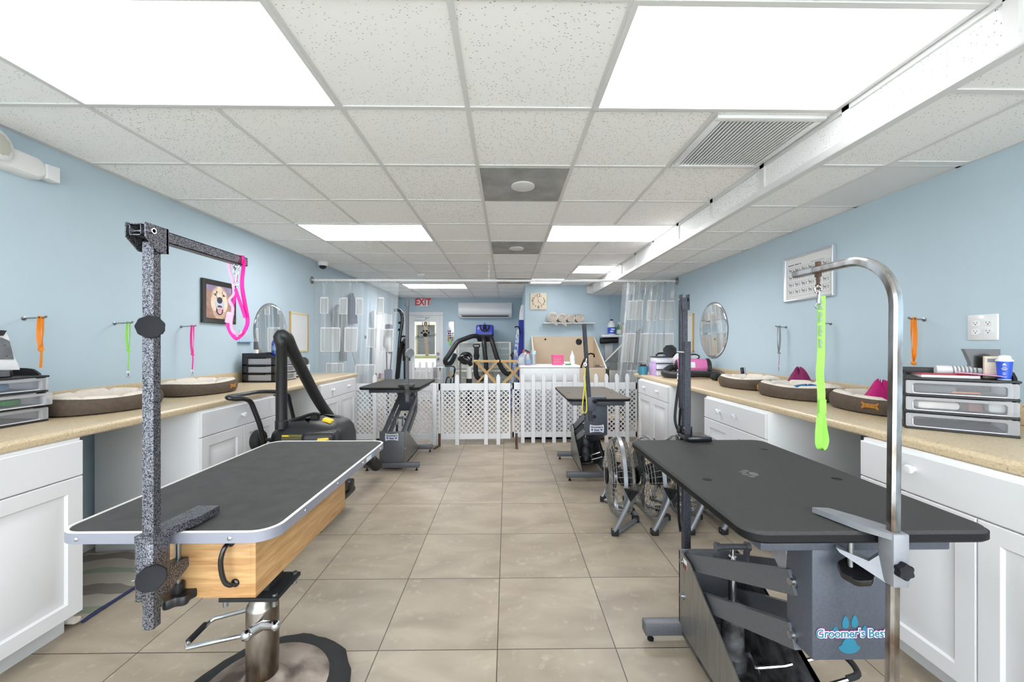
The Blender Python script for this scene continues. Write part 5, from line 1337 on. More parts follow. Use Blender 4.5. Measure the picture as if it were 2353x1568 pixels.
b = MB(); nrm = V((-ax.y * -1, -ax.x, 0)).normalized() if False else V((ax.y, -ax.x, 0))
b.grid(lambda u, v: ca + ax * (.10 + .085 * u) + nrm * (.103 * cos(radians(2 + 38 * v))) + V((0, 0, .103 * sin(radians(2 + 38 * v)))), 2, 6); obj('label', b, 'paper', t)
hp = [ca - ax * .05, ca + V((-.10, -.02, -.02)), V((1.80, 4.44, CT + .05)), V((1.765, 4.30, CT + .045)), V((1.84, 4.20, CT + .042)), V((1.98, 4.18, CT + .05)), V((2.10, 4.20, CT + .05)), V((2.20, 4.20, CT + .045)), V((2.28, 4.17, CT + .036))]
hp = even(smooth(hp, 8), .008)
b = MB(); b.tube(hp, .036, 14, [1 + .05 * (i % 2) for i in range(len(hp))]); obj('hose', b, 'hose_black', t)
b = MB(); b.lathe([(.022, -.005), (.034, 0), (.040, .05), (.03, .13), (.012, .17), (0, .17)], (2.10, 3.95, CT + .042), 20, 1, 1, (.9, .45, 0)); obj('nozzle', b, 'black_rubber', t)
b = MB(); b.tube(smooth([(2.28, 4.34, CT + .09), (2.18, 4.22, CT + .10), (2.26, 4.10, CT + .085), (2.31, 4.02, CT + .03)], 6), .005, 8); obj('power_cord', b, 'black_plastic', t)
t = thing('paint_pail_box', 'plain white box standing behind the pink dryer', 'box', (2.15, 4.68, CT))
b = MB(); b.box((1.98, 4.62, CT), (2.30, 4.80, CT + .235), .003); b.box((2.0, 4.64, CT + .235), (2.2, 4.78, CT + .262), .006); obj('carton', b, 'white_plastic', t)
t = thing('storage_tower', 'small stack of clear storage drawers topped with clips, beside the teal cup', 'storage tower', (1.86, 4.66, CT))
for k in range(3):
    b = MB(); b.box((1.755, 4.55, CT + .074 * k + .004), (1.94, 4.76, CT + .074 * k + .068), .004); obj('drawer', b, 'clear_bin', t)
    b = MB(); b.box((1.75, 4.54, CT + .074 * k + .068), (1.945, 4.765, CT + .074 * k + .0765), .002); b.box((1.80, 4.546, CT + .074 * k + .02), (1.90, 4.551, CT + .074 * k + .05)) if False else None; obj('rail', b, 'black_plastic', t)
b = MB(); b.box((1.738, 4.56, CT), (1.752, 4.75, CT + .15), .002); obj('side_panel', b, 'purple_box', t)
t = thing('clip_set', 'black hair clipper lying on top of the small storage stack', 'clipper', (1.84, 4.65, CT + .225))
b = MB(); b.tube(smooth([(1.77, 4.62, CT + .232), (1.80, 4.62, CT + .262), (1.88, 4.63, CT + .262), (1.92, 4.62, CT + .232)], 5), .011, 8); obj('body', b, 'black_plastic', t)
for i, (x, m) in enumerate(((1.90, 'orange'), (1.925, 'red'), (1.86, 'blue_plastic'))):
    t = thing('clip', ('orange', 'red', 'blue')[i] + ' plastic clip on top of the small storage stack', 'clip', (x, 4.58, CT + .225))
    b = MB(); b.box((x - .011, 4.57, CT + .2255), (x + .011, 4.60, CT + .25 - .005 * i), .004); obj('jaws', b, m, t)
t = thing('teal_cup', 'teal plastic cup filled with dark combs at the worktop end', 'cup', (1.68, 4.78, CT))
b = MB(); b.lathe([(0, 0), (.055, 0), (.06, .10), (.057, .10), (.053, .006), (0, .006)], (1.68, 4.80, CT), 24); obj('cup_body', b, 'teal_cup', t)
for k in range(6):
    a = k * 1.05
    o = thing('comb', 'dark comb standing in the teal cup', 'comb', (1.68 + .03 * cos(a), 4.80 + .03 * sin(a), CT + .01), 'combs in the teal cup')
    b = MB(); q = V((1.68 + .03 * cos(a), 4.80 + .03 * sin(a), CT + .01)); b.box(q + V((-.012, -.003, 0)), q + V((.012, .003, .105 + .006 * (k % 3))), .002); obj('spine', b, 'dark_frame' if k % 2 else 'black_plastic', o)
# ================================================================ SHOP VACUUM
t = thing('shop_vacuum', 'big black shop vacuum with upright tube, thick hose and cart handle behind the white-rimmed table', 'vacuum', (-1.56, 2.95, 0))
def sq(x0, x1, y0, y1, z, r): return [(x, y, z) for x, y in rrect(x0, y0, x1, y1, r, 6)]
b = MB(); b.rings([sq(-1.66 + k, -1.21 - k, 2.71 + k, 3.15 - k, z, r) for z, k, r in ((.16, .03, .18), (.20, 0, .2), (.48, 0, .2), (.50, .01, .19))]); obj('tank', b, 'black_rubber', t)
b = MB(); b.rings([sq(-1.68 + k, -1.175 - k, 2.68 + k, 3.17 - k, z, .14) for z, k in ((.49, .01), (.50, 0), (.62, 0), (.68, .012), (.72, .035), (.75, .075), (.765, .13))]); lid = obj('motor_head', b, 'black_plastic', t)
b = MB(); b.rings([[(x, 2.680 - d, z) for x, z in rrect(-1.535 + m, .648 + m, -1.365 - m, .688 - m, .006, 3)] for d, m in ((0, 0), (.004, 0), (.005, .002))]); mat('olive', '#6b6326', .6); obj('label_plate', b, 'olive', lid)
b = MB(); b.box((-1.53, 2.6735, .677), (-1.485, 2.6748, .686)); obj('label_heading', b, 'yellow', lid)
b = MB()
for k in range(5):
    n = 20 if k else 0
    for i in range(n):
        if (i * 7 + k * 3) % 9 == 0: continue
        x = -1.53 + i * .0080; b.box((x, 2.6738, .650 + .0075 * (4 - k)), (x + .0065, 2.6749, .6545 + .0075 * (4 - k)))
obj('label_print', b, 'ink', lid)
b = MB(); b.box((-1.40, 2.65, .60), (-1.185, 2.80, .705), .03, 4, rot=Matrix.Rotation(radians(10), 3, 'Z')); obj('latch_block', b, 'black_plastic', lid)
b = MB(); b.box((-1.275, 2.632, .635), (-1.205, 2.67, .672), .004, rot=Matrix.Rotation(radians(12), 3, 'Z')); bd = obj('maker_badge', b, 'yellow', lid)
text('lettering', 'DEWALT', (-1.2385, 2.6305, .6535), .020, 'ink', t, (pi / 2, 0, radians(12)), .0004, .0006)
b = MB(); b.box((-1.325, 2.80, .735), (-1.255, 2.86, .77), .012, 3, rot=Matrix.Rotation(radians(18), 3, 'Y')); obj('power_switch', b, 'yellow', lid)
b = MB(); hp = smooth([P(668, 974, 2.82), P(675, 968, 2.82), P(700, 957, 2.84), P(722, 951, 2.85), P(736, 953, 2.86)], 5); b.sweep(hp, [(.018 * cos(a) * .6, .018 * sin(a) * 1.2) for a in [2 * pi * i / 12 for i in range(12)]], (0, 0, 1)); b.bar([P(687, 966, 2.83), P(687, 992, 2.83)], .05, .04, (0, 1, 0)); b.bar([P(724, 953, 2.86), P(724, 975, 2.86)], .05, .04, (0, 1, 0)); obj('carry_handle', b, 'black_rubber', t)
b = MB(); q = P(650, 985, 2.74); e = P(647, 792, 2.74); b.lathe([(.041, 0), (.041, .055), (.036, .06), (.0345, e.z - q.z - .02), (.038, e.z - q.z - .015), (.039, e.z - q.z + .03), (.035, e.z - q.z + .03)], (e.x, 2.74, q.z), 24); obj('upright_tube', b, 'black_plastic', t)
hp = [V((e.x, 2.74, e.z + .01)), P(643, 776, 2.74), P(648, 770, 2.745), P(659, 776, 2.76), P(672, 806, 2.84), P(700, 862, 3.02), P(730, 918, 3.22), P(757, 958, 3.32), P(785, 992, 3.38), P(812, 1022, 3.46), P(842, 1050, 3.60), P(858, 1064, 3.74)]
hp = even(smooth(hp, 10), .0085)
b = MB(); b.tube(hp, .040, 16, [1.0 + (.05 if i % 2 else 0) for i in range(len(hp))]); obj('hose', b, 'hose_black', t)
b = MB(); d = (hp[-1] - hp[-3]).normalized(); b.lathe([(.046, 0)] + [(.052 + (.003 if k % 2 else 0), .005 + k * .009) for k in range(22)] + [(.045, .21), (0, .21)], hp[-1] - d * .10, 20, 1, 1, d); obj('hose_cuff', b, 'hose_black', t)
b = MB()
b.tube(smooth([P(607, 1040, 2.66), P(599, 985, 2.60), P(583, 940, 2.56), P(575, 924, 2.54), P(562, 917, 2.50), P(540, 917, 2.46), P(523, 914, 2.45), P(535, 911, 2.60), P(565, 906, 2.8), P(598, 901, 3.0), P(640, 901, 3.18), P(660, 905, 3.22), P(667, 930, 3.24), P(677, 972, 3.26), P(684, 1005, 3.26)], 6), .0155, 10); obj('cart_handle', b, 'black_gloss', t)
b = MB(); b.lathe([(0, -.03), (.06, -.03), (.07, -.02), (.07, .02), (.06, .03), (0, .03)], P(594, 1012, 2.72), 24, 1, 1, (1, .1, 0)); b.tube([P(594, 1012, 2.72), P(640, 1010, 2.74)], .012, 8); obj('rear_wheel', b, 'black_rubber', t)
b = MB(); b.box((-1.69, 2.68, .12), (-1.22, 3.18, .165), .02); obj('dolly', b, 'black_plastic', t)
for x, y in ((-1.30, 2.72), (-1.315, 3.13), (-1.64, 2.72), (-1.64, 3.14)):
    b = MB(); b.lathe([(0, -.014), (.030, -.014), (.035, -.008), (.035, .008), (.030, .014), (0, .014)], (x, y, .0352), 20, 1, 1, (.9, .4, 0)); w = obj('caster', b, 'black_rubber', t)
    b = MB(); b.box((x - .016, y - .02, .035), (x + .016, y + .02, .045), .002); b.box((x - .02, y - .022, .072), (x + .02, y + .02, .12), .004); b.lathe([(0, -.017), (.012, -.017), (.012, .017), (0, .017)], (x, y, .0352), 12, 1, 1, (.9, .4, 0)); obj('fork', b, 'steel', w)
b = MB(); b.box((-1.285, 3.05, .15), (-1.22, 3.15, .235), .015); obj('caster_guard', b, 'black_plastic', t)

# ================================================================ FLOOR FANS
def make_fan(label):
    """axis of the blades along local -x; pivots on a bent tube stand."""
    t = thing('floor_fan', label, 'fan', (0, 0, 0), 'grey wire floor fans')
    R_, zc = .285, .31
    b = MB(); c = V((0, 0, zc)); X = V((1, 0, 0))
    def ringp(x, r, k=40): return [V((x, r * cos(2 * pi * i / k), zc + r * sin(2 * pi * i / k))) for i in range(k)]
    n = 44
    for i in range(n):
        a = 2 * pi * i / n
        for s in (-1, 1):
            pr = [(s * .075, .07), (s * .082, .14), (s * .078, .21), (s * .06, .262), (s * .030, .283), (0, .288)]
            b.tube([V((x, r * cos(a + (.25 * (.288 - r) / .288)), zc + r * sin(a + (.25 * (.288 - r) / .288)))) for x, r in pr], .0019, 4, cap=False)
    for s in (-1, 1):
        for x, r, q in ((s * .075, .07, .003), (s * .084, .105, .0017), (s * .082, .14, .0019), (s * .080, .175, .0017), (s * .078, .21, .0019), (s * .068, .24, .0017), (s * .055, .267, .0019)): b.tube(ringp(x, r), q, 5, closed=True)
    obj('wire_cage', b, 'fan_wire', t)
    b = MB(); b.sweep(ringp(0, .291, 48), [(-.013, -.004), (.013, -.004), (.013, .003), (-.013, .003)], (1, 0, 0), closed=True)
    for v in b.bm.verts: pass
    obj('rim_band', b, 'fan_grey', t)
    b = MB(); b.lathe([(0, -.004), (.052, -.003), (.06, .004), (.06, .012)], (-.083, 0, zc), 28, 1, 1, (-1, 0, 0)); obj('badge', b, 'edge_black', t)
    b = MB(); b.box((-.0925, -.03, zc - .010), (-.0905, .03, zc + .012), .001); obj('badge_stripe', b, 'red', t)
    b = MB(); b.lathe([(0, 0), (.04, 0), (.07, .02), (.075, .10), (.06, .125), (0, .13)], (-.005, 0, zc), 24, 1, 1, (1, 0, 0)); obj('motor', b, 'black_plastic', t)
    for k in range(3):
        b = MB(); a0 = 2 * pi * k / 3 + .5
        def bl(u, v):
            r = .045 + .205 * u; a = a0 + (v - .5) * (1.05 - .35 * u) + .25 * u
            return V((-.028 + .05 * (v - .5) * (1 - .4 * u), r * cos(a), zc + r * sin(a)))
        b.grid(bl, 8, 6); bmesh.ops.solidify(b.bm, geom=b.bm.faces[:], thickness=.002); obj('blade', b, 'fan_blade', t, ang=80)
    b = MB(); b.lathe([(0, -.03), (.03, -.03), (.045, -.02), (.05, .0), (0, 0)], (-.02, 0, zc), 20, 1, 1, (1, 0, 0)); obj('hub', b, 'fan_grey', t)
    b = MB()
    b.tube(smooth([(.03, -.30, .30), (.01, -.305, .22), (-.065, -.30, .06), (-.085, -.29, .022), (-.05, -.27, .016), (.04, -.165, .016), (.10, -.09, .016), (.125, -.04, .016), (.125, .04, .016), (.10, .09, .016), (.04, .165, .016), (-.05, .27, .016), (-.085, .29, .022), (-.065, .30, .06), (.01, .305, .22), (.03, .30, .30)], 5), .0155, 10); obj('stand', b, 'fan_grey', t)
    for y, x in ((-.29, -.075), (.29, -.075), (-.07, .11), (.07, .11)):
        b = MB(); b.box((x - .024, y - .021, 0), (x + .024, y + .021, .040), .004); obj('foot', b, 'black_rubber', t)
    for s in (-1, 1):
        b = MB(); b.prism([(.075, s * .31, .315), (-.02, s * .31, .33), (.02, s * .31, .245)], (0, s * .02, 0)); star_knob(b, (.03, s * .33, .30), (0, s, 0), .018, .012, 6, .15); obj('pivot_knob', b, 'edge_black', t)
    return t
fan0 = make_fan('grey floor fan standing nearest the aisle, seen almost edge-on')
fans = [(.843, 2.94, -6, None), (1.075, 2.955, 2, 'grey floor fan with red badge, second from the aisle beside the black table'),
        (1.315, 2.96, 4, 'grey floor fan behind the black strap, third from the aisle'), (1.535, 2.965, 6, 'grey floor fan nearest the white cabinet, mostly under the black table')]
for i, (x, y, a, lb) in enumerate(fans):
    o = fan0 if i == 0 else dup(fan0, (x, y, 0), 0, lb)
    o.location = (x, y, 0); o.rotation_euler = (0, 0, radians(a))
t = thing('fan_cable', 'bundled black power cable hung over the top of the second floor fan', 'cable', (.95, 2.8, .3))
b = MB()
for k in range(4): b.tube(smooth([(.955 + .01 * k, 2.80, .60), (.93 + .012 * k, 2.79, .55), (.945, 2.785 - .006 * k, .46 - .02 * k), (.965 + .006 * k, 2.79, .40 - .02 * k), (.975, 2.80, .46), (.965 + .01 * k, 2.80, .58)], 5), .0045, 6)
b.tube(smooth([(.96, 2.80, .60), (1.02, 2.82, .585), (1.08, 2.86, .57), (1.10, 2.9, .60)], 5), .0045, 6); obj('loops', b, 'black_rubber', t)
b = MB(); b.box((.965, 2.775, .30), (.99, 2.80, .345), .004); obj('plug', b, 'black_plastic', t)

# ================================================================ FENCE
def lattice(b, p, ux, w, z0, z1, th=.006):
    """diagonal lattice strips clipped to a rectangle, two layers."""
    pitch, sw = .0605, .0135
    for lay, sgn in ((0, 1), (1, -1)):
        h = z1 - z0; k = -int(h / pitch) - 2
        while k * pitch < w + h + .1:
            # strip along (1, sgn) direction; centre line s - sgn*z = const
            c = k * pitch
            pts = []
            def at_(s, z): return p + ux * s + V((0, 0, z)) + V((0, -th * lay, 0))
            hw = sw / sqrt(2) * 1.0
            poly = []
            if sgn > 0: lo = [(c - hw, 0), (c + hw, 0), (c + hw + h, h), (c - hw + h, h)]
            else: lo = [(c + h - hw, 0), (c + h + hw, 0), (c + hw, h), (c - hw, h)]
            poly = lo
            for axis_side in ((0, 1), (w, -1)):
                X_, s_ = axis_side; out = []
                for i in range(len(poly)):
                    a, d = poly[i], poly[(i + 1) % len(poly)]
                    ia, idd = (a[0] - X_) * s_ >= 0, (d[0] - X_) * s_ >= 0
                    if ia: out.append(a)
                    if ia != idd:
                        tt = (X_ - a[0]) / (d[0] - a[0]); out.append((X_, a[1] + tt * (d[1] - a[1])))
                poly = out
                if len(poly) < 3: break
            if len(poly) >= 3: b.prism([at_(s, z0 + z) for s, z in poly], (0, -th, 0))
            k += 1
def picket(b, c, z0, z1, w=.047, th=.022):
    hw = w / 2; zt = z1 - .075
    prof = [(hw, z0), (hw, zt), (hw * 1.12, zt + .006), (hw * 1.12, zt + .014), (hw, zt + .020), (hw * 1.0, zt + .035), (hw * .78, zt + .055), (hw * .3, zt + .072), (0, zt + .075)]
    pts = [(x, z) for x, z in prof] + [(-x, z) for x, z in prof[-2::-1]]
    b.prism([(c.x + x, c.y + th / 2, z) for x, z in pts], (0, -th, 0))
def fence(name, label, x0, x1, y0, y1, pickets, post=(), zr=(.705, .795), zl=(.075, .145), ztop=.915, zbot=.004, group='white lattice fence panels'):
    t = thing(name, label, 'fence', ((x0 + x1) / 2, (y0 + y1) / 2, 0), group)
    a, c = V((x0, y0, 0)), V((x1, y1, 0)); L = (c - a).length; ux = (c - a) / L
    b = MB(); lattice(b, a + V((0, .006, 0)), ux, L, zl[1] - .01, zr[0] + .01); obj('lattice', b, 'fence_white', t, flat=True)
    for nm, (z0, z1) in (('top_rail', zr), ('bottom_rail', zl)):
        b = MB(); b.prism([a + V((0, -.010, z0)), c + V((0, -.010, z0)), c + V((0, .010, z0)), a + V((0, .010, z0))], (0, 0, z1 - z0)); obj(nm, b, 'fence_white', t)
    for s in (.012, L - .012):
        b = MB(); q = a + ux * s; b.box(q + V((-.010, -.010, zl[0])), q + V((.010, .010, zr[1]))); obj('stile', b, 'fence_white', t)
    for s in pickets:
        b = MB(); q = a + ux * ((s - x0) / ux.x) + V((0, -.026, 0)); picket(b, q, zbot, ztop); obj('picket', b, 'fence_white', t)
    for s in post:
        b = MB(); q = a + ux * ((s - x0) / ux.x) + V((0, -.03, 0)); b.box(q + V((-.024, -.018, .004)), q + V((.024, .018, zr[1])), .003); obj('post', b, 'fence_white', t)
    return t
xa = lambda px, Y: P(px, 900, Y).x
fence('lattice_fence', 'white lattice fence panel between the cabinet end and the grey sloping table arms', xa(814, 5.06), xa(1012, 5.06), 5.06, 5.06, [xa(863, 5.06)], [xa(1000, 5.06)])
fence('lattice_fence', 'white lattice fence panel in mid aisle with three lone pickets', xa(1014, 5.05), xa(1173, 5.08), 5.05, 5.08, [xa(1051, 5.05), xa(1117, 5.05), xa(1145, 5.05)])
fence('picket_fence', 'white picket fence panel with a full row of pointed pickets behind the taupe-topped table', xa(1177, 5.16), xa(1464, 5.16), 5.16, 5.16, [xa(1201 + 24 * k, 5.14) for k in range(11)])
for px, lb in ((1008, 'rusty iron bracket foot standing by the square fence post'), (1187, 'rusty iron bracket foot between the mid panel and the picket panel')):
    q = PZ(px, 1028, 0); q = V((q.x, 5.0, 0)); t = thing('iron_bracket', lb, 'bracket', q)
    b = MB(); b.box(q + V((-.015, -.004, .002)), q + V((.015, .010, .16)), .002); b.box(q + V((-.015, -.16, .001)), q + V((.015, .01, .012)), .002, rot=Matrix.Rotation(radians(-14 if px < 1100 else 0), 3, 'Z'), piv=q); obj('strap_iron', b, 'rust', t)
# second low fence in front of the street door
fence('picket_gate', 'low lattice gate with dark pointed tips in front of the glass door', xa(952, 8.8), xa(1012, 8.8), 8.8, 8.8, [xa(951 + 14.7 * k, 8.8) for k in range(4)], zr=(.70, .77), zl=(.04, .10), ztop=.905, group='gate by the door')
t = thing('wire_crate', 'small silver wire crate beside the lattice gate', 'crate', (-1.30, 7.6, 0))
b = MB()
for x0, x1, y0, y1 in ((-1.42, -1.17, 7.5, 7.5), (-1.17, -1.17, 7.5, 8.0), (-1.42, -1.42, 7.5, 8.0)):
    for k in range(13):
        f_ = k / 12; q = V((x0 + (x1 - x0) * f_, y0 + (y1 - y0) * f_, 0)); b.tube([q, q + V((0, 0, .85))], .0022, 4)
    for z in (.0, .2, .42, .64, .85): b.tube([(x0, y0, z + .004), (x1, y1, z + .004)], .003, 4)
obj('wires', b, 'steel', t)
# ================================================================ ROD AND POCKET CURTAINS
RA, RB = V((XL, 5.36, 2.176)), V((XR, 5.50, 2.196))
rod = lambda x: RA.lerp(RB, (x - XL) / (XR - XL))
t = thing('curtain_rod', 'long white curtain rod spanning the room wall to wall', 'curtain rod', RA.lerp(RB, .5))
b = MB(); b.tube([RA, RB], .0165, 12); b.tube([rod(-.32), rod(-.18)], .020, 12); obj('tube', b, 'white_gloss', t)
for q, s in ((RA, 1), (RB, -1)):
    b = MB(); b.lathe([(.052, 0), (.052, .006), (.03, .018), (.024, .03), (0, .03)], q, 24, 1, 1, (s, 0, 0)); obj('end_flange', b, 'steel', t)
t = thing('hanging_chain', 'white chain hanging from the ceiling to the middle of the curtain rod', 'chain', rod(-.25))
q = rod(-.25); b = MB(); n = 8
for k in range(n):
    z = q.z + .02 + (ZC - q.z - .02) * (k + .5) / n
    b.tube([(q.x + (.009 * cos(a) if k % 2 else 0), q.y + (0 if k % 2 else .009 * cos(a)), z + .021 * sin(a)) for a in [2 * pi * i / 12 for i in range(12)]], .003, 5, closed=True)
obj('links', b, 'white_gloss', t)

def curtain(label, x0, x1, bx0, bx1, zb, waves, amp, pockets, seed, rings):
    """clear vinyl with mesh pockets; top spans x0..x1, hem bx0..bx1."""
    t = thing('shower_curtain', label, 'curtain', V(((x0 + x1) / 2, rod((x0 + x1) / 2).y, zb)))
    rnd = random.Random(seed); ph = [rnd.uniform(0, 6.28) for _ in range(5)]
    zt = rod((x0 + x1) / 2).z - .035
    def S(u, v, off=0.0):
        x = (x0 + (x1 - x0) * u) * (1 - v) + (bx0 + (bx1 - bx0) * u) * v
        a = amp * (.55 + .45 * v)
        y = rod(x0 + (x1 - x0) * u).y + a * sin(2 * pi * waves * u + ph[0]) + a * .5 * sin(2 * pi * waves * 1.9 * u + ph[1] + 1.4 * v) + a * .4 * sin(5 * v + 7 * u + ph[2])
        x += amp * .45 * sin(2 * pi * waves * 1.3 * u + ph[3] + 1.2 * v)
        return V((x, y - off, zt + (zb - zt) * v))
    b = MB(); b.grid(lambda u, v: S(u, v), 150, 40); obj('vinyl_sheet', b, 'curtain_vinyl', t, ang=180)
    for (u0, u1, v0, v1) in pockets:
        b = MB(); b.grid(lambda u, v: S(u0 + (u1 - u0) * u, v0 + (v1 - v0) * v, .006 + .010 * sin(pi * u) * v), 14, 12); pk = obj('pocket', b, 'pocket_vinyl', t, ang=180)
        b = MB(); b.bar([S(u0 + (u1 - u0) * i / 12, v0, .009) for i in range(13)], .004, .016, (0, 0, 1)); b.bar([S(u0 + (u1 - u0) * i / 12, v1, .009) for i in range(13)], .003, .009, (0, 0, 1))
        b.bar([S(u0, v0 + (v1 - v0) * i / 8, .009) for i in range(9)], .003, .010, (1, 0, 0)); b.bar([S(u1, v0 + (v1 - v0) * i / 8, .009) for i in range(9)], .003, .010, (1, 0, 0)); obj('pocket_hem', b, 'paper', pk)
    for k in range(rings):
        u = (k + .5) / rings; q = rod(x0 + (x1 - x0) * u)
        b = MB(); b.tube([(q.x + .004 * sin(k), q.y + .021 * cos(a), q.z - .008 + .028 * sin(a)) for a in [2 * pi * i / 14 for i in range(14)]], .003, 5, closed=True); obj('ring', b, 'cream_frame' if k % 3 == 0 else 'white_plastic', t)
    return t
pk = [(.07, .155, .145, .295), (.29, .385, .15, .30), (.49, .575, .15, .305), (.73, .82, .145, .30),
      (.09, .30, .435, .66), (.37, .52, .435, .66), (.65, .77, .44, .62), (.14, .36, .775, .985), (.52, .76, .79, .99), (.80, .95, .45, .66)]
curtain('clear vinyl curtain with white mesh pockets hanging beside the oval mirror and worktop end', xa(724, 5.36), xa(916, 5.36), xa(722, 5.36), xa(905, 5.36), .72, 7, .020, pk, 3, 11)
pk2 = [(.12, .34, .16, .33), (.45, .64, .16, .34), (.74, .93, .16, .33), (.08, .30, .46, .72), (.38, .58, .46, .72), (.66, .92, .46, .73), (.15, .42, .80, .97), (.55, .85, .82, .97)]
curtain('gathered clear vinyl pocket curtain hanging at the charcoal-post side, beyond the picket fence', xa(1436, 5.48), xa(1556, 5.48), xa(1412, 5.48), xa(1545, 5.48), .62, 7, .06, pk2, 9, 9)

# ================================================================ BACK WALL
t = thing('exit_sign', 'white exit sign with red letters above the glass door', 'sign', (-2.09, YB - .03, 2.24))
b = MB(); b.box((-2.245, YB - .05, 2.235), (-1.93, YB - .001, 2.435), .006); obj('housing', b, 'white_plastic', t)
text('lettering', 'EXIT', (-2.0875, YB - .0515, 2.335), .235, 'exit_red', t, off=.006, sx=.80)
t = thing('wall_air_conditioner', 'white wall air conditioner above the blue dryer', 'air conditioner', (-.54, YB - .1, 1.94))
x0, x1, zz0, zz1 = -1.19, .115, 1.955, 2.32
pr = [(YB - .002, zz0 + .03), (YB - .12, zz0), (YB - .19, zz0 + .045), (YB - .215, zz0 + .10), (YB - .215, zz1 - .04), (YB - .19, zz1 - .005), (YB - .15, zz1), (YB - .002, zz1)]
b = MB(); b.prism([(x0, y, z) for y, z in pr], (x1 - x0, 0, 0)); obj('body', b, 'white_gloss', t)
b = MB(); b.prism([(x0 + .08, y, z) for y, z in ((YB - .128, zz0 - .002), (YB - .186, zz0 + .034), (YB - .196, zz0 + .040), (YB - .140, zz0 - .004))], (x1 - x0 - .16, 0, 0)); b.box((x0 + .06, YB - .212, zz0 + .052), (x1 - .06, YB - .206, zz0 + .060)); obj('outlet_slot', b, 'ink', t)
b = MB(); b.box((x0 + .06, YB - .20, zz0 + .004), (x1 - .06, YB - .13, zz0 + .012), .003, rot=Matrix.Rotation(radians(28), 3, 'X')); obj('louvre', b, 'white_plastic', t)
t = thing('key_rack', 'clear wall rack of coloured pet bows hanging beside the glass door', 'rack', (-1.41, YB - .02, 1.32))
b = MB(); b.box((-1.49, YB - .012, 1.36), (-1.32, YB - .002, 1.86), .003); obj('backing', b, 'silver_frame', t)
cm = ['orange', 'yellow', 'magenta', 'green', 'edge_black', 'red', 'orange', 'dark_red', 'yellow', 'navy', 'pink_web', 'green', 'red', 'edge_black']
for k, c in enumerate(cm):
    b = MB(); px, pz = -1.465 + .05 * (k % 3), 1.40 + .055 * (k // 3); b.ball((px + .012 * ((k // 3) % 2), YB - .022, pz), .019, 1, .6, 1, 8, 5)
    o = obj('pet_bow', b, c, None); tag(o, 'small round coloured pet bow on the clear wall rack', 'bow', 'pet bows on the wall rack')
b = MB(); b.box((-1.43, YB - .03, 1.27), (-1.385, YB - .02, 1.42), .004); o = obj('ribbon_roll', b, 'lime_web', None); tag(o, 'lime green ribbon hanging below the wall rack', 'ribbon')

# kennel cage and the blue dryer on it
t = thing('kennel_cage', 'two-storey cream wire kennel cage against the back wall under the air conditioner', 'cage', (-.56, 9.3, 0))
cx0, cx1, cy0, cy1, ch = -1.20, .075, 9.10, 9.68, 1.335
b = MB()
for x in (cx0, cx1):
    for y in (cy0, cy1): b.box((x - .018, y - .018, .0), (x + .018, y + .018, ch), .003)
for z in (.06, .66, .74, ch - .015):
    b.box((cx0, cy0 - .016, z), (cx1, cy0 + .014, z + .03), .003); b.box((cx0, cy1 - .014, z), (cx1, cy1 + .016, z + .03), .003)
    for x in (cx0, cx1): b.box((x - .014, cy0, z), (x + .014, cy1, z + .03), .003)
b.box((cx0, cy0, .67), (cx1, cy1, .69)); b.box((cx0, cy0, .05), (cx1, cy1, .07))
obj('frame', b, 'cage_wire', t)
for z0, z1 in ((.09, .66), (.77, ch)):
    for xa_, xb_ in ((cx0 + .03, -.58), (-.54, cx1 - .03)):
        b = MB(); n = 20
        for k in range(n + 1): x = xa_ + (xb_ - xa_) * k / n; b.tube([(x, cy0 - .02, z0), (x, cy0 - .02, z1)], .005, 4)
        for k in range(5): z = z0 + (z1 - z0) * k / 4; b.tube([(xa_, cy0 - .023, z), (xb_, cy0 - .023, z)], .0055, 4)
        obj('wire_door', b, 'cage_wire', t)
b = MB()
for k in range(12): z = .1 + k * .105; b.tube([(cx1, cy0, z), (cx1, cy1, z)], .003, 4); b.tube([(cx0, cy0, z), (cx0, cy1, z)], .003, 4)
for k in range(26): x = cx0 + (cx1 - cx0) * k / 25; b.tube([(x, cy0, ch), (x, cy1, ch)], .003, 4)
obj('side_wires', b, 'cage_wire', t)
t = thing('stand_dryer', 'royal blue box dryer with three thick black hoses on top of the kennel cage', 'pet dryer', (-.52, 9.25, ch))
Yd = 9.22
b = MB(); b.rings([[(x, y, z) for x, y in rrect(-.735 + m, 9.16 + m, -.315 - m, 9.56 - m, .05, 5)] for z, m in ((1.53, 0), (1.545, 0), (1.72, .004), (1.745, .02), (1.755, .05))]); obj('housing', b, 'royal_blue', t)
b = MB(); b.rings([[(x, y, z) for x, y in rrect(-.735 + m, 9.13 + m, -.315 - m, 9.56 - m, .05, 5)] for z, m in ((1.36, .06), (1.40, .03), (1.50, .0), (1.53, .0))]); b.box((-.70, 9.16, 1.352), (-.35, 9.5, 1.37)); obj('outlet_base', b, 'black_plastic', t)
b = MB(); b.prism([(-.56, 9.15, 1.745), (-.49, 9.15, 1.745), (-.515, 9.15, 1.80), (-.525, 9.15, 1.81), (-.535, 9.15, 1.80)], (0, .10, 0)); obj('spout', b, 'royal_blue', t)
b = MB(); b.tube(smooth([(-.625, 9.15, 1.74), (-.63, 9.135, 1.70), (-.60, 9.13, 1.64), (-.525, 9.13, 1.615), (-.45, 9.13, 1.64), (-.42, 9.135, 1.70), (-.425, 9.15, 1.74)], 5), .017, 8); obj('handle', b, 'black_rubber', t)
b = MB(); b.box((-.565, 9.135, 1.65), (-.485, 9.165, 1.755), .012); obj('control_panel', b, 'edge_black', t)
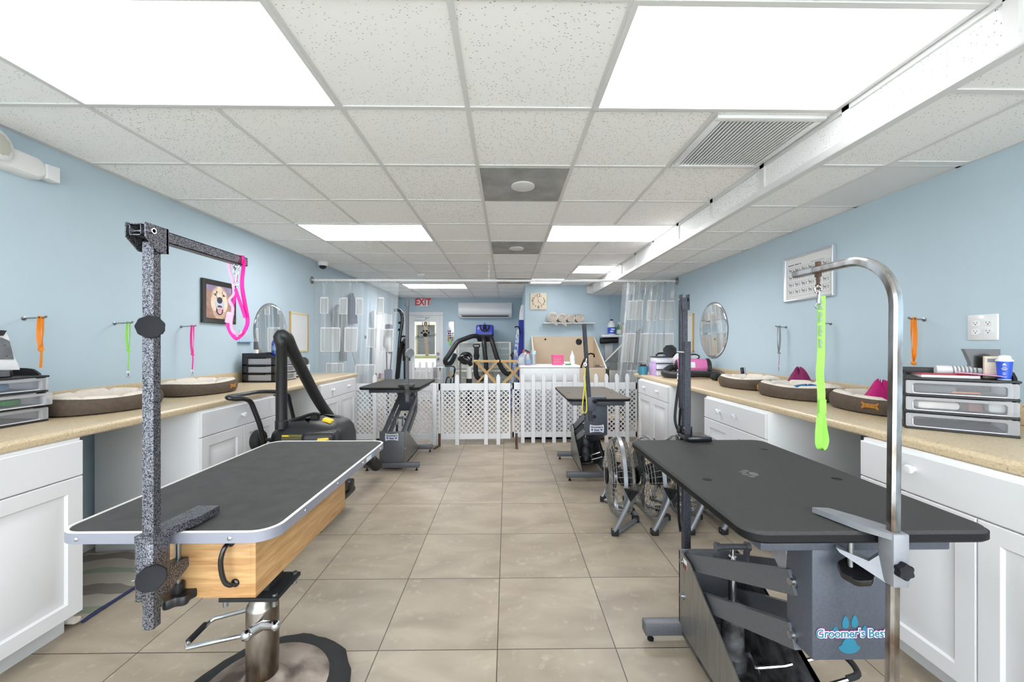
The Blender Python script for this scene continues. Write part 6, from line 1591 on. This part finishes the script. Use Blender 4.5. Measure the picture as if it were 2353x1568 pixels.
def hose(name, pts, r, parent, m='hose_black'):
    p = even(smooth(pts, 10), r * .30); b = MB(); b.tube(p, r, 14, [1 + (.07 if i % 2 else 0) for i in range(len(p))]); return obj(name, b, m, parent)
hose('hose', [(-.70, 9.10, 1.48), P(1086, 773, 9.0), P(1068, 779, 8.9), P(1052, 786, 8.8), P(1042, 800, 8.75), P(1031, 817, 8.7), P(1023, 829, 8.7), P(1027, 837, 8.75), P(1036, 834, 8.85), P(1042, 824, 8.95), P(1045, 816, 9.05)], .052, t)
hose('hose', [(-.53, 9.10, 1.46), P(1112, 785, 8.95), P(1114, 810, 8.9), P(1117, 840, 8.9), P(1115, 862, 8.9), P(1106, 872, 8.9), P(1096, 866, 8.85), P(1093, 850, 8.85), P(1094, 830, 8.85), P(1095, 818, 8.85)], .052, t)
hose('hose', [(-.38, 9.10, 1.47), P(1131, 785, 8.95), P(1137, 806, 8.9), P(1145, 830, 8.9), P(1155, 850, 8.9), P(1167, 860, 8.9), P(1178, 855, 8.95), P(1184, 838, 9.0), P(1181, 820, 9.05), P(1176, 814, 9.1)], .052, t)
b = MB(); q = P(1095, 822, 8.85); b.lathe([(.055, 0), (.068, .05), (.068, .09), (.05, .10)], q - V((0, 0, .02)), 18); b.box(q + V((-.055, -.03, .06)), q + V((.055, .03, .25)), .01); b.tube([q + V((x, 0, z)) for x, z in ((-.05, .22), (-.075, .27), (-.06, .30), (.06, .30), (.075, .27), (.05, .22))], .014, 8); obj('nozzle', b, 'black_rubber', t)
# white cylinder dryer on a stand
t = thing('stand_dryer', 'white upright tube dryer with black coiled top beside the kennel cage', 'pet dryer', P(1078, 880, 7.1))
q = P(1078, 878, 7.1)
b = MB(); b.lathe([(.045, 0), (.045, .36), (.055, .39), (.05, .46), (.03, .47)], q, 20); obj('tube', b, 'white_plastic', t)
b = MB(); b.lathe([(.05, -.60), (.05, .06), (0, .06)], q, 20); obj('base_tube', b, 'black_plastic', t)
b = MB()
for k in range(5): c = P(1073, 826, 7.08); b.tube([c + V((.10 * cos(a) - .02, .012 * k - .02, .075 * sin(a) + .01 * k)) for a in [2 * pi * i / 20 for i in range(20)]], .022, 8, closed=True)
b.tube(smooth([P(1056, 826, 7.05), P(1064, 822, 7.0), P(1075, 830, 7.0), P(1082, 838, 7.05)], 5), .045, 10); obj('coiled_hose', b, 'black_gloss', t)
b = MB(); b.tube([V((P(1058, 832, 7.1).x, 7.1, .0)), P(1058, 832, 7.1)], .016, 8); obj('stand_pole', b, 'steel', t)
# wooden folding stands
def stand(cx, cy, zb, label):
    t = thing('folding_stand', label, 'stand', (cx, cy, zb), 'pale wooden folding stands')
    h, w, dp = .48, .225, .30
    for k, y in enumerate((cy - dp / 2, cy - dp / 2 + .03, cy + dp / 2 - .03, cy + dp / 2)):
        s = 1 if k in (0, 3) else -1
        b = MB(); b.bar([(cx - s * w, y, zb + .004), (cx + s * w, y, zb + h)], .022, .034, (0, 0, 1)); obj('leg', b, 'pine', t)
    for s, z, y0, y1 in ((-1, h, -.17, .17), (1, h, -.17, .17)):
        b = MB(); b.box((cx + s * w - .02, cy + y0, zb + z - .02), (cx + s * w + .02, cy + y1, zb + z + .006), .003); obj('side_rail', b, 'pine', t)
    for y in (cy - dp / 2 - .012, cy + dp / 2 + .012):
        b = MB(); b.box((cx - w - .02, y - .01, zb + h - .028), (cx + w + .02, y + .01, zb + h + .004), .003); obj('top_rail', b, 'pine', t)
    b = MB()
    b.cyl((cx, cy - dp / 2 - .02, zb + h / 2), (cx, cy + dp / 2 + .02, zb + h / 2), .008); obj('pivot_rod', b, 'steel', t)
t = thing('low_bench', 'low grey plastic bench behind the mid fence panel carrying the wooden stands', 'bench', (-.1, 7.6, 0))
b = MB(); b.box((-.64, 7.40, .46), (.32, 7.80, .50), .006); obj('seat', b, 'grey_white', t)
for x in (-.60, .27):
    b = MB(); b.box((x - .02, 7.42, 0), (x + .02, 7.78, .46), .004); obj('leg', b, 'grey_white', t)
stand(P(1118, 850, 7.6).x, 7.6, .50, 'pale wooden folding stand under the middle black hose')
stand(P(1182, 850, 7.6).x - .02, 7.6, .50, 'pale wooden folding stand behind the white jug')
# things in the corner by the clock wall
t = thing('ironing_board', 'folded ironing board in royal blue cover leaning at the clock wall corner', 'ironing board', (.30, 8.2, .5))
b = MB(); b.prism([(.225, 8.05, .0), (.345, 8.05, .0), (.345, 8.05, 1.80), (.33, 8.05, 1.86), (.26, 8.05, 1.86), (.245, 8.05, 1.80)], (0, .10, 0)); obj('cover', b, 'navy_blue_cloth', t)
b = MB(); b.prism([(.25, 8.04, 1.80), (.345, 8.04, 1.80), (.345, 8.04, 2.08), (.325, 8.04, 2.12), (.29, 8.04, 2.10), (.26, 8.04, 1.95)], (0, .06, 0)); obj('iron_rest', b, 'white_plastic', t)
t = thing('ironing_board', 'narrow blue-and-white patterned board leaning beside the royal blue one', 'ironing board', (.17, 8.1, .3))
mat('blue_print', '#e3e6ee', 0.8, col2='#5a74c4', vscale=14)
b = MB(); b.prism([(.02, 8.0, .0), (.14, 8.0, .0), (.26, 8.0, 1.62), (.20, 8.0, 1.62)], (0, .04, 0)); obj('cover', b, 'blue_print', t)
b = MB(); b.tube(smooth([(.16, 8.0, 1.64), (.19, 7.99, 1.66), (.25, 7.99, 1.63), (.26, 7.99, 1.50)], 4), .012, 6); obj('hook', b, 'edge_black', t)
t = thing('hand_tool', 'dark tool with wooden handle hanging in a black stand beside the kennel cage', 'tool', (-1.15, 7.2, .6))
b = MB(); b.tube([P(1036, 870, 7.2), P(1036, 852, 7.2)], .022, 8); obj('grip', b, 'tan', t)
b = MB(); b.tube(smooth([P(1024, 882, 7.2), P(1028, 868, 7.2), P(1040, 866, 7.2), P(1046, 850, 7.2), P(1040, 842, 7.2), P(1022, 843, 7.2)], 5), .012, 8); b.tube([P(1035, 900, 7.2), P(1036, 870, 7.2)], .012, 8); b.tube([P(1042, 900, 7.2), P(1044, 848, 7.2)], .012, 8); obj('stand_frame', b, 'black_plastic', t)

# ================================================================ CLOCK WALL
t = thing('wall_clock', 'square cream wall clock with brown numerals above the towel shelf', 'clock', (.62, YC - .02, 1.96))
k0, k1 = P(1218, 712, YC), P(1256, 674, YC); cc = (k0 + k1) / 2; hw = (k1.x - k0.x) / 2
b = MB(); b.box((cc.x - hw, YC - .03, cc.z - hw), (cc.x + hw, YC - .001, cc.z + hw), .004); obj('board', b, 'clock_face', t)
for i in range(1, 13):
    a = radians(30 * i); big = i % 3 == 0
    text('numeral', str(i), (cc.x + hw * .72 * sin(a), YC - .0312, cc.z + hw * .70 * cos(a)), .085 if big else .048, 'clock_ink', t, off=.001)
b = MB()
for ang, L, w in ((352, .09, .008), (135, .115, .006)):
    d = V((sin(radians(ang)), 0, cos(radians(ang)))); q = V((cc.x, YC - .034, cc.z)); b.bar([q - d * .02, q + d * L], w, .002, (0, 1, 0))
b.lathe([(0, 0), (.007, 0), (0, .004)], (cc.x, YC - .034, cc.z), 10, 1, 1, (0, -1, 0)); obj('hands', b, 'clock_hand', t)
s0, s1 = P(1247, 743, YC), P(1362, 743, YC)
t = thing('wall_shelf', 'thin white wall shelf holding four rolled towels', 'shelf', ((s0.x + s1.x) / 2, YC - .12, s0.z))
b = MB(); b.box((s0.x, YC - .24, s0.z - .018), (s1.x, YC - .001, s0.z), .003); obj('board', b, 'white_gloss', t)
def roll(c, r, label, droop, seed):
    t = thing('rolled_towel', label, 'towel', c - V((0, 0, r)), 'rolled towels on the shelf')
    rnd = random.Random(seed)
    n = 60; turns = 2.6; pts = []
    for i in range(n + 1):
        a = 2 * pi * turns * i / n + seed; rr_ = r * (.14 + .86 * i / n) * (1 + .04 * sin(3 * a)); pts.append((rr_ * cos(a), rr_ * sin(a) * .92))
    b = MB(); th = r * .16
    def ringv(y, k): return [V((c.x + x * k, y, c.z + z * k)) for x, z in pts]
    A = []
    for y, k in ((c.y - .12, .97), (c.y - .105, 1.0), (c.y + .10, 1.0), (c.y + .115, .97)): A.append([b.bm.verts.new(p) for p in ringv(y, k)])
    for P_, Q_ in zip(A, A[1:]):
        for j in range(n): b.face([P_[j], P_[j + 1], Q_[j + 1], Q_[j]])
    bmesh.ops.solidify(b.bm, geom=b.bm.faces[:], thickness=th)
    b.lathe([(r * .93, -.09), (r * .93, .10), (0, .10)], c, 24, 1, 1, (0, 1, 0)); obj('terry_roll', b, 'towel', t, ang=70)
    if droop:
        b = MB(); b.grid(lambda u, v: V((c.x - r * .2 + r * 1.0 * u, c.y - .125 - .004 * sin(9 * u), c.z - r * .75 - droop * v * (.4 + .6 * u))), 8, 6); bmesh.ops.solidify(b.bm, geom=b.bm.faces[:], thickness=.012); obj('loose_corner', b, 'towel', t, ang=70)
for i, (px, r, dr, lb) in enumerate(((1269, .105, .09, 'largest cream rolled towel, at the clock end of the shelf'), (1291, .092, .10, 'cream rolled towel with a drooping corner, second from the clock'), (1311, .085, .05, 'cream rolled towel third from the clock on the shelf'), (1331, .088, 0, 'cream rolled towel above the leaning post top'))):
    q = P(px, 743, YC - .14); roll(V((q.x, YC - .14, s0.z + r * .99)), r, lb, dr, i + 2)
# bathing tub
t = thing('dog_bath', 'beige dog bathing tub with tall splash back and slanting sides under the towel shelf', 'bath', (1.09, 7.1, 0))
bx0, bx1, by0, by1 = .47, 1.70, 6.62, YC - .005
b = MB(); b.box((bx0, by1 - .02, 0), (bx1, by1, 1.452), .003)
for x in (bx0, bx1 - .02): b.prism([(x, by0, .60), (x, by1, .60), (x, by1, 1.45), (x, by0, .885)], (.02, 0, 0))
b.box((bx0, by0, 0), (bx1, by0 + .02, .885), .003); b.box((bx0, by0, .42), (bx1, by1, .46)); b.box((bx0, by0, 0), (bx0 + .02, by1, .62)); b.box((bx1 - .02, by0, 0), (bx1, by1, .62)); obj('basin', b, 'beige_tub', t)
b = MB()
for x in (bx0 + .01, bx1 - .01): b.bar([(x, by0, .887), (x, by1, 1.452)], .024, .008)
b.bar([(bx0, by0 + .01, .888), (bx1, by0 + .01, .888)], .024, .008); b.bar([(bx0, by1 - .012, 1.454), (bx1, by1 - .012, 1.454)], .024, .008); obj('edging', b, 'tub_edge', t)
b = MB(); q = P(1253, 780, by1 - .025); b.lathe([(0, 0), (.018, 0), (.014, .012), (0, .014)], q, 14, 1, 1, (0, -1, 0)); obj('plug_hole', b, 'edge_black', t)
b = MB(); q = P(1373, 841, 6.9); b.cyl(q + V((-.06, 0, 0)), q + V((.06, 0, -.005)), .022); b.cyl(q + V((-.05, 0, 0)), q + V((-.06, 0, .16)), .012); b.lathe([(0, 0), (.03, 0), (.03, .02), (0, .02)], q + V((.06, 0, 0)), 12, 1, 1, (1, 0, 0)); obj('tap', b, 'chrome', t)
b = MB(); b.tube(smooth([q + V((-.06, 0, .15)), q + V((-.07, -.01, .20)), q + V((-.14, -.02, .215)), q + V((-.22, -.05, .16)), q + V((-.30, -.10, .02)), q + V((-.36, -.12, -.12)), P(1326, 858, 6.75)], 6), .013, 8); b.tube(smooth([P(1320, 845, 6.75), P(1331, 843, 6.75), P(1342, 850, 6.75)], 5), .012, 8); obj('spray_hose', b, 'edge_black', t)
# steel tub in the far corner
t = thing('steel_tub', 'stainless steel wash tub with slanting splash guard beyond the gathered curtain', 'bath', (2.05, 7.1, 0))
b = MB(); b.box((1.74, 6.62, 0), (2.40, YC - .01, .86), .004); b.prism([(1.74, 6.62, .86), (2.40, 6.62, .86), (2.40, 6.62, .93), (1.74, 6.62, .985)], (0, .02, 0)); obj('basin', b, 'brushed_steel', t)
b = MB(); b.prism([(1.74, 6.9, .99), (2.40, 6.9, .93), (2.40, 6.9, 1.62), (2.16, 6.9, 1.40)], (0, .015, 0)); obj('splash_guard', b, 'brushed_steel', t)
b = MB(); b.bar([(1.735, 6.893, .99), (2.16, 6.893, 1.41)], .02, .012, (0, 1, 0)); obj('guard_edge', b, 'tub_edge', t)
b = MB(); q = V((1.95, 6.60, .74)); b.cyl(q, q + V((0, 0, -.12)), .014); b.lathe([(0, 0), (.045, 0), (.045, .015), (0, .015)], q + V((.0, -.01, .02)), 4, 1, 1, (0, -1, 0)); b.tube(smooth([q + V((0, 0, -.1)), q + V((-.03, -.02, -.18)), q + V((-.05, -.02, -.22))], 4), .014, 8); obj('drain_tap', b, 'chrome', t)
# small shelf with cleaning bottles
z3 = P(1410, 770, YC - .1).z
t = thing('wall_shelf', 'short white corner shelf holding cleaning bottles', 'shelf', (2.05, YC - .1, z3))
b = MB(); b.box((1.80, YC - .22, z3 - .045), (2.40, YC - .001, z3), .004); obj('board', b, 'white_gloss', t)
def bottle(name, label, cat, p, prof, m, extra=()):
    t = thing(name, label, cat, p); b = MB(); b.lathe(prof, p, 24); obj('body', b, m, t)
    for nm, pr, mm in extra:
        b = MB(); b.lathe(pr, p, 24); obj(nm, b, mm, t)
    return t
q = V((P(1405, 770, YC - .1).x, YC - .11, z3))
t = bottle('bleach_jug', 'white jug with blue label and blue cap on the corner shelf', 'jug', q, [(0, 0), (.070, .002), (.075, .015), (.075, .17), (.065, .21), (.035, .255), (.022, .275)], 'white_gloss', (('label', [(.0765, .02), (.0765, .145)], 'blue_plastic'), ('cap', [(.026, .272), (.026, .30), (0, .302)], 'navy')))
b = MB(); b.box(q + V((-.05, -.079, .05)), q + V((.02, -.0755, .075)), .002); b.box(q + V((-.03, -.079, .09)), q + V((.04, -.0755, .12)), .002); obj('label_patch', b, 'paper', t)
q = V((P(1422, 770, YC - .1).x, YC - .10, z3))
t = bottle('spray_bottle', 'green spray bottle with white trigger on the corner shelf', 'bottle', q, [(0, 0), (.042, 0), (.046, .01), (.046, .11), (.03, .16), (.014, .18), (.014, .20)], 'green', (('label', [(.047, .02), (.047, .10)], 'paper'),))
b = MB(); b.box(q + V((-.02, -.05, .20)), q + V((.02, .03, .235)), .006); b.bar([q + V((0, -.03, .21)), q + V((0, -.055, .16))], .012, .01, (1, 0, 0)); b.cyl(q + V((0, 0, .235)), q + V((0, 0, .26)), .01); obj('trigger', b, 'white_plastic', t)
q = V((P(1430, 770, YC - .1).x + .03, YC - .09, z3))
bottle('shampoo_bottle', 'tan bottle half hidden by the gathered curtain on the corner shelf', 'bottle', q, [(0, 0), (.035, 0), (.036, .16), (.016, .19), (.016, .21), (0, .212)], 'tan', (('cap', [(.018, .20), (.018, .23), (0, .232)], 'edge_black'),))
t = thing('rolled_mat', 'black rolled rubber mat fixed under the corner shelf', 'mat', (2.0, YC - .15, z3 - .14))
a, c = P(1379, 784, YC - .12), P(1419, 782, YC - .12); b = MB(); b.lathe([(.02, 0), (.05, .0), (.052, .01), (.052, (c - a).length), (.02, (c - a).length)], a, 20, 1, 1, (c - a)); obj('roll', b, 'black_rubber', t)
b = MB(); b.box((1.90, YC - .06, 1.0), (2.05, YC - .002, 1.32), .004); obj('mount_box', b, 'grey_white', t)

# ---- white storage cabinet behind the picket fence and what stands on it
t = thing('storage_cabinet', 'white plastic storage cabinet right behind the picket fence carrying bottles', 'cabinet', (.58, 5.5, 0))
sx0, sx1, sy0, sy1, sz = .18, .99, 5.32, 5.72, 1.012
b = MB(); b.box((sx0, sy0, .03), (sx1, sy1, sz - .03), .008); obj('body', b, 'grey_white', t)
b = MB(); b.box((sx0 - .012, sy0 - .012, sz - .03), (sx1 + .012, sy1, sz), .008); obj('top', b, 'white_plastic', t)
for k in range(2):
    b = MB(); b.box((sx0 + .02, sy0 - .010, sz - .21 - .18 * k), (sx1 - .02, sy0 + .005, sz - .05 - .18 * k), .006); obj('drawer', b, 'grey_white', t)
b = MB(); b.box((sx0 + .02, sy0 + .03, 0), (sx1 - .02, sy1 - .02, .03)); obj('shadow_plinth', b, 'edge_black', t)  # recessed foot, coloured black as the shadow under the cabinet
yq = 5.45
q = V((P(1200, 838, yq).x, yq, sz))
t = thing('milk_jug', 'cloudy white plastic jug leaning on the storage cabinet at the aisle side', 'jug', q)
b = MB(); b.rings([[q + V((x + sx_, y, z)) for x, y in rrect(-.05 * k, -.05 * k, .05 * k, .05 * k, .02 * k, 4)] for z, k, sx_ in ((.005, .7, -.01), (.03, 1.0, -.02), (.10, 1.0, -.01), (.15, .8, .02), (.185, .45, .045), (.20, .3, .05))]); obj('body', b, 'bottle_clear', t)
q = V((P(1213, 838, yq).x, yq - .04, sz))
t = bottle('spray_bottle', 'clear spray bottle with red collar and black trigger on the storage cabinet', 'bottle', q, [(0, 0), (.036, .002), (.040, .012), (.040, .085), (.034, .115), (.018, .145), (.014, .165)], 'bottle_clear', (('collar', [(.018, .158), (.018, .178), (0, .179)], 'red'), ('label', [(.0408, .03), (.0408, .075)], 'dim_blue'), ('foot', [(.0415, 0), (.0415, .008)], 'magenta')))
b = MB(); b.box(q + V((-.05, -.012, .178)), q + V((.03, .012, .205)), .006, rot=Matrix.Rotation(radians(28), 3, 'Y')); obj('trigger_head', b, 'black_plastic', t)
b = MB(); b.bar(smooth([q + V((-.045, 0, .215)), q + V((-.07, 0, .20)), q + V((-.065, 0, .165))], 4), .012, .010, (0, 1, 0)); obj('trigger', b, 'red', t)
q = V((P(1226, 838, yq).x, yq, sz))
bottle('clear_tumbler', 'tall pale blue clear tumbler beside the clear spray bottle', 'tumbler', q, [(0, 0), (.026, 0), (.032, .195), (.029, .195), (.024, .006), (0, .006)], 'bottle_clear', (('tinted_band', [(.0318, .15), (.0328, .20)], 'cyan_clear'),))
c = V((P(1281, 838, yq).x, yq, sz)); t = thing('plastic_basket', 'small bright pink slotted basket on the storage cabinet', 'basket', c)
b = MB()
for z0, z1, k in ((0, .02, .82), (.105, .135, 1.0)):
    b.rings([[c + V((x, y, z)) for x, y in rrect(-.078 * k, -.06 * k, .078 * k, .06 * k, .014, 3)] for z in (z0, z1)] ) if z0 == 0 else None
L0 = rrect(-.066, -.05, .066, .05, .012, 4); L1 = rrect(-.078, -.06, .078, .06, .014, 4); n = len(L0)
def wall(za, zb_):
    f_ = lambda z: [c + V((L0[i][0] + (L1[i][0] - L0[i][0]) * z / .135, L0[i][1] + (L1[i][1] - L0[i][1]) * z / .135, z)) for i in range(n)]
    A, B = [b.bm.verts.new(p) for p in f_(za)], [b.bm.verts.new(p) for p in f_(zb_)]
    for i in range(n): b.face([A[i], A[(i + 1) % n], B[(i + 1) % n], B[i]])
wall(0, .03); wall(.055, .065); wall(.09, .135)
for i in range(n):
    f_ = lambda z: c + V((L0[i][0] + (L1[i][0] - L0[i][0]) * z / .135, L0[i][1] + (L1[i][1] - L0[i][1]) * z / .135, z)); b.bar([f_(0), f_(.13)], .010, .003, (0, 1, 0))
for k in range(7): x = -.06 + .02 * k; b.bar([c + V((x, -.0515, .02)), c + V((x * 1.15, -.0595, .125))], .009, .003, (0, 1, 0))
b.tube([c + V((x, y, .137)) for x, y in L1], .004, 6, closed=True); obj('slotted_body', b, 'pink_plastic', t)
c = V((P(1315, 838, yq).x, yq, sz))
bottle('squeeze_bottle', 'white squeeze bottle with pointed nozzle on the storage cabinet', 'bottle', c, [(0, 0), (.030, 0), (.034, .008), (.034, .055), (.031, .06), (.034, .066), (.034, .11), (.028, .135), (.018, .14)], 'white_plastic', (('nozzle', [(.019, .138), (.018, .155), (.006, .185), (.004, .20), (0, .20)], 'white_gloss'),))
c = V((P(1302, 838, yq).x, yq - .02, sz))
t = thing('sponge_pad', 'white and green sponge lying beside the pink basket', 'sponge', c)
b = MB(); b.box(c + V((-.045, -.03, .018)), c + V((.04, .03, .045)), .006); obj('pad', b, 'white_plastic', t)
b = MB(); b.box(c + V((-.02, -.03, 0)), c + V((.05, .03, .018)), .004); obj('scourer', b, 'green', t)
t = thing('storage_crate', 'dark red crate on the floor behind the picket fence', 'crate', (1.40, 5.42, 0))
b = MB(); b.box((1.24, 5.30, 0), (1.60, 5.62, .26), .01); obj('body', b, 'dark_red', t)
b = MB(); b.box((1.23, 5.29, .26), (1.61, 5.63, .29), .006); obj('lid', b, 'tan', t)
# ================================================================ BEHIND THE POCKET CURTAIN
t = thing('fitness_bike', 'black padded machine with curved frame half hidden by the clear curtain edge', 'machine', P(925, 900, 6.3))
A = lambda px, py, Y=6.3: P(px, py, Y)
b = MB(); b.tube(smooth([A(906, 714), A(916, 713), A(923, 722), A(924, 742), A(920, 768), A(917, 800), A(914, 840), A(911, 905)], 6), .026, 10); b.tube([A(916, 742), A(922, 742)], .02, 8); b.tube([A(915, 758), A(921, 758)], .02, 8); obj('curved_frame', b, 'black_gloss', t)
b = MB(); b.sweep(smooth([A(913, 870), A(917, 830), A(922, 800), A(929, 785), A(934, 792)], 5), [(.05 * cos(a) * .5, .11 * sin(a)) for a in [2 * pi * i / 12 for i in range(12)]], (1, 0, 0)); obj('padded_seat', b, 'black_rubber', t)
b = MB(); b.tube(smooth([A(920, 775), A(928, 773), A(936, 776)], 4), .016, 8); b.tube([A(930, 778), A(932, 1000)], .022, 8); b.box(A(930, 800) + V((-.03, -.03, 0)), A(938, 830) + V((.03, .03, 0)), .01); b.box(A(918, 1005, 6.2) + V((0, 0, 0)), A(950, 998, 6.4) + V((0, 0, 0)), .01); obj('support_arm', b, 'black_plastic', t)
for nm, lb, c, pts, Y in (('hanging_apron', 'dark grey apron hanging on the wall, seen through the pocket curtain', 'fan_blade', [(768, 716), (782, 700), (794, 712), (799, 775), (797, 830), (788, 830), (786, 790), (769, 745)], 7.0),
                          ('hanging_coat', 'dark blue garment hanging behind the pocket curtain next to the apron', 'navy', [(806, 678), (812, 674), (819, 700), (822, 744), (807, 744)], 7.2)):
    q = [PX(x, y, -2.60) for x, y in pts]; cx = sum((p.x for p in q)) / len(q); t = thing(nm, lb, 'clothing', (cx, sum((p.y for p in q)) / len(q), min(p.z for p in q)))
    b = MB(); b.prism(q, (-.05, 0, 0)); obj('cloth', b, c, t)
t = thing('floor_pole', 'thin dark pole with round knob standing behind the pocket curtain', 'pole', P(832, 900, 7.4))
b = MB(); b.tube([P(834, 958, 7.4), P(831, 760, 7.4)], .035, 8); obj('shaft', b, 'navy', t)
b = MB(); b.ball(P(838, 775, 7.35), .035); obj('knob', b, 'navy', t)
t = thing('white_panel_door', 'plain white panel leaning against the wall behind the pocket curtain', 'panel', (-2.5, 8.2, 0))
b = MB(); b.box((-2.62, 7.6, .0), (-2.57, 8.8, 1.95), .004); obj('leaf', b, 'white_paint', t)
t = thing('utility_table', 'low white table behind the curtain carrying the blue bucket', 'table', (-2.15, 6.2, 0))
b = MB(); zb_ = P(842, 890, 6.2).z; b.box((-2.45, 6.0, zb_ - .03), (-1.85, 6.45, zb_), .004); obj('top', b, 'white_plastic', t)
for x in (-2.43, -1.89):
    for y in (6.02, 6.41):
        b = MB(); b.box((x, y, 0), (x + .03, y + .03, zb_ - .03), .002); obj('leg', b, 'white_plastic', t)
t = thing('bucket', 'blue bucket with blue ball lid hanging behind the pocket curtain by the table', 'bucket', P(842, 900, 6.2))
c = P(842, 890, 6.2); b = MB(); b.lathe([(0, 0), (.10, .0), (.135, .20), (.13, .20), (.095, .01), (0, .01)], c, 24); obj('body', b, 'dim_blue', t)
b = MB(); b.ball(c + V((.03, 0, .20)), .075, 1, 1, .8); obj('ball', b, 'sky_toy', t)
b = MB(); b.tube([c + V((-.132, 0, .18)), c + V((-.24, .05, .55))], .006, 6); obj('cord', b, 'ink_soft', t)
t = thing('tool_basket', 'tan basket holding brown brushes behind the curtain beside the bucket', 'basket', P(866, 900, 6.2))
c = P(869, 890, 6.2); b = MB(); b.lathe([(0, 0), (.075, 0), (.09, .14), (.085, .14), (.07, .01), (0, .01)], c, 20); obj('body', b, 'tan', t)
for i, (x, m) in enumerate(((-.03, 'dark_red'), (.02, 'bed_brown'), (.05, 'pink_pale'))):
    o = thing('brush', ('dark red', 'brown', 'pale pink')[i] + ' brush in the tan basket behind the curtain', 'brush', c + V((x, 0, .1))); b = MB(); b.box(c + V((x - .018, -.015, .02)), c + V((x + .018, .015, .22)), .008, rot=Matrix.Rotation(x * 4, 3, 'Y')); obj('handle', b, m, o)
t = thing('hair_dryer_stand', 'dark salon stand with coiled cables behind the curtain edge', 'stand', P(895, 900, 7.2))
b = MB(); b.box(P(884, 745, 7.2), P(903, 775, 7.3), .03); b.tube(smooth([P(886, 770, 7.2), P(882, 790, 7.2), P(888, 800, 7.2), P(898, 812, 7.2)], 5), .03, 8); b.tube([P(888, 800, 7.2), P(889, 850, 7.2)], .012, 6); b.tube([P(903, 775, 7.2), P(897, 850, 7.2)], .012, 6); b.box(P(882, 850, 7.1), P(902, 900, 7.3), .02); b.tube([P(890, 895, 7.2), P(890, 1000, 7.2)], .025, 8); b.box(P(880, 982, 7.0), P(905, 975, 7.4), .01); obj('frame', b, 'navy', t)

# ================================================================ CAMERA, SKY, SUN
cam = bpy.data.cameras.new('camera'); co = bpy.data.objects.new('camera', cam); COL.objects.link(co)
co.location = (0, 0, EYE); co.rotation_euler = (pi / 2, 0, -YAW)
cam.sensor_width = 36; cam.lens = F / 2353 * 36; cam.shift_y = 6.0 / 2353; cam.clip_start = .05; cam.clip_end = 200
SC.camera = co
w = bpy.data.worlds.new('sky'); SC.world = w; w.use_nodes = True
bg = w.node_tree.nodes['Background']; bg.inputs['Color'].default_value = (.86, .93, 1.0, 1); bg.inputs['Strength'].default_value = 5.5
su = bpy.data.lights.new('sun', 'SUN'); su.energy = 2.5; su.angle = radians(1); so = bpy.data.objects.new('sun', su); COL.objects.link(so)
so.rotation_euler = (radians(52), 0, radians(160))
SC.view_settings.view_transform = 'Standard'; SC.view_settings.look = 'None'; SC.view_settings.gamma = 1; SC.view_settings.exposure = 0.42; SC.view_settings.use_curve_mapping = False
SC.cycles.max_bounces = 12; SC.cycles.diffuse_bounces = 6; SC.cycles.glossy_bounces = 5; SC.cycles.transparent_max_bounces = 24; SC.cycles.transmission_bounces = 6
SC.cycles.sample_clamp_indirect = 6; SC.cycles.caustics_reflective = False; SC.cycles.caustics_refractive = False
bpy.context.view_layer.update()
